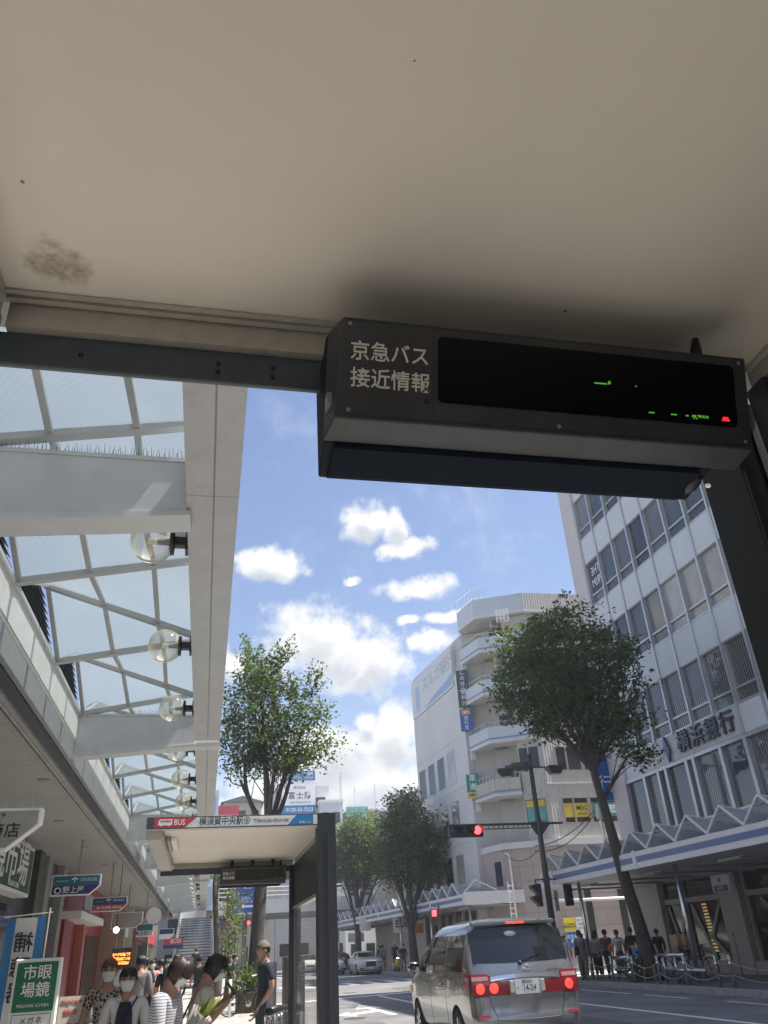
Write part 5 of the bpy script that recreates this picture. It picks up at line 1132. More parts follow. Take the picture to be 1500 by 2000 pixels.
class Car:
    """tab rows: height, half width, rear y, front y, rear corner radius, front corner radius"""
    def __init__(s, tab, bulge=.03, nose=.12): s.tab = tab; s.bulge = bulge; s.nose = nose
    def half(s, z, y):
        w, r, f = interp(s.tab, z)[:3]; u = (y-(r+f)/2)/((f-r)/2); return w*(1-s.bulge*abs(u)**3)
    def rear(s, z, x):
        w, r, f = interp(s.tab, z)[:3]; return r + .07*(x/w)**2
    def front(s, z, x):
        w, r, f = interp(s.tab, z)[:3]; return f - s.nose*(x/w)**2
    def outline(s, z):
        w, r, f, rr, fr = interp(s.tab, z); P = []
        yl, yh = r+.07+rr, f-s.nose-fr
        for i in range(9): x = -w*(1-s.bulge)+rr+(2*(w*(1-s.bulge)-rr))*i/8; P.append((x, s.rear(z, x)))
        for k in range(1, 5):
            a = pi/2*k/5; P.append((s.half(z, yl)-rr+rr*sin(a), yl-rr*cos(a)+0.))
        for i in range(11): y = yl+(yh-yl)*i/10; P.append((s.half(z, y), y))
        for k in range(1, 5):
            a = pi/2*k/5; P.append((s.half(z, yh)-fr+fr*cos(a), yh+fr*sin(a)))
        for i in range(9): x = (w*(1-s.bulge)-fr)*(1-2*i/8); P.append((x, s.front(z, x)))
        for k in range(1, 5):
            a = pi/2*k/5; P.append((-(s.half(z, yh)-fr+fr*sin(a)), yh+fr*cos(a)))
        for i in range(11): y = yh-(yh-yl)*i/10; P.append((-s.half(z, y), y))
        for k in range(1, 5):
            a = pi/2*k/5; P.append((-(s.half(z, yl)-rr+rr*cos(a)), yl-rr*sin(a)))
        return P
    def body(s, zs, wheels, rw, m, parent, name='body'):
        mb = MB(); n = None; vs = []
        for z in zs:
            o = s.outline(z); n = len(o); vs += [(x, y, z) for x, y in o]
        fs = [(i*n+k, i*n+(k+1) % n, (i+1)*n+(k+1) % n, (i+1)*n+k) for i in range(len(zs)-1) for k in range(n)]
        fs += [tuple(range(n-1,-1,-1)), tuple((len(zs)-1)*n+k for k in range(n))]; mb.add(vs, fs)
        cut = MB()
        for y, z in wheels:
            for sd_ in (-1, 1): cut.tube([(sd_*.55,y,z),(sd_*1.2,y,z)], rw+.055, 28)
        a = mb.build('tmp', m); c = cut.build('tmpc', None)
        md = a.modifiers.new('b', 'BOOLEAN'); md.object = c; md.operation = 'DIFFERENCE'; md.solver = 'EXACT'
        dg = bpy.context.evaluated_depsgraph_get(); me = bpy.data.meshes.new_from_object(a.evaluated_get(dg))
        bpy.data.objects.remove(a); bpy.data.objects.remove(c)
        me.materials.clear(); me.materials.append(m)
        o = bpy.data.objects.new(name, me); COL.objects.link(o); attach(o, parent, False)
        bm = bmesh.new(); bm.from_mesh(me)
        for f in bm.faces: f.smooth = True
        for e in bm.edges:
            if len(e.link_faces) == 2 and e.calc_face_angle(0) > R(32): e.smooth = False
        bm.to_mesh(me); bm.free(); return o
    def patch(s, side, us, zs, off, name, m, parent, nu=10, nz=6, zf=None):
        """glass or trim lying on the body. side: 'L','R' (us = y range), 'B','F' (us = x range)"""
        mb = MB(); vs = []
        for t_ in (0, 1):
            for j in range(nz+1):
                for i in range(nu+1):
                    a = i/nu; b_ = j/nz
                    u = us[0]+(us[1]-us[0])*a; z0, z1 = (zs if zf is None else zf(u)); z = z0+(z1-z0)*b_
                    o = off+(0 if t_ else -.02)
                    if side in 'LR': sg = -1 if side == 'L' else 1; vs.append((sg*(s.half(z,u)+o), u, z))
                    elif side == 'B': vs.append((u, s.rear(z,u)-o, z))
                    else: vs.append((u, s.front(z,u)+o, z))
        k = (nu+1)*(nz+1); fs = []
        for j in range(nz):
            for i in range(nu):
                a = j*(nu+1)+i; fs += [(k+a,k+a+1,k+a+nu+2,k+a+nu+1),(a,a+nu+1,a+nu+2,a+1)]
        bd = [i for i in range(nu)] ; 
        ring = [i for i in range(nu+1)]+[ (j+1)*(nu+1)+nu for j in range(nz)]+[nz*(nu+1)+nu-1-i for i in range(nu)]+[(nz-1-j)*(nu+1) for j in range(nz-1)]
        for q in range(len(ring)): a, b2 = ring[q], ring[(q+1) % len(ring)]; fs.append((a,b2,k+b2,k+a))
        mb.add(vs, fs); return mb.build(name, m, parent, smooth=False, world=False)
def wheel(par, x, y, r, w=.2):
    sg = 1 if x > 0 else -1; Mx = frame((x, y, r), (0,sg,0), (0,0,1))
    o = MB().lathe([(r*.62,-w*.5),(r*.93,-w*.5),(r,-w*.36),(r,w*.36),(r*.95,w*.5),(r*.66,w*.5),(r*.62,w*.42)], Mx, 28).build('wheel', m_tyre, par, smooth=False, world=False)
    mb = MB(); mb.lathe([(r*.615,w*.2),(r*.655,w*.46),(r*.60,w*.47),(r*.56,w*.25)], Mx, 24)
    for k in range(7):
        a = 2*pi*k/7; mb.bar(Mx @ Vec((0,0,w*.36)), Mx @ Vec((r*.6*cos(a),r*.6*sin(a),w*.36)), .05, .03, Mx.to_3x3() @ Vec((0,0,1)))
    mb.lathe([(.06,w*.3),(.055,w*.45),(.02,w*.46)], Mx, 12); mb.build('rim', m_steel, o, world=False)
    return o
def plate(par, M, big, small, side=None, w=.33, h=.165):
    p = MB().prism([(-w/2,-h/2),(w/2,-h/2),(w/2,h/2),(-w/2,h/2)], .008, M).build('number_plate', mat('plate_white', (.78,.79,.77), .45, var=.04), par, world=False)
    if big:
        text(small, 'lettering', m_letn, p, M @ Matrix.Translation((0,h*.30,.008)), h*.26, world=False, off=.001, ext=.0008, bold=.01)
        text(big, 'lettering', m_letn, p, M @ Matrix.Translation((w*.07,-h*.13,.008)), h*.58, world=False, off=.001, ext=.0008, bold=.012, sx=.82)
        if side: text(side, 'lettering', m_letn, p, M @ Matrix.Translation((-w*.39,-h*.13,.008)), h*.27, world=False, off=.001, ext=.0008)
    return p
def minivan():
    t = thing('minivan', 'silver minivan seen from behind with its brake lights lit', 'minivan', (4.90,13.22,0), R(-1.0))
    tab = [(.24,.80,.10,4.55,.16,.30),(.34,.865,.02,4.70,.16,.34),(.55,.895,.00,4.78,.15,.36),(.62,.900,.035,4.80,.13,.36),(.80,.905,.05,4.79,.12,.36),(.98,.905,.055,4.70,.12,.34),(1.06,.90,.07,4.45,.12,.32),(1.12,.895,.085,4.15,.12,.30),(1.22,.885,.12,3.95,.13,.28),(1.50,.825,.235,3.45,.14,.26),(1.72,.765,.335,3.0,.16,.25),(1.81,.715,.36,2.75,.2,.25),(1.86,.62,.42,2.55,.22,.25),(1.895,.47,.60,2.3,.2,.2),(1.905,.25,.9,2.0,.1,.1)]
    c = Car(tab); zs = [.24,.30,.36,.46,.56,.605,.635,.72,.80,.90,.98,1.04,1.09,1.14,1.22,1.32,1.42,1.52,1.62,1.72,1.78,1.82,1.85,1.875,1.895,1.905]
    c.body(zs, [(.98,.33),(3.86,.33)], .33, m_silver, t)
    for y in (.98, 3.86):
        for sg in (-1, 1): wheel(t, sg*.80, y, .33)
    MB().box(-.70,.70,.25,4.4,.16,.30).build('underbody', m_blk, t, world=False)
    g = c.patch('B',(-.78,.78),(1.28,1.79),.006,'rear_window',m_cglass,t,14,8, lambda u: (1.265+.02*(u/.8)**2, 1.785-.10*abs(u/.8)**4))
    for sd_ in 'LR':
        c.patch(sd_,(.55,1.52),(1.17,1.68),.005,'side_window',m_cglass,t); c.patch(sd_,(1.62,2.62),(1.17,1.69),.005,'side_window',m_cglass,t)
        c.patch(sd_,(2.72,3.62),(1.15,1.69),.005,'side_window',m_cglass,t,10,6, lambda u: (1.14, 1.69-max(0,(u-2.75))*.42))
        c.patch(sd_,(.50,2.67),(1.145,1.165),.009,'window_trim',m_chrome,t,12,1); c.patch(sd_,(1.55,2.66),(.30,1.12),.0022,'door_seam',m_blk,t,1,1) if 0 else None
        for y in (1.57, 2.67): c.patch(sd_,(y-.006,y+.006),(.36,1.14),.0015,'door_seam',m_blk,t,1,12)
        c.patch(sd_,(1.0,2.6),(.905,.935),.012,'side_moulding',m_silver,t,10,1)
        for y in (1.72, 2.84):
            z = .98; sg = -1 if sd_ == 'L' else 1; MB().box(-.012,.03,0,.17,-.016,.016,Matrix.Translation((sg*(c.half(z,y)+.006)-(.018 if sg<0 else 0),y,z))).build('door_handle', m_silver, t, world=False, bevel=.008)
        sg = -1 if sd_ == 'L' else 1
        mb = MB(); mb.ball((sg*1.02,3.42,1.21),(.12,.075,.10),16,10); mr = mb.build('door_mirror', m_silver, t, smooth=True, world=False); MB().box(sg*1.02-.09,sg*1.02+.09,3.343,3.352,1.13,1.285).build('mirror_glass', mat('mirror_glass', (.6,.65,.68), .02, 1., var=0), mr, world=False, bevel=.004); MB().bar((sg*.86,3.46,1.17),(sg*.98,3.44,1.19),.05,.05).build('mirror_arm', m_silver, mr, world=False)
        c.patch(sd_,(4.22,4.5),(.78,.9),.004,'turn_lamp',mat('amber_lamp', (.6,.2,.02), .2, var=0),t,4,2)
        # tail lamp cluster wrapping the corner
        lp = c.patch('B',(sg*.27,sg*.85),(.84,1.13),.012,'tail_lamp',m_lred,t,14,6, lambda u: (.845, 1.02+.115*min(1,max(0,(abs(u)-.40)/.22))))
        c.patch(sd_,(.165,.42),(.85,1.13),.010,'tail_lamp_side',m_lred,lp,5,4)
        c.patch('B',(sg*.60,sg*.85),(1.045,1.10),.016,'reversing_lamp',m_lpink,lp,8,2); c.patch(sd_,(.17,.38),(1.05,1.10),.013,'reversing_lamp',m_lpink,lp,4,2)
        for x in ((.52,.73) if sg < 0 else (.70,)):
            y = c.rear(.94, x); MB().lathe([(.070,0),(.064,.012),(.03,.020)], frame((sg*x,y-.010,.94),(1,0,0),(0,0,1)), 22).build('brake_light', m_brake, lp, world=False)
        MB().box(sg*.245-.035,sg*.245+.035,.0,.04,.87,1.03,Matrix.Translation((0,.005,0))).build('reversing_lamp', m_lwht, t, world=False, bevel=.01)
        c.patch('B',(sg*.62,sg*.80),(.565,.60),.006,'reflector',m_lred,t,4,2)
    c.patch('B',(-.56,.56),(1.06,1.12),.024,'chrome_bar',m_chrome,t,14,3, lambda u: (1.062-.03*(abs(u)/.56)**2, 1.115-.025*(abs(u)/.56)**2))
    c.patch('B',(-.41,.41),(.855,1.045),.004,'plate_recess',m_blk,t,6,3) if 0 else None
    plate(t, frame((0,.018,.945),(1,0,0),(0,0,1)), '14-24', '横浜301', 'Y', .40,.195)
    # tailgate seam, bumper step, spoiler with third brake light, wiper, emblem, inside mirror on the glass
    mb = MB(); ps = [(-.60,.84),(-.58,.74),(-.52,.60),(-.44,.535),(.44,.535),(.52,.60),(.58,.74),(.60,.84)]
    mb.tube([(x, c.rear(z,x)-.001, z) for x, z in smoothcurve([(x,z,0) for x, z in ps],5) for x, z in ((x,z),)] if 0 else [Vec((p.x, c.rear(p.y,p.x)+.001, p.y)) for p in smoothcurve([(x,z,0) for x, z in ps],5)], .006, 5); mb.build('tailgate_seam', m_blk, t, world=False)
    for sg in (-1,1): c.patch('B',(sg*.60,sg*.84),(.832,.842),.004,'bumper_seam',m_blk,t,6,1)
    mb = MB(); vs = [Vec((x, c.rear(1.80,x)-d, z)) for x in np.linspace(-.70,.70,9) for d, z in ((-.05,1.86),(.085,1.835),(.085,1.80),(-.02,1.785))]
    fs = [(4*i+k,4*i+(k+1) % 4,4*i+4+(k+1) % 4,4*i+4+k) for i in range(8) for k in range(4)]+[(0,1,2,3),(35,34,33,32)]; mb.add(vs, fs); sp = mb.build('spoiler', m_silver, t, world=False, smooth=False)
    MB().box(-.15,.15,c.rear(1.8,0)-.092,c.rear(1.8,0)-.0855,1.803,1.832).build('brake_light', m_brake, sp, world=False)
    w = MB(); w.bar((-.04,c.rear(1.27,0)-.02,1.262),(.30,c.rear(1.38,.3)-.025,1.36),.022,.014,(0,-1,0)); w.ball((-.04,c.rear(1.26,0)-.015,1.255),.03,10,6); w.build('wiper', m_blk, t, world=False)
    Fe = frame((.06,c.rear(1.19,0)-.016,1.19),(1,0,0),(0,0,1)); e = MB()
    def ring(a, b_, r, cx=0, cy=0): e.tube([Fe @ Vec((cx+a*cos(q*2*pi/20),cy+b_*sin(q*2*pi/20),0)) for q in range(21)], r, 5, False)
    ring(.058,.040,.006); ring(.020,.038,.005); ring(.038,.013,.005,0,.018); e.build('emblem', m_chrome, t, world=False)
    for i in range(3):
        pass
    mi = MB(); mi.ball((-.10,c.rear(1.66,.1)-.02,1.665),(.10,.02,.04),14,8); mi.build('inner_mirror', mat('pale_mirror', (.6,.62,.62), .3, var=0), t, smooth=True, world=False)
    text('ALPHARD', 'badge', m_chrome, t, frame((.52,c.rear(1.16,.52)-.006,1.16),(1,.07,0),(0,.25,1)), .055, world=False, sx=1.1)
    return t
minivan()
def sedan(label, loc, rz, m, kind='big', plate_on=True):
    t = thing('car', label, 'car', loc, rz, 'oncoming cars')
    if kind == 'big': tab = [(.20,.86,.1,4.85,.25,.2),(.35,.92,.03,4.96,.25,.2),(.60,.94,.0,5.0,.2,.18),(.85,.93,.02,4.98,.2,.2),(.98,.90,.08,4.80,.2,.25),(1.03,.86,.30,3.75,.2,.2),(1.08,.80,.62,3.5,.2,.2),(1.40,.68,1.25,2.75,.2,.2),(1.47,.58,1.5,2.5,.2,.2),(1.485,.3,1.9,2.2,.1,.1)]
    else: tab = [(.20,.78,.1,4.2,.25,.3),(.35,.84,.03,4.33,.25,.3),(.60,.86,.0,4.38,.2,.3),(.80,.86,.02,4.3,.2,.3),(.93,.84,.06,3.9,.2,.3),(1.0,.80,.12,3.5,.2,.25),(1.38,.66,.8,2.5,.2,.2),(1.48,.54,1.1,2.2,.2,.2),(1.50,.3,1.4,1.9,.1,.1)]
    c = Car(tab, .03, .10 if kind == 'big' else .25); L_ = tab[2][3]; rw = .36 if kind == 'big' else .31
    ws = [.95, L_-.9]
    c.body([.2,.28,.36,.48,.6,.72,.85,.92,.98,1.03,1.08,1.18,1.28,1.38,1.43,1.47,1.485] if kind == 'big' else [.2,.28,.36,.48,.6,.72,.8,.88,.93,.97,1.0,1.1,1.2,1.3,1.38,1.44,1.48,1.5], [(y, rw) for y in ws], rw, m, t)
    for y in ws:
        for sg in (-1, 1): wheel(t, sg*(.82 if kind == 'big' else .76), y, rw)
    MB().box(-.65,.65,.3,L_-.4,.14,.24).build('underbody', m_blk, t, world=False)
    zb, zt = (1.10,1.40) if kind == 'big' else (1.02,1.37)
    c.patch('F',(-.60,.60),(zb,zt),.008,'windscreen',m_cglass,t,10,6); c.patch('B',(-.55,.55),(zb,zt),.008,'rear_window',m_cglass,t,8,4)
    for sd_ in 'LR':
        c.patch(sd_,(1.55,3.0),(zb,zt),.006,'side_window',m_cglass,t,10,4,lambda u: (zb, zt-.03))
        sg = -1 if sd_ == 'L' else 1
        MB().ball((sg*(c.half(.95,3.2)+.10),3.15,1.06),(.10,.06,.07),12,8).build('door_mirror', m, t, smooth=True, world=False)
        c.patch('F',(sg*.54,sg*.86),(.68,.82) if kind == 'big' else (.62,.80),.008,'headlight',m_head,t,6,3)
        c.patch('F',(sg*.55,sg*.78),(.36,.44),.006,'fog_recess',m_blk,t,4,2)
    gr = c.patch('F',(-.36,.36),(.52,.84) if kind == 'big' else (.50,.62),.010,'grille',m_blk,t,8,4)
    c.patch('F',(-.40,.40),(.845,.87) if kind == 'big' else (.63,.645),.016,'grille_trim',m_chrome,gr,8,1)
    c.patch('F',(-.80,.80),(.27,.32),.006,'lower_intake',m_blk,t,8,1)
    if plate_on: plate(t, frame((0,c.front(.42,0)+.012,.42),(-1,0,0),(0,0,1)), None, None)
    return t
sedan('white saloon with a large dark grille, foremost of the oncoming cars', (11.85,68.3,0), pi, m_wcar)
sedan('white car beside and behind the foremost oncoming saloon', (9.9,72.4,0), pi, mat('pearl_white_paint', (.68,.69,.69), .3, var=.02, coat=.8), 'small')
sedan('dark car queuing behind the white oncoming saloon', (11.9,80.5,0), pi, m_dcar, 'small')
sedan('white car at the back of the oncoming queue', (9.5,84.6,0), pi, m_wcar, 'small')
def scooter():
    t = thing('scooter', 'yellow scooter with its headlight on beside the kerb', 'scooter', (13.0,60,0), 0)
    y0 = -.0; yel = mat('yellow_paint', (.62,.47,.03), .3, var=.04, coat=.6)
    for y in (-.62,.62):
        w = MB().lathe([(.12,-.05),(.20,-.05),(.22,-.03),(.22,.03),(.20,.05),(.12,.05)], frame((0,y,.22),(0,1,0),(0,0,1)), 20).build('wheel', m_tyre, t, world=False); MB().lathe([(.02,-.04),(.12,-.03),(.12,.03),(.02,.04)], frame((0,y,.22),(0,1,0),(0,0,1)), 16).build('rim', m_steel, w, world=False)
    mb = MB(); mb.tube([(0,-.55,.42),(0,-.50,.62),(0,-.42,.82),(0,-.36,.98)], [.14,.20,.19,.10], 12); mb.build('front_shield', yel, t, smooth=True, world=False)
    mb = MB(); mb.tube([(0,-.66,.45),(0,-.62,.50),(0,-.40,.36)], [.06,.10,.08], 10); mb.build('mudguard', yel, t, smooth=True, world=False)
    mb = MB(); mb.box(-.16,.16,-.4,.2,.28,.34); mb.build('footboard', m_blk, t, world=False); mb = MB(); mb.tube([(0,.1,.40),(0,.4,.55),(0,.85,.62)], [.14,.19,.10], 12); mb.build('tail_body', yel, t, smooth=True, world=False)
    MB().ball((0,.38,.76),(.15,.34,.07)).build('seat', m_blk, t, smooth=True, world=False); mb = MB(); mb.tube([(-.34,-.34,1.02),(0,-.38,1.0),(.34,-.34,1.02)], .018, 8); mb.build('handlebar', m_blk, t, world=False)
    for x in (-.34,.34): MB().ball((x,-.40,1.16),(.06,.015,.045)).build('mirror', m_blk, t, smooth=True, world=False)
    MB().ball((0,-.48,.92),(.09,.05,.075)).build('headlight', mat('headlight_lit', (.9,.8,.6), emit=(1,.82,.5), es=9, var=0), t, smooth=True, world=False)
    MB().box(-.09,.09,-.72,-.70,.5,.6).build('number_plate', yel, t, world=False)
scooter()
# ------------------------------------------------------------------ street furniture
m_pole = mat('dark_grey_pole', (.085,.085,.09), .45, .2, var=.15, scale=8)
m_sigblk = mat('signal_case', (.028,.03,.032), .5, var=.1)
m_redlit = mat('signal_red_lit', (.6,.02,.02), emit=(1.,.03,.04), es=5., var=0); m_lensoff = mat('signal_lens_dark', (.03,.035,.03), .2, var=0)
def lamp_pole():
    t = thing('street_lamp', 'tall dark lamp pole with three angular lamp heads at the street corner', 'street lamp', (13.78,33.5,.15))
    mb = MB(); mb.tube([(13.78,33.5,.15),(13.78,33.5,8.75)], [.15,.095], 14); mb.tube([(13.78,33.5,8.74),(13.78,33.5,8.80)], [.10,.05], 12); mb.build('pole', m_pole, t, smooth=True)
    for (x, y) in ((12.75,33.9),(13.05,32.75),(14.86,33.4)):
        mb = MB(); z = 8.12; d = Vec((13.78-x,33.5-y,0)).normalized(); r_ = Vec((d.y,-d.x,0))
        h = MB(); 
        def ring(a, b, zz): return [Vec((x,y,zz))+d*a*sx+r_*b*sy for sx, sy in ((-1,-1),(1,-1),(1,1),(-1,1))]
        vs = ring(.36,.30,z+.12)+ring(.38,.32,z+.06)+ring(.20,.17,z-.22); h.add(vs, [(0,1,2,3),(8,11,10,9)]+[(i,(i+1) % 4,4+(i+1) % 4,4+i) for i in range(4)]+[(4+i,4+(i+1) % 4,8+(i+1) % 4,8+i) for i in range(4)])
        o = h.build('lamp_head', m_pole, t); q = ring(.18,.15,z-.222); MB().add(q+[v-Vec((0,0,.01)) for v in q], [(0,1,2,3),(7,6,5,4)]+[(i,4+i,4+(i+1) % 4,(i+1) % 4) for i in range(4)]).build('lens', m_lwht, o)
        pa = MB(); w1 = [Vec((x,y,0))+d*.29-r_*.10+Vec((0,0,z-.08)), Vec((x,y,0))+d*.29+r_*.10+Vec((0,0,z-.08)), Vec((x,y,0))+d*.22+r_*.10+Vec((0,0,z-.19)), Vec((x,y,0))+d*.22-r_*.10+Vec((0,0,z-.19))]
        MB().bar(Vec((x,y,z+.09))+d*.37, (13.78,33.5,z+.09), .06, .06).build('arm', m_pole, t)
    # signal arm with three horizontal lenses, red lit at the right end
    s = thing('traffic_signal', 'horizontal traffic signal on a long arm, its red lens lit', 'traffic light', (10.6,33.45,5.4))
    mb = MB(); mb.box(11.2,14.85,33.42,33.5,5.84,5.93); mb.box(11.2,13.6,33.44,33.48,5.70,5.74); mb.build('arm', m_pole, s)
    mb = MB(); 
    for k in range(9): mb.box(11.5+.22*k,11.53+.22*k,33.45,33.47,5.742,5.838)
    tag(mb.build('lattice', m_pole, s), kind='stuff'); mb = MB(); mb.prism([(0,0),(.85,0),(.5,-.38),(.2,-.38)], .06, frame((13.4,33.49,5.835),(1,0,0),(0,0,1))); mb.build('bracket', m_pole, s); MB().tube([(13.78,33.5,5.55),(13.78,33.5,6.02)],.15,14).build('clamp', m_pole, s)
    MB().box(9.75,11.25,33.38,33.62,5.42,5.94).build('case', m_sigblk, s, bevel=.06)
    for i, x in enumerate((10.02,10.5,10.98)):
        l = MB(); l.lathe([(.165,0),(.15,.02),(.05,.03)], frame((x,33.375,5.68),(1,0,0),(0,0,1)), 22); o = l.build('lens', m_redlit if i == 2 else m_lensoff, s)
        v = MB(); n = 14
        for k in range(n): 
            a, b = R(-20)+R(220)*k/n, R(-20)+R(220)*(k+1)/n; v.quad(*[(x+.19*cos(q),yy,5.68+.19*sin(q)) for q, yy in ((a,33.378),(b,33.378),(b,33.10+.05*abs(sin(b))),(a,33.10+.05*abs(sin(a))))])
        h = v.build('visor', m_sigblk, o); md = h.modifiers.new('t','SOLIDIFY'); md.thickness = .012
    # pedestrian signals on short arms
    mb = MB(); 
    for lab, x, y, side in (('pedestrian signal seen edge-on at the left of the lamp pole',13.30,33.5,True),('pedestrian signal seen from behind at the right of the lamp pole',14.66,33.5,False)):
        p = thing('pedestrian_signal', lab, 'traffic light', (x,y,2.7))
        MB().bar((13.78,33.5,3.72),(x,y,3.72),.05,.05).build('arm', m_pole, p); MB().tube([(x,y,3.56),(x,y,3.74)],.035,8).build('hanger', m_pole, p)
        if side:
            MB().box(x-.02,x+.14,y-.2,y+.2,2.72,3.56).build('case', m_sigblk, p, bevel=.03)
            for z in (2.95,3.36):
                mb = MB(); mb.prism([(0,-.16),(-.24,.05),(-.24,.16),(0,.18)], .36, frame((x-.021,y+.18,z),(1,0,0),(0,0,1))); mb.build('visor', m_sigblk, p)
        else:
            MB().box(x-.18,x+.18,y-.08,y+.1,2.70,3.56).build('case', m_sigblk, p, bevel=.05); MB().box(x+.04,x+.1,y-.085,y-.0805,2.92,2.98).build('label_plate', m_grey, p)
    t = thing('guide_plate', 'thin grey plate strapped to the lamp pole', 'plate', (14.1,33.45,2.6)); MB().box(14.0,14.16,33.43,33.45,2.55,3.3).build('plate', m_grey, t); MB().bar((13.78,33.44,3.0),(14.05,33.44,3.0),.03,.03).build('strap', m_pole, t)
    t = thing('utility_post', 'slim steel post with a small box above the near canopy', 'post', (16.6,33.5,4.1)); MB().tube([(16.75,33.5,4.3),(16.62,33.5,6.6)],.06,8).build('post', m_steel, t); MB().tube([(16.62,33.4,6.0),(16.63,33.4,6.45)],.16,12).build('box', m_white, t)
    t = thing('overhead_wire', 'sagging black wires from the pole to the slim post', 'wires', (15,33.5,5))
    mb = MB()
    for a, b, s_ in (((13.85,34.5,5.1),(16.6,33.5,6.5),.35),((13.85,34.5,4.9),(16.6,33.5,6.4),.5),((16.7,46.8,6.2),(13.8,34,4.9),.5)):
        a = Vec(a); b = Vec(b); mb.tube([a.lerp(b,k/10)-Vec((0,0,s_*4*(k/10)*(1-k/10))) for k in range(11)], .018, 5)
    mb.build('wire', m_blk, t)
    # small pedestrian signal lit red beyond the crossing and others far away
    p = thing('pedestrian_signal', 'small pedestrian signal glowing red beside the dark vase-shaped tree', 'traffic light', (12.45,47,2.5)); MB().box(12.26,12.62,46.9,47.1,2.5,3.35).build('case', m_sigblk, p, bevel=.03); MB().box(12.32,12.56,46.88,46.898,2.98,3.28).build('lens', m_redlit, p); MB().tube([(12.75,47,.15),(12.75,47,3.6)],.05,8).build('post', m_pole, p); MB().bar((12.45,47,3.45),(12.75,47,3.45),.04,.04).build('arm', m_pole, p)
    p = thing('traffic_signal', 'dark vertical signal back with a pole behind the further shelter', 'traffic light', (1.42,50,.05)); MB().tube([(1.62,50.1,.05),(1.50,50.1,6.0)],.11,10).build('pole', mat('bluegrey_pole', (.22,.26,.30), .45, var=.1), p); MB().box(1.18,1.62,49.7,49.95,3.35,4.55).build('case', m_sigblk, p, bevel=.05); MB().bar((1.4,50.,4.9),(3.4,50.,4.9),.09,.09).build('arm', m_pole, p); MB().box(1.36,1.44,49.69,49.698,3.55,3.62).build('label_plate', m_white, p)
    p = thing('traffic_signal', 'far horizontal signal glowing red under the footbridge', 'traffic light', (3.4,72,3.5)); MB().box(2.6,3.7,72,72.2,3.75,4.15).build('case', m_sigblk, p); MB().lathe([(.15,0),(.13,.02)], frame((3.5,71.99,3.95),(1,0,0),(0,0,1)), 16).build('lens', m_redlit, p); MB().tube([(3.1,72.1,.0),(3.1,72.1,3.75)],.07,8).build('pole', m_pole, p)
    # blue direction sign
    b = thing('direction_sign', 'blue direction sign with a white arrow in two panels behind the further shelter', 'road sign', (2.7,62,4.4))
    u = MB().box(2.05,3.60,61.9,61.96,5.42,6.9).build('upper_panel', mat('road_sign_blue', (.012,.10,.42), .45, var=.03), b); l = MB().box(2.05,3.60,61.9,61.96,4.25,5.33).build('lower_panel', MATS['road_sign_blue'], b)
    text('中央駅前\nRoad', 'lettering', m_letw, u, frame((2.9,61.9,5.9)), .26); text('国道16\nROUTE 16', 'lettering', m_letw, l, frame((2.8,61.9,5.05)), .21)
    mb = MB(); mb.prism([(0,.0),(.22,.16),(.22,.06),(.9,.06),(.9,-.06),(.22,-.06),(.22,-.16)], .01, frame((2.45,61.9,4.65),(1,0,0),(0,0,1)), .001); mb.build('arrow', m_letw, l); mb = MB(); mb.tube([(2.85,62.05,.02),(2.85,62.05,7.2)],.1,10); mb.box(1.2,2.85,62.0,62.05,5.36,5.40); mb.build('pole', m_pole, b)
    r = thing('round_road_sign', 'round blue sign with a red rim on a post beside the young yellowish tree', 'road sign', (1.12,50,.05)); F = frame((1.10,49.6,3.2),(1,0,0),(0,0,1)); MB().lathe([(.34,0),(.34,.02)], F, 26).build('rim', m_red, r); MB().lathe([(.27,.0205),(.27,.024)], F, 26).build('disc', mat('road_sign_blue', (0,0,0)), r); MB().box(-.05,.05,-.25,.25,.0245,.028,F @ Matrix.Rotation(R(45),4,'Z')).build('bar', m_red, r); MB().tube([(1.10,49.65,.05),(1.10,49.65,3.6)],.035,8).build('post', m_grey, r)
lamp_pole()
def bollard(x, y, first=None, lab='', h=.74):
    if first: return dup(first, (x,y,.15), label=lab)
    t = thing('bollard', lab, 'bollard', (x,y,.15), 0, 'steel bollards with chains along the far kerb')
    MB().tube([(0,0,0),(0,0,h-.03),(0,0,h)], [.042,.042,.035], 14).build('post', m_steel, t, smooth=True, world=False); MB().ball((0,0,h+.01),(.05,.05,.035)).build('cap', m_steel, t, smooth=True, world=False)
    MB().lathe([(.046,.56),(.052,.58),(.046,.60)], None, 14).build('collar', m_chrome, t, world=False)
    return t
BO = [(14.12,31.2,'bollard partly hidden behind the right tail lamp of the silver minivan'),(14.12,29.5,'second bollard to the right of the silver minivan, in front of the queue'),(14.12,27.9,'third bollard to the right of the silver minivan, at the striding woman'),(14.12,26.2,'bollard just left of the leaning tree trunk'),(14.12,24.6,'bollard just right of the leaning tree trunk'),(14.12,22.9,'left one of a close pair of bollards at the right edge'),(14.12,22.2,'right one of a close pair of bollards at the right edge')]
b0 = bollard(*BO[0][:2], lab=BO[0][2])
for x, y, l in BO[1:]: bollard(x, y, b0, l)
for y, l in ((19.3,'bollard farthest right, beside the frame edge'),): bollard(14.12, y, b0, l)
def chain(a, b, sag, lab):
    t = thing('chain', lab, 'chain', ((a[0]+b[0])/2,(a[1]+b[1])/2,.3), 0, 'chains between the bollards'); a = Vec(a); b = Vec(b); n = 22; mb = MB()
    P = [a.lerp(b,k/n)-Vec((0,0,sag*4*(k/n)*(1-k/n))) for k in range(n+1)]
    mb.tube(P, [.010+.006*(k % 2) for k in range(n+1)], 6); mb.build('links', mat('dull_chain', (.42,.41,.40), .4, .7, var=.2), t)
YY = [b[1] for b in BO]+[19.3]
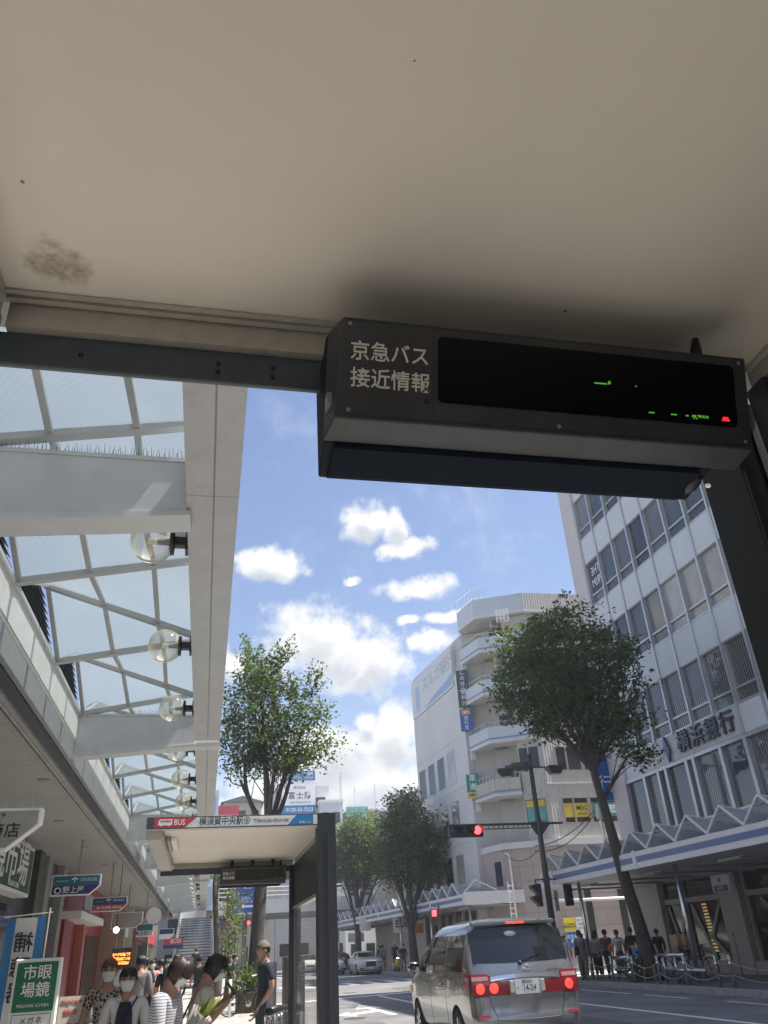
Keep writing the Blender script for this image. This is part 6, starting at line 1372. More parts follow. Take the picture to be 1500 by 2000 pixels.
nm = ['behind the minivan tail lamp','before the queue','at the striding woman','left of the tree','right of the tree trunk','in the close pair','at the right edge']
for i in range(len(YY)-1):
    for z in (.74,.46): chain((14.12,YY[i],z),(14.12,YY[i+1],z),.16 if YY[i]-YY[i+1] > 1 else .04, ('upper' if z > .6 else 'lower')+' chain between bollards '+nm[i])
# slanted steel props of the canopy and bank front
for i, (x, y, h) in enumerate(((17.3,30.0,1.25),(17.2,26.5,1.3))):
    t = thing('steel_post', 'thin dark post on the far pavement, '+('left of the canopy column' if i == 0 else 'right of the canopy column'), 'post', (x,y,.15)); MB().tube([(x,y,.15),(x,y,.15+h)],.04,10).build('post', m_grey, t, smooth=True)
# bench rails round the tree, flower planter
t = thing('bench_rail', 'stainless tube rail seat right of the leaning tree trunk', 'rail seat', (14.5,25.4,.15)); mb = MB()
mb.tube([(14.35,26.5,.92),(14.35,24.9,.92)],.06,12); mb.build('upper_tube', m_steel, t, smooth=True); MB().tube([(14.35,26.3,.52),(14.35,23.9,.52)],.055,12).build('lower_tube', m_steel, t, smooth=True)
for y in (26.2,25.5,24.9): MB().tube([(14.35,y,.15),(14.35,y,.9)],.035,10).build('leg', m_steel, t, smooth=True)
t = thing('bench_rail', 'stainless tube rail seat left of the leaning tree trunk', 'rail seat', (14.5,29.2,.15)); MB().tube([(14.5,30.0,.85),(14.5,28.7,.85)],.06,12).build('upper_tube', m_steel, t, smooth=True); MB().tube([(14.5,30.0,.48),(14.5,28.7,.48)],.05,12).build('lower_tube', m_steel, t, smooth=True)
for y in (29.9,28.8): MB().tube([(14.5,y,.15),(14.5,y,.84)],.035,10).build('leg', m_steel, t, smooth=True)
def planter(lab, x, y, z0, w, h, seed, flowers, hh=.55, nleaf=900):
    t = thing('planter', lab, 'planter', (x,y,z0)); rs = np.random.RandomState(seed)
    MB().box(x-w/2,x+w/2,y-w/2,y+w/2,z0,z0+h).build('tub', mat('brown_tub', (.075,.05,.035), .7, var=.3, scale=10), t, bevel=.02)
    pts = rs.normal(size=(nleaf,3))*np.array([w*.33,w*.33,hh*.3])+np.array([x,y,z0+h+hh*.45]); leaves(pts, .11, rs, m_leaf, 'foliage', t, .3)
    if flowers:
        mb = MB()
        for k in range(16): p = rs.normal(size=3)*np.array([w*.33,w*.33,hh*.28])+np.array([x,y-.05,z0+h+hh*.55]); mb.ball(tuple(p), .035, 6, 4)
        tag(mb.build('flowers', m_letw, t), kind='stuff')
planter('leafy planter with small white flowers at the foot of the leaning tree', 14.5,28.35,.15,.45,.22,3,True,.5,600)
planter('brown planter with green shrubs at the foot of the tree behind the further shelter', 1.55,29.0,.05,.9,.55,5,False,.7)
t = thing('tree_guard', 'low wooden stakes round the foot of the leaning tree', 'tree guard', (15.0,28.1,.15)); 
for k in range(6): a = k*pi/3; MB().box(15.0+.42*cos(a)-.035,15.0+.42*cos(a)+.035,28.1+.42*sin(a)-.035,28.1+.42*sin(a)+.035,.15,.62).build('stake', mat('stake_wood', (.30,.20,.11), .8, var=.2, scale=10), t)
def bicycle(lab, x, y, z0, rz, basket=False, wr=.32):
    t = thing('bicycle', lab, 'bicycle', (x,y,z0), rz)
    for yy in (-.53,.53):
        w = MB(); w.tube([(0,yy+wr*cos(a),wr+wr*sin(a)) for a in np.linspace(0,2*pi,29)], .018, 6, False); o = w.build('wheel', m_tyre, t, smooth=True, world=False)
        s = MB()
        for k in range(14): a = 2*pi*k/14; s.tube([(0,yy,wr),(0,yy+(wr-.01)*cos(a),wr+(wr-.01)*sin(a))], .0035, 3, False)
        tag(s.build('spokes', m_steel, o, world=False), kind='stuff')
    f = MB()
    for a, b in (((0,-.53,.32),(0,-.36,.78)),((0,-.36,.78),(0,-.05,.30)),((0,-.38,.70),(0,.18,.66)),((0,-.05,.30),(0,.20,.80)),((0,-.05,.30),(0,.53,.32)),((0,.18,.66),(0,.53,.32)),((0,-.36,.78),(0,-.34,1.0))): f.tube([a,b], .017, 7)
    f.build('frame', m_dcar, t, world=False); h = MB(); h.tube([(-.28,-.22,1.0),(-.2,-.33,1.02),(0,-.35,1.0),(.2,-.33,1.02),(.28,-.22,1.0)], .014, 7); h.build('handlebar', m_steel, t, world=False)
    MB().ball((0,.22,.84),(.08,.14,.04)).build('saddle', m_blk, t, smooth=True, world=False)
    c = MB(); c.tube([(-.12,-.05,.30),(.12,-.05,.30)], .012, 6); c.lathe([(.09,.02),(.09,.03)], frame((0,-.05,.30),(0,1,0),(0,0,1)), 16); c.build('crank', m_steel, t, world=False)
    if basket:
        b = MB()
        for k in range(6): b.box(-.2,.2,.44,.82,.70+.06*k,.712+.06*k)
        b.build('rear_basket', m_blk, t, world=False)
    return t
bicycle('dark bicycle standing right of the leaning tree, carrying the cardboard box', 15.3,25.9,.15,R(100),True)
bicycle('dark bicycle parked behind the two women looking down', 1.35,27.4,.05,R(72))
bicycle('dark parcel bicycle standing left of the leaning tree trunk', 15.4,29.3,.15,R(60))
t = thing('cardboard_box', 'brown cardboard box with pale tape strapped on a bicycle', 'box', (15.2,26.2,.9)); MB().box(14.82,15.27,25.95,26.4,.92,1.47).build('box', mat('cardboard', (.36,.23,.13), .8, var=.1, scale=5), t, bevel=.01); MB().box(15.0,15.08,25.945,26.405,.918,1.475).build('tape', mat('tape_cream', (.6,.55,.45), .4), t)
mb = MB(); [mb.box(14.815,15.275,25.942,25.9445,z,z+.018) for z in (1.02,1.12,1.22)]; [mb.box(x,x+.018,25.939,25.9415,.92,1.24) for x in (14.87,14.96,15.12,15.21)]; mb.build('strap', m_red, t)
t = thing('blue_crate', 'blue and white crate with an orange top left of the leaning tree', 'crate', (15.6,29.6,.15)); MB().box(15.3,15.95,29.6,30.1,.7,1.12).build('box', m_cyan, t, bevel=.02); MB().box(15.28,15.97,29.58,30.12,1.121,1.2).build('lid', mat('orange_lid', (.55,.30,.06), .5), t); MB().box(15.4,15.85,29.65,30.05,.15,.69).build('stand', m_letw, t)
# barrier pipes next to the further shelter, cabinet, litter pole
t = thing('pipe_barrier', 'stainless hoop barrier with a black padded roll beside the further shelter', 'barrier', (.98,11.2,.05))
for i, x in enumerate((.80,.87,.96,1.02)):
    y = 11.0+.25*i; MB().tube(smoothcurve([(x,y,.05),(x,y,.80),(x,y+.08,.90),(x,y+.30,.90),(x,y+.38,.80),(x,y+.38,.05)],5),.022,10).build('hoop', m_steel, t, smooth=True)
MB().tube([(.80,11.0,.97),(.92,11.25,.98),(1.06,11.5,.97)],[.04,.045,.04],10).build('padded_roll', m_blk, t, smooth=True)
t = thing('service_cabinet', 'dark brown service cabinet behind the further shelter post', 'cabinet', (1.55,14.6,.05)); MB().box(1.30,1.62,14.4,14.9,.05,1.52).build('cabinet', mat('brown_cabinet', (.075,.065,.06), .5, var=.15), t, bevel=.01); MB().box(1.36,1.40,14.39,14.398,.95,1.0).build('lock', m_steel, t)
t = thing('grey_gate', 'pale grey upright panel beside the service cabinet', 'panel', (1.2,16,.05)); MB().box(1.12,1.30,16,16.08,.05,1.45).build('panel', m_steel, t)
t = thing('white_bollard', 'short white post on the pavement behind the woman in cream', 'bollard', (.85,27,.05)); MB().tube([(.85,27,.05),(.85,27,1.0)],.045,12).build('post', m_white, t, smooth=True)
# roadside shop things under the far canopy
for i, (x, y, w, z0, z1, m, lab) in enumerate(((12.75,70,.9,2.9,3.9,m_white,'white shop board under the far canopy'),(14.1,62,1.5,2.5,3.6,m_letw,'white board with black lettering under the far canopy'),(14.9,61,.8,2.4,3.0,mat('orange_board', (.55,.25,.08), .5),'orange board under the far canopy'),(13.0,76,1.4,2.2,2.9,m_white,'long white board deep under the far canopy'))):
    t = thing('shop_board', lab, 'shop sign', (x,y,z0)); b = MB().box(x-w/2,x+w/2,y,y+.1,z0,z1).build('board', m, t); MB().bar((x,y+.05,z1),(x,y+.05,4.0),.04,.04).build('hanger', m_grey, t)
    if i == 1: text('EL62', 'lettering', m_letk, b, frame((x,y,(z0+z1)/2)), .62, bold=.02)
t = thing('yellow_board', 'large round-topped yellow board above the far canopy, behind branches', 'shop sign', (14.6,58,4.4)); MB().prism([(.42*cos(a),.62*sin(a)) for a in np.linspace(0,2*pi,20,endpoint=False)], .1, frame((14.6,58.5,5.75),(1,0,0),(0,0,1))).build('face', mat('yellow_face', (.62,.36,.04), .5), t); MB().tube([(14.6,58.6,4.0),(14.6,58.6,5.3)],.05,8).build('post', m_grey, t)
t = thing('shop_row', 'row of dark shopfronts under the far canopy', 'shop', (16,62,.15)); MB().box(15.75,15.9,51.8,62,.2,4.2).build('window', m_shopglass, t)
for k in range(6): MB().box(15.60,15.748,52+1.9*k,52.25+1.9*k,.15,4.2).build('pillar', m_pinkst, t)
t = thing('pedestrian_fence', 'low steel fence along the kerb beyond the scooter', 'fence', (13.1,62,.15)); mb = MB(); mb.tube([(13.3,58,.85),(12.7,68,.85)],.025,6); mb.tube([(13.3,58,.5),(12.7,68,.5)],.02,6)
for k in range(11): mb.tube([(13.3-.06*k,58+k,.15),(13.3-.06*k,58+k,.85)],.025,6)
mb.build('rails', m_steel, t)
# ------------------------------------------------------------------ people (local: +y forward, x right, feet at z = 0, lengths as parts of the standing height)
m_skin = mat('skin', (.36,.215,.15), .55, var=.06, scale=30); m_hair = mat('black_hair', (.012,.011,.011), .45, var=.3, scale=60); m_hairb = mat('brown_hair', (.13,.065,.035), .5, var=.3, scale=60)
m_mask = mat('white_mask', (.62,.63,.64), .7, var=.03); m_eye = mat('dark_eye', (.02,.015,.012), .3, var=0)
def cloth(name, col, **k): return mat('cloth_'+name, col, k.pop('rough', .85), var=k.pop('var', .12), scale=k.pop('scale', 9), bump=k.pop('bump', .35), bscale=k.pop('bscale', 14), **k)
def stripemat(name, a, b, freq, duty=.2):
    mt = bpy.data.materials.new(name); mt.use_nodes = True; nt = mt.node_tree; N = nt.nodes; L = nt.links; p = N['Principled BSDF']; p.inputs['Roughness'].default_value = .85
    tc = N.new('ShaderNodeTexCoord'); sx = N.new('ShaderNodeSeparateXYZ'); L.new(tc.outputs['Object'], sx.inputs[0]); ns = N.new('ShaderNodeTexNoise'); ns.inputs['Scale'].default_value = 5; L.new(tc.outputs['Object'], ns.inputs[0])
    ad = N.new('ShaderNodeMath'); ad.operation = 'MULTIPLY_ADD'; L.new(ns.outputs[0], ad.inputs[0]); ad.inputs[1].default_value = .03; L.new(sx.outputs[2], ad.inputs[2]); ml = N.new('ShaderNodeMath'); ml.operation = 'MULTIPLY'; ml.inputs[1].default_value = freq; L.new(ad.outputs[0], ml.inputs[0])
    sn = N.new('ShaderNodeMath'); sn.operation = 'SINE'; L.new(ml.outputs[0], sn.inputs[0]); gt = N.new('ShaderNodeMath'); gt.operation = 'GREATER_THAN'; gt.inputs[1].default_value = duty; L.new(sn.outputs[0], gt.inputs[0])
    mx = N.new('ShaderNodeMix'); mx.data_type = 'RGBA'; L.new(gt.outputs[0], mx.inputs[0]); mx.inputs[6].default_value = (*a,1); mx.inputs[7].default_value = (*b,1); L.new(mx.outputs[2], p.inputs['Base Color']); return mt
def spotmat(name, a, b, sc):
    mt = bpy.data.materials.new(name); mt.use_nodes = True; nt = mt.node_tree; N = nt.nodes; L = nt.links; p = N['Principled BSDF']; p.inputs['Roughness'].default_value = .85
    tc = N.new('ShaderNodeTexCoord'); ns = N.new('ShaderNodeTexVoronoi'); ns.feature = 'DISTANCE_TO_EDGE'; ns.inputs['Scale'].default_value = sc; L.new(tc.outputs['Object'], ns.inputs[0]); n2 = N.new('ShaderNodeTexNoise'); n2.inputs['Scale'].default_value = sc*.7; L.new(tc.outputs['Object'], n2.inputs[0])
    mu = N.new('ShaderNodeMath'); mu.operation = 'MULTIPLY'; L.new(ns.outputs[0], mu.inputs[0]); L.new(n2.outputs[0], mu.inputs[1]); gt = N.new('ShaderNodeMath'); gt.operation = 'GREATER_THAN'; gt.inputs[1].default_value = .055; L.new(mu.outputs[0], gt.inputs[0])
    mx = N.new('ShaderNodeMix'); mx.data_type = 'RGBA'; L.new(gt.outputs[0], mx.inputs[0]); mx.inputs[6].default_value = (*b,1); mx.inputs[7].default_value = (*a,1); L.new(mx.outputs[2], p.inputs['Base Color']); return mt
def skin_mesh(chains, lvl=2):
    """chains: lists of (point, (rx, ry)); the first chain's first point is the root; equal points weld"""
    idx = {}; vs = []; es = []; rs = []
    for ch in chains:
        prev = None
        for p, r in ch:
            k = tuple(round(c, 4) for c in p)
            if k not in idx: idx[k] = len(vs); vs.append(Vec(p)); rs.append(r if isinstance(r, tuple) else (r, r))
            if prev is not None: es.append((prev, idx[k]))
            prev = idx[k]
    me = bpy.data.meshes.new('tmp'); me.from_pydata([tuple(v) for v in vs], es, []); o = bpy.data.objects.new('tmp', me); COL.objects.link(o)
    o.modifiers.new('s', 'SKIN'); sb = o.modifiers.new('u', 'SUBSURF'); sb.levels = lvl; sb.render_levels = lvl
    sv = me.skin_vertices[0].data if len(me.skin_vertices) else None
    if sv is None:
        bm = bmesh.new(); bm.from_mesh(me); bm.verts.layers.skin.verify(); bm.to_mesh(me); bm.free(); sv = me.skin_vertices[0].data
    for i, r in enumerate(rs): sv[i].radius = r; sv[i].use_root = (i == 0)
    dg = bpy.context.evaluated_depsgraph_get(); out = bpy.data.meshes.new_from_object(o.evaluated_get(dg))
    V = [tuple(v.co) for v in out.vertices]; Fc = [tuple(p.vertices) for p in out.polygons]
    bpy.data.objects.remove(o); bpy.data.meshes.remove(out); return V, Fc
def head_pts(v):
    """shape a unit-ish sphere point into a head (local, centre of the skull at 0)"""
    x, y, z = v; sx, sy, sz = .0495, .0600, .0700
    if z < 0: t = -z; sx *= 1-.34*t; sy *= 1-.16*t
    px, py, pz = x*sx, y*sy, z*sz
    if y > 0:
        py *= .94
        if abs(x) < .30 and -.35 < z < .12: py += .0105*(1-abs(x)/.30)*(1-abs(z+.16)/.30 if abs(z+.16) < .30 else 0)
        if .05 < z < .24 and .18 < abs(x) < .6: py -= .0035
        if z < -.72: py += .004
    return px, py, pz
def person(label, x, y, z0, face, H, top, bottom, hair='short', hairm=None, mask=True, arms=None, legs=((.0,.0),(.0,.0)), pitch=0, lean=0., sleeve=.55, skirt=None, shoes=None, detail=1, yaw=0, group='people on the near pavement', collar=None, cap=None, undershirt=None):
    t = thing('person', label, 'person', (x,y,z0), face, group)
    S = lambda p: Vec(p)*H
    ln = lambda p: (p[0], p[1]+lean*max(0, p[2]-.5), p[2])
    A = arms or (((-.135,-.02,.625),(-.14,.06,.49)),((.135,-.02,.625),(.14,.06,.49)))
    pel, sp, ch, nb, nk = (0,0,.515), ln((0,-.004,.60)), ln((0,-.006,.72)), ln((0,-.006,.832)), ln((0,.002,.868))
    sh = [ln((-.104,-.008,.808)), ln((.104,-.008,.808))]
    body = [[(S(pel),(.080*H,.058*H)),(S(sp),(.072*H,.050*H)),(S(ch),(.088*H,.058*H)),(S(nb),(.046*H,.040*H)),(S(nk),(.037*H,.037*H)),(S(ln((0,.008,.905))),(.036*H,.038*H))]]
    hands = []
    for i, sg in ((0,-1),(1,1)):
        e, w = ln(A[i][0]), ln(A[i][1]); d = (Vec(w)-Vec(e)).normalized()
        body.append([(S(ch),(.088*H,.058*H)),(S(sh[i]),.036*H),(S(e),.025*H),(S(w),.0165*H),(S(Vec(w)+d*.022),(.020*H,.012*H)),(S(Vec(w)+d*.048),(.019*H,.010*H))]); hands.append((Vec(w), d, sg))
        fy = legs[i]; hp = (sg*.050,0,.485); kn = (sg*.052,fy[0]*.55+.012,.275+abs(fy[0])*.02); an = (sg*.052,fy[0]-.006,.042+fy[1]); to = (sg*.058,fy[0]+.082,.020+fy[1]*.6)
        body.append([(S(pel),(.080*H,.058*H)),(S(hp),.056*H),(S(kn),.036*H),(S(an),.023*H),(S(to),(.026*H,.018*H))])
    mb = MB(); V, Fc = skin_mesh(body); mb.add(V, Fc)
    if detail:
        for w, d, sg in hands:                          # five bent fingers of unequal length on each palm
            side = Vec((sg,0,0)) - d*d.dot(Vec((sg,0,0))); side.normalize(); pal = d.cross(side); base = w+d*.055
            for k, (off, ln_, c) in enumerate(((.0135,.044,.35),(.0045,.050,.35),(-.0045,.047,.4),(-.0130,.037,.45))):
                q0 = base-side*off; q1 = q0+d*ln_*.45+pal*ln_*.12*(-sg); q2 = q1+d*ln_*.35+pal*ln_*.35*(-sg)*c*2; q3 = q2+d*ln_*.12+pal*ln_*.3*(-sg)
                mb.tube([S(q0-d*.012),S(q1),S(q2),S(q3)], [.0058*H,.0054*H,.0048*H,.0036*H], 6)
            q0 = w+d*.02-side*.016*-1*(-1); q1 = q0+d*.022-side*.016; q2 = q1+d*.022-side*.004; mb.tube([S(q0),S(q1),S(q2)], [.0070*H,.0062*H,.0044*H], 6)
    bo = mb.build('body', m_skin, t, smooth=True, world=False)
    # head, joined to the body mesh
    Hc = Vec(ln((0,.012,.922)))*H; RM = Matrix.Rotation(-yaw,4,'Z') @ Matrix.Rotation(-pitch,4,'X')
    T = Matrix.Translation(Hc) @ Matrix.Translation((0,0,-.05*H)) @ RM @ Matrix.Translation((0,0,.05*H))
    def sphere(f, n=22, m=16, keep=None):
        vs = []; fs = []
        for i in range(m+1):
            for k in range(n): ph = pi*i/m; a = 2*pi*k/n; vs.append((sin(ph)*cos(a), sin(ph)*sin(a), cos(ph)))
        for i in range(m):
            for k in range(n):
                k2 = (k+1) % n; c = [(i*n+k),((i+1)*n+k),((i+1)*n+k2),(i*n+k2)]
                mid = [sum(vs[j][q] for j in c)/4 for q in range(3)]
                if keep is None or keep(mid): fs.append(tuple(c))
        return [T @ (Vec(f(v))*H) for v in vs], fs
    hm = MB(); hm.add(*sphere(head_pts))
    for sg in (-1,1): hm.ball((0,0,0), (.006*H,.012*H,.019*H), 8, 6, T @ Matrix.Translation((sg*.0485*H,-.004*H,-.004*H)) @ Matrix.Rotation(sg*.2,4,'Z'))
    me2 = hm.mesh('h', m_skin); bm = bmesh.new(); bm.from_mesh(bo.data); bm.from_mesh(me2); bmesh.ops.recalc_face_normals(bm, faces=bm.faces); bm.to_mesh(bo.data); bm.free(); bo.data.polygons.foreach_set('use_smooth', [True]*len(bo.data.polygons)); bo.data.update()
    ey = MB()
    for sg in (-1,1): ey.ball((0,0,0), (.0085*H,.004*H,.0042*H), 8, 6, T @ Matrix.Translation((sg*.0205*H,.0510*H,.0085*H))); ey.ball((0,0,0), (.0125*H,.003*H,.0022*H), 8, 4, T @ Matrix.Translation((sg*.0205*H,.0522*H,.0222*H)))
    ey.build('eyes', m_eye, bo, smooth=True, world=False)
    if not mask:
        mo = MB(); mo.ball((0,0,0), (.015*H,.004*H,.0045*H), 10, 6, T @ Matrix.Translation((0,.0472*H,-.034*H))); mo.build('mouth', mat('lips', (.30,.11,.09), .5), bo, smooth=True, world=False)
    hmm = hairm or m_hair; q = 1.05
    scale = lambda f: (lambda v: (head_pts(v)[0]*f, head_pts(v)[1]*f - .002, head_pts(v)[2]*f))
    front = {'short':.52,'bob':.45,'long':.42,'bun':.55,'fringe':.22}.get(hair,.5); low = {'short':-.30,'bob':-.86,'long':-.9,'bun':-.35,'fringe':-.80}.get(hair,-.3); ysid = {'short':.12,'bob':.42,'long':.36,'bun':.10,'fringe':.45}.get(hair,.1)
    def keep(m): return (m[2] > front) or (m[1] < ysid and m[2] > (low if m[1] < -.1 or hair in ('bob','long','fringe') else -.02)) or (m[2] > front-.22 and m[1] < .72)
    if hair != 'none':
        hb = MB(); V, Fs = sphere(scale(q), 26, 18, keep); hb.add(V, Fs)
        rs_ = random.Random(int(abs(x*131+y*57)*10)+3); ns_ = 0 if cap is not None else 64 if detail else 22
        for q_ in range(ns_):
            a_ = 2*pi*q_/ns_+rs_.uniform(-.08,.08); ey_ = sin(a_); fr_ = ey_ > ysid
            zend = (front-.16+rs_.uniform(-.16,.10)) if fr_ else (low if (ey_ < -.1 or hair in ('bob','long','fringe')) else -.08)+rs_.uniform(-.16,.06)
            ph1 = math.acos(max(-.97,min(.97,zend))); f_ = q+rs_.uniform(.0,.05); pth = []
            for j_ in range(6):
                ph = .12+(ph1-.12)*j_/5; aj = a_+rs_.uniform(-.05,.05); v_ = scale(f_+(.03 if j_ == 5 else 0))((sin(ph)*cos(aj),sin(ph)*sin(aj),cos(ph))); pth.append(T @ (Vec(v_)*H))
            hb.tube(pth, [r_*H for r_ in (.004,.010,.0115,.0105,.007,.0015)], 5, False)
        if hair == 'long':
            pts = [T @ (Vec((0,-.052,.02))*H), S(ln((0,-.062,.86))), S(ln((0,-.078,.78))), S(ln((0,-.080,.70)))]
            for dx in (-.036,-.018,0,.018,.036): hb.tube([p+Vec((dx*H*(1 if k else .8),0,-abs(dx)*.2*H)) for k, p in enumerate(pts)], [.022*H,.024*H,.021*H,.010*H], 8)
        if hair == 'bun': hb.ball(T @ (Vec((0,-.058,.055))*H), .026*H, 12, 8)
        ho = hb.build('hair', hmm, bo, smooth=True, world=False, fix=False); so_ = ho.modifiers.new('t','SOLIDIFY'); so_.thickness = .006*H
    if cap is not None:
        cb = MB(); V, Fs = sphere(scale(1.15), 24, 16, lambda m: m[2] > .22); cb.add(V, Fs); co = cb.build('cap', cap, bo, smooth=True, world=False, fix=False); so_ = co.modifiers.new('t','SOLIDIFY'); so_.thickness = .005*H
        br = MB(); br.ball((0,0,0), (.042*H,.045*H,.005*H), 14, 8, T @ Matrix.Translation((0,-.068*H,.010*H)) @ Matrix.Rotation(R(-14),4,'X')); br.build('brim', cap, co, smooth=True, world=False)
    if mask:
        V, Fs = sphere(scale(1.085), 26, 20, lambda m: m[1] > .30 and -.80 < m[2] < -.02 and abs(m[0]) < .80); kb = MB(); kb.add(V, Fs); ko = kb.build('mask', m_mask, bo, smooth=True, world=False, fix=False); so_ = ko.modifiers.new('t','SOLIDIFY'); so_.thickness = .004*H; so_.offset = 1
        st = MB()
        for sg in (-1,1): st.tube([T @ (Vec((sg*.042,.030,-.012))*H), T @ (Vec((sg*.0525,.0,-.004))*H)], .0014*H, 5)
        st.build('mask_loop', m_mask, ko, world=False)
    # clothing follows the body, a little wider
    g = .011*H
    tp = [[(S(ln((0,0,.445))),(.092*H,.072*H)),(S(ln((0,0,.50))),(.091*H,.070*H)),(S(sp),(.080*H,.060*H)),(S(ch),(.097*H,.068*H)),(S(ln((0,-.006,.825))),(.060*H,.050*H))]]
    for i in (0,1):
        e = Vec(ln(A[i][0])); w = Vec(ln(A[i][1])); s0 = Vec(sh[i])
        c = [(S(ch),(.097*H,.068*H)),(S(sh[i]),.046*H)]
        if sleeve <= 1: c += [(S(s0.lerp(e,sleeve*.5)),.039*H),(S(s0.lerp(e,sleeve)),.037*H)]
        else: c += [(S(e),.033*H),(S(e.lerp(w,min(1,(sleeve-1)*.5+.0))),.030*H),(S(e.lerp(w,sleeve-1)),.026*H)]
        tp.append(c)
    V, Fc = skin_mesh(tp); to_ = MB().add(V, Fc).build('top', top, t, smooth=True, world=False)
    if skirt is None:
        bt = [[(S((0,0,.60)),(.080*H,.060*H)),(S((0,0,.55)),(.090*H,.068*H)),(S((0,0,.50)),(.092*H,.072*H))]]
        for i, sg in ((0,-1),(1,1)):
            fy = legs[i]; bt.append([(S((0,0,.50)),(.092*H,.072*H)),(S((sg*.050,0,.455)),.066*H),(S((sg*.052,fy[0]*.55+.010,.275)),.047*H),(S((sg*.052,fy[0]-.004,.075+fy[1])),.037*H)])
        V, Fc = skin_mesh(bt); MB().add(V, Fc).build('trousers', bottom, t, smooth=True, world=False)
    else:
        n = 28; prof = [(.078,.056,.585),(.094,.072,.50),(.105,.088,.36),(.125,.108,skirt)]; mb = MB(); vs = []
        for rx, ry, z in prof:
            for k in range(n): a = 2*pi*k/n; f = 1+(.05*sin(6*a+1) if z < .5 else 0); vs.append(Vec((rx*cos(a)*f, ry*sin(a)*f+(legs[0][0]+legs[1][0])*.3*(z < .4), z))*H)
        mb.add(vs, [(i*n+k,i*n+(k+1) % n,(i+1)*n+(k+1) % n,(i+1)*n+k) for i in range(len(prof)-1) for k in range(n)]+[tuple(range(n)),tuple((len(prof)-1)*n+k for k in range(n))]); mb.build('skirt', bottom, t, smooth=True, world=False)
    for i, sg in ((0,-1),(1,1)):
        fy = legs[i]; s = MB(); s.ball(Vec((sg*.054,fy[0]+.030,.022+fy[1]*.8))*H, (.031*H,.072*H,.023*H), 12, 8); s.build('shoe', shoes or m_blk, t, smooth=True, world=False)
    if collar is not None:
        cl = MB(); c0 = Vec(ln((0,.006,.835)))*H
        for sg in (-1,1): cl.add([c0+Vec(p)*H for p in ((sg*.042,-.02,.012),(sg*.036,.022,.004),(sg*.016,.052,-.036),(sg*.060,.044,-.022),(sg*.060,.0,-.008))], [(0,1,2,3,4)])
        o = cl.build('collar', collar, to_, world=False, fix=False); so_ = o.modifiers.new('t','SOLIDIFY'); so_.thickness = .006*H
    if undershirt is not None:
        u = MB(); vs = []
        for z, w_ in ((.80,.030),(.75,.046),(.66,.054),(.58,.058),(.50,.062)):
            for k in range(7): a = -1+2*k/6; vs.append(Vec(ln((a*w_, (.062 if z > .78 else .074 if z > .6 else .075)-.012*a*a, z)))*H)
        u.add(vs, [(i*7+k,i*7+k+1,(i+1)*7+k+1,(i+1)*7+k) for i in range(4) for k in range(6)]); o = u.build('undershirt', undershirt, to_, smooth=True, world=False, fix=False); so_ = o.modifiers.new('t','SOLIDIFY'); so_.thickness = .006*H; so_.offset = 1
    return t
def carried(name, label, cat, par_xyz, face, H, shape, m, strap=None, strapm=None):
    """a bag or other thing held by somebody, a thing of its own"""
    t = thing(name, label, cat, par_xyz, face); c, r = shape
    mb = MB(); n, mm = 14, 10; rx, ry, rz = r; vs = []; 
    for i in range(mm+1):
        ph = pi*i/mm
        for k in range(n):
            a = 2*pi*k/n; sg = lambda q: (abs(q)**.62)*(1 if q >= 0 else -1)
            vs.append(Vec((c[0]+rx*sg(sin(ph)*cos(a)), c[1]+ry*sg(sin(ph)*sin(a)), c[2]+rz*sg(cos(ph))))*H)
    mb.add(vs, [(i*n+k,(i+1)*n+k,(i+1)*n+(k+1) % n,i*n+(k+1) % n) for i in range(mm) for k in range(n)]); mb.build('bag', m, t, smooth=True, world=False)
    if strap:
        s = MB()
        for pts in strap: s.tube([Vec(p)*H for p in smoothcurve(pts, 4)], .006*H, 5)
        s.build('strap', strapm or m, t, world=False)
    return t
c_black = cloth('black', (.02,.02,.024)); c_navy = cloth('navy', (.018,.022,.042)); c_white = cloth('white', (.58,.58,.59)); c_cream = cloth('cream', (.46,.44,.39)); c_grey = cloth('grey', (.20,.20,.20)); c_khaki = cloth('khaki', (.15,.14,.115)); c_brown = cloth('brown', (.12,.07,.05)); c_pink = cloth('pink', (.55,.29,.29)); c_jean = cloth('denim', (.05,.075,.13)); c_lblue = cloth('pale_blue', (.36,.42,.50)); c_dgreen = cloth('dark_green', (.03,.055,.05)); c_skirt = cloth('skirt_brown', (.075,.06,.05))
c_stripe = stripemat('cloth_navy_stripe', (.52,.52,.54), (.07,.08,.14), 300, .70); c_flor = spotmat('cloth_floral', (.02,.018,.02), (.42,.36,.28), 26); c_bstripe = stripemat('cloth_broad_stripe', (.03,.035,.05), (.34,.42,.46), 62, .15); c_check = stripemat('cloth_fine_stripe', (.10,.10,.11), (.38,.38,.38), 120, .1)
PI = pi
G = .05
reach = lambda sx, ex, ey, ez, wx, wy, wz: ((sx*ex,ey,ez),(wx,wy,wz))
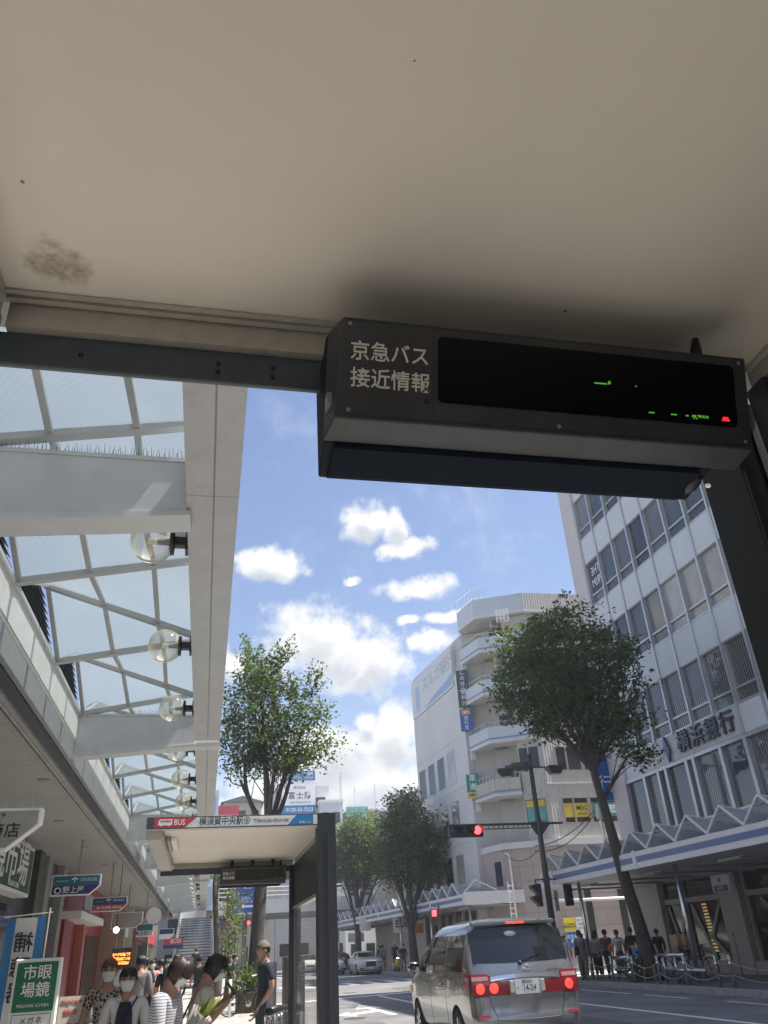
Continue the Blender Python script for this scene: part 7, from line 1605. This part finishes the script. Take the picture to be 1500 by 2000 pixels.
# nearest four and the man in the cap
person('woman in an open white shirt over a navy top, white mask, walking towards the viewer', -.70,9.25,G,PI,1.475,c_white,c_grey,'short',mask=True,arms=(((-.145,-.03,.635),(-.165,.05,.50)),((.145,-.03,.635),(.155,.06,.49))),legs=((.10,0),(-.10,.02)),sleeve=1.45,collar=c_white,undershirt=c_navy)
carried('shoulder_bag', 'dark cross-body bag of the woman in the open white shirt', 'bag', (-.70,9.25,G), PI, 1.475, ((.13,.02,.44),(.05,.03,.07)), c_navy, [[(-.075,.06,.83),(0,.088,.70),(.09,.075,.56),(.13,.03,.50)]], c_navy)
person('brown-haired woman in a dark floral blouse, white mask, behind the white-shirted woman', -.99,10.35,G,PI,1.56,c_flor,c_black,'bun',hairm=m_hairb,mask=True,arms=(((-.15,-.01,.63),(-.17,.04,.48)),((.15,-.01,.63),(.16,.05,.48))),legs=((-.07,.01),(.08,0)),sleeve=.7)
person('woman in a white and navy striped top looking down at a bouquet in her hands', -.33,7.95,G,PI*1.38,1.545,c_stripe,c_white,'fringe',hairm=mat('dark_brown_hair', (.035,.022,.018), .45, var=.3, scale=60),mask=True,pitch=R(34),lean=.16,arms=(((-.12,.04,.635),(-.05,.17,.625)),((.12,.04,.635),(.05,.17,.615))),sleeve=1.35)
person('woman in a cream tee with black bobbed hair looking at her phone', -.05,8.65,G,-PI*.44,1.55,c_cream,c_khaki,'bob',mask=True,pitch=R(30),lean=.20,arms=(((-.120,.03,.635),(-.030,.125,.735)),((.125,.02,.635),(.035,.135,.73))),sleeve=.75)
def bouquet():
    t = thing('bouquet', 'wrapped bouquet with green leaves and a yellow bloom held by the striped woman', 'bouquet', (-.08,7.75,1.0)); c = Vec((-.07,7.72,1.05)); d = Vec((.45,-.12,.55)).normalized(); rs = np.random.RandomState(9)
    mb = MB(); s = d.orthogonal().normalized(); u = d.cross(s)
    mb.tube([c-d*.18,c-d*.05,c+d*.16],[.02,.035,.10],12,False); o = mb.build('wrapping', mat('pale_paper', (.30,.27,.25), .7, var=.4, scale=12), t, smooth=True); sm = o.modifiers.new('t','SOLIDIFY'); sm.thickness = .004
    l = MB()
    for k in range(16):
        a = rs.uniform(0,2*pi); e = c+d*rs.uniform(.16,.36)+(s*cos(a)+u*sin(a))*rs.uniform(.03,.11); b_ = c+d*.05; w = (e-b_).cross(d).normalized()*.016 if (e-b_).cross(d).length > 1e-4 else s*.016; m_ = b_.lerp(e,.6); l.add([b_,m_+w,e,m_-w,m_+d*.006], [(0,1,4),(1,2,4),(2,3,4),(3,0,4)])
    l.build('leaves', m_leaf, t); f = MB(); f.tube([c+d*.05+s*.03,c+d*.2+s*.05,c+d*.32+s*.05],[.010,.02,.010],8); f.build('bloom', mat('yellow_bloom', (.36,.29,.08), .6), t, smooth=True)
bouquet()
t = thing('phone', 'dark phone held up by the woman in the cream tee', 'phone', (.27,8.6,1.25)); MB().box(-.035,.035,-.005,.005,-.07,.07,Matrix.Translation((.285,8.62,1.30)) @ Matrix.Rotation(R(75),4,'Z') @ Matrix.Rotation(R(-40),4,'X')).build('case', m_blk, t)
carried('handbag', 'black handbag on the arm of the woman in the cream tee', 'bag', (-.05,8.65,G), -PI*.44, 1.55, ((.155,.09,.50),(.035,.075,.06)), c_black, [[(.15,.03,.55),(.155,.07,.64),(.15,.13,.56)]])
carried('shoulder_bag', 'dark tote bag hanging from the shoulder of the woman in the cream tee', 'bag', (-.05,8.65,G), -PI*.44, 1.55, ((-.15,-.05,.50),(.03,.08,.11)), c_black, [[(-.11,.03,.82),(-.14,-.02,.70),(-.15,-.07,.60)],[(-.10,-.04,.83),(-.14,-.08,.70),(-.15,-.09,.60)]])
person('man in a navy polo and backwards brown cap standing side-on', .93,13.7,G,PI*.56,1.71,c_navy,cloth('dark_denim', (.03,.035,.05)),'short',mask=False,cap=cloth('brown_cap', (.15,.12,.10)),arms=(((-.13,-.04,.64),(-.06,.05,.50)),((.135,-.05,.63),(.12,.03,.47))),sleeve=.8,pitch=R(4),collar=c_navy)
# farther walkers on the near pavement
W_ = [('man in a grey shirt with a dark shoulder strap seen from behind',-1.22,19.1,0,1.64,c_grey,c_black,'short',False,None),
('person in a dark jacket walking away near the walkway',-1.24,20.7,0,1.62,c_navy,c_black,'short',False,None),
('person in a pink top and jeans facing the viewer',-1.32,25.5,PI,1.57,c_pink,c_jean,'short',True,None),
('person in a pale top and khaki trousers walking away',-1.12,25.9,0,1.58,c_lblue,c_khaki,'short',False,None),
('person in pale clothes with a shoulder bag farther along the walkway',-1.13,29.2,0,1.56,c_white,c_khaki,'bob',False,None),
('woman with long black hair, black top and brown skirt seen from behind',-.67,18.9,0,1.56,c_black,c_skirt,'long',False,.12),
('man in a broadly striped shirt behind the striped woman',-.63,23.6,0,1.66,c_bstripe,c_black,'short',False,None),
('woman in a dark green top standing by the signal pole',1.16,33.2,-PI*.5,1.62,c_dgreen,c_black,'short',True,None),
('brown-haired woman in a grey-green dress by the signal pole',1.0,33.5,-PI*.7,1.60,c_dgreen,c_dgreen,'bob',True,.16),
('woman in a dark dress with a white bag near the stairs',.27,28.7,PI*.7,1.60,c_black,c_black,'short',True,.14),
('dark-clothed person almost hidden behind the striped woman',-.09,28.8,0,1.62,c_black,c_black,'short',False,None),
('dark figure at the far end of the walkway',-1.8,36.2,0,1.64,c_navy,c_black,'short',False,None),
('pale figure at the far end of the walkway',-1.7,41,PI,1.58,c_white,c_grey,'short',True,None),
('dark figure near the foot of the stairs',-.86,36,PI,1.6,c_black,c_jean,'short',True,None),
('person climbing the lowest steps',-.4,58,0,1.6,c_black,c_black,'short',False,None)]
for i, (lab, x, y, f, h, tp, bt, hr, mk, sk) in enumerate(W_):
    s = .10 if i % 2 else -.10
    person(lab, x, y, G if i < 14 else .62, f, h, tp, bt, hr, hairm=m_hairb if 'brown-haired' in lab else None, mask=mk, legs=((s,0 if s > 0 else .02),(-s,.02 if s > 0 else 0)), skirt=sk, sleeve=.8 if i % 3 else 1.8, detail=0)
carried('handbag', 'dark handbag carried by the long-haired woman', 'bag', (-.67,18.9,G), 0, 1.56, ((-.16,.05,.42),(.03,.07,.06)), c_black, [[(-.15,.03,.48),(-.155,.05,.53),(-.15,.08,.48)]])
carried('shoulder_bag', 'dark shoulder bag of the man in the grey shirt', 'bag', (-1.22,19.1,G), 0, 1.64, ((.13,0,.50),(.035,.07,.07)), c_black, [[(-.07,-.07,.83),(.03,-.085,.70),(.11,-.06,.58)]])
carried('white_bag', 'white bag held by the woman in the dark dress near the stairs', 'bag', (.27,28.7,G), PI*.7, 1.60, ((.13,.08,.55),(.04,.06,.08)), c_white)
# queue on the far pavement
Z = .15; gq = 'people queuing on the far pavement'
Q = [('white-capped woman at the left end of the queue',13.35,31.6,-.4,1.58,c_white,c_white,'short',cloth('white_cap', (.6,.6,.58)),.2),
('man in a grey shirt with a black bag and long shorts in the queue',14.0,31.6,-.3,1.66,c_grey,c_khaki,'short',None,None),
('dark-haired person in navy behind the grey-shirted man',14.35,32.4,-.2,1.58,c_navy,c_brown,'short',None,None),
('pale-shirted person bending in the middle of the queue',14.6,32.8,-.5,1.54,c_lblue,c_brown,'short',None,None),
('person in a finely striped shirt with a maroon bag in the queue',14.68,31.8,-.3,1.52,c_check,c_black,'bob',None,None),
('person in white behind the brown-shirted one in the queue',15.05,32.5,-.3,1.62,c_white,c_jean,'bob',None,None),
('person in a dark brown shirt with an orange bag in the queue',15.2,31.9,-.2,1.63,c_brown,c_black,'short',None,None),
('woman in a white tee and long dark skirt with a grey backpack striding off',15.35,31.2,-.3,1.60,c_white,c_dgreen,'bun',None,.10),
('man in a black jacket bending over at the right of the queue',16.2,31.8,-.6,1.66,c_black,c_black,'short',None,None),
('dark figure half hidden by the leaning tree trunk',16.9,31.0,-.2,1.55,c_navy,c_black,'short',None,None)]
for i, (lab, x, y, f, h, tp, bt, hr, cp, sk) in enumerate(Q):
    s = .09 if i % 2 else -.06
    if i == 7: s = .13
    person(lab, x, y, Z, f, h, tp, bt, hr, hairm=m_hairb if i == 7 else None, mask=False, legs=((s,0),(-s,.015)), skirt=sk, sleeve=.75 if i not in (8,9,5) else 1.85, detail=0, cap=cp, lean=.35 if i == 8 else .1 if i in (3,) else 0, group=gq)
carried('shoulder_bag', 'black sling bag of the grey-shirted man in the queue', 'bag', (14.0,31.6,Z), -.3, 1.66, ((-.10,-.085,.58),(.05,.03,.09)), c_black, [[(.07,-.07,.82),(0,-.09,.72),(-.08,-.09,.64)]])
carried('orange_bag', 'orange bag on the back of the brown-shirted person in the queue', 'bag', (15.2,31.9,Z), -.2, 1.63, ((.05,-.095,.60),(.055,.03,.075)), mat('orange_fabric', (.62,.16,.03), .7), [[(.09,-.06,.80),(.08,-.09,.70)]], c_black)
carried('backpack', 'grey backpack of the striding woman in the white tee', 'backpack', (15.35,31.2,Z), -.3, 1.60, ((0,-.105,.66),(.06,.04,.10)), mat('grey_fabric', (.24,.25,.25), .7), [[(-.05,-.06,.83),(-.06,.06,.80),(-.05,.07,.72)],[(.05,-.06,.83),(.06,.06,.80),(.05,.07,.72)]], c_black)
carried('maroon_bag', 'maroon bag held by the person in the finely striped shirt', 'bag', (14.68,31.8,Z), -.3, 1.52, ((-.08,-.09,.52),(.06,.03,.06)), mat('maroon_fabric', (.13,.03,.04), .7))
# scooter rider and the pedestrian behind
person('scooter rider in dark clothes with a pale helmet, seated on the yellow scooter', 13.0,60.35,.32,PI,1.62,c_black,c_black,'short',mask=False,cap=mat('pale_helmet', (.6,.6,.58), .3, var=0),legs=((.14,.12),(.14,.12)),arms=(((-.15,.12,.66),(-.17,.30,.52)),((.15,.12,.66),(.17,.30,.52))),sleeve=1.9,detail=0,group='people near the far canopy')
for i, (lab, x, y, tp, bt) in enumerate((('person in dark clothes standing behind the scooter',13.75,61.0,c_black,c_black),('person in a blue top deeper under the far canopy',13.9,70,c_jean,c_black),('person in grey under the far canopy, left of the scooter rider',13.0,64.5,c_grey,c_black))): person(lab, x, y, .15, PI if i == 0 else 0, 1.66, tp, bt, 'short', mask=(i == 0), legs=((.08,0),(-.08,.02)), sleeve=1.8, detail=0, group='people near the far canopy')
# ------------------------------------------------------------------ thin haze over the street, added partly to hint at milky backlight glare
def haze():
    me = MB().box(-905,905,-905,1505,-1.1,28.5).mesh('haze', None); o = bpy.data.objects.new('haze', me); COL.objects.link(o); o['kind'] = 'stuff'
    mt = bpy.data.materials.new('thin_haze'); mt.use_nodes = True; nt = mt.node_tree; nt.nodes.clear(); v = nt.nodes.new('ShaderNodeVolumePrincipled'); v.inputs['Color'].default_value = (.88,.92,1.,1); v.inputs['Density'].default_value = .0009; v.inputs['Anisotropy'].default_value = .2
    ou = nt.nodes.new('ShaderNodeOutputMaterial'); nt.links.new(v.outputs[0], ou.inputs['Volume']); me.materials.append(mt)
haze()
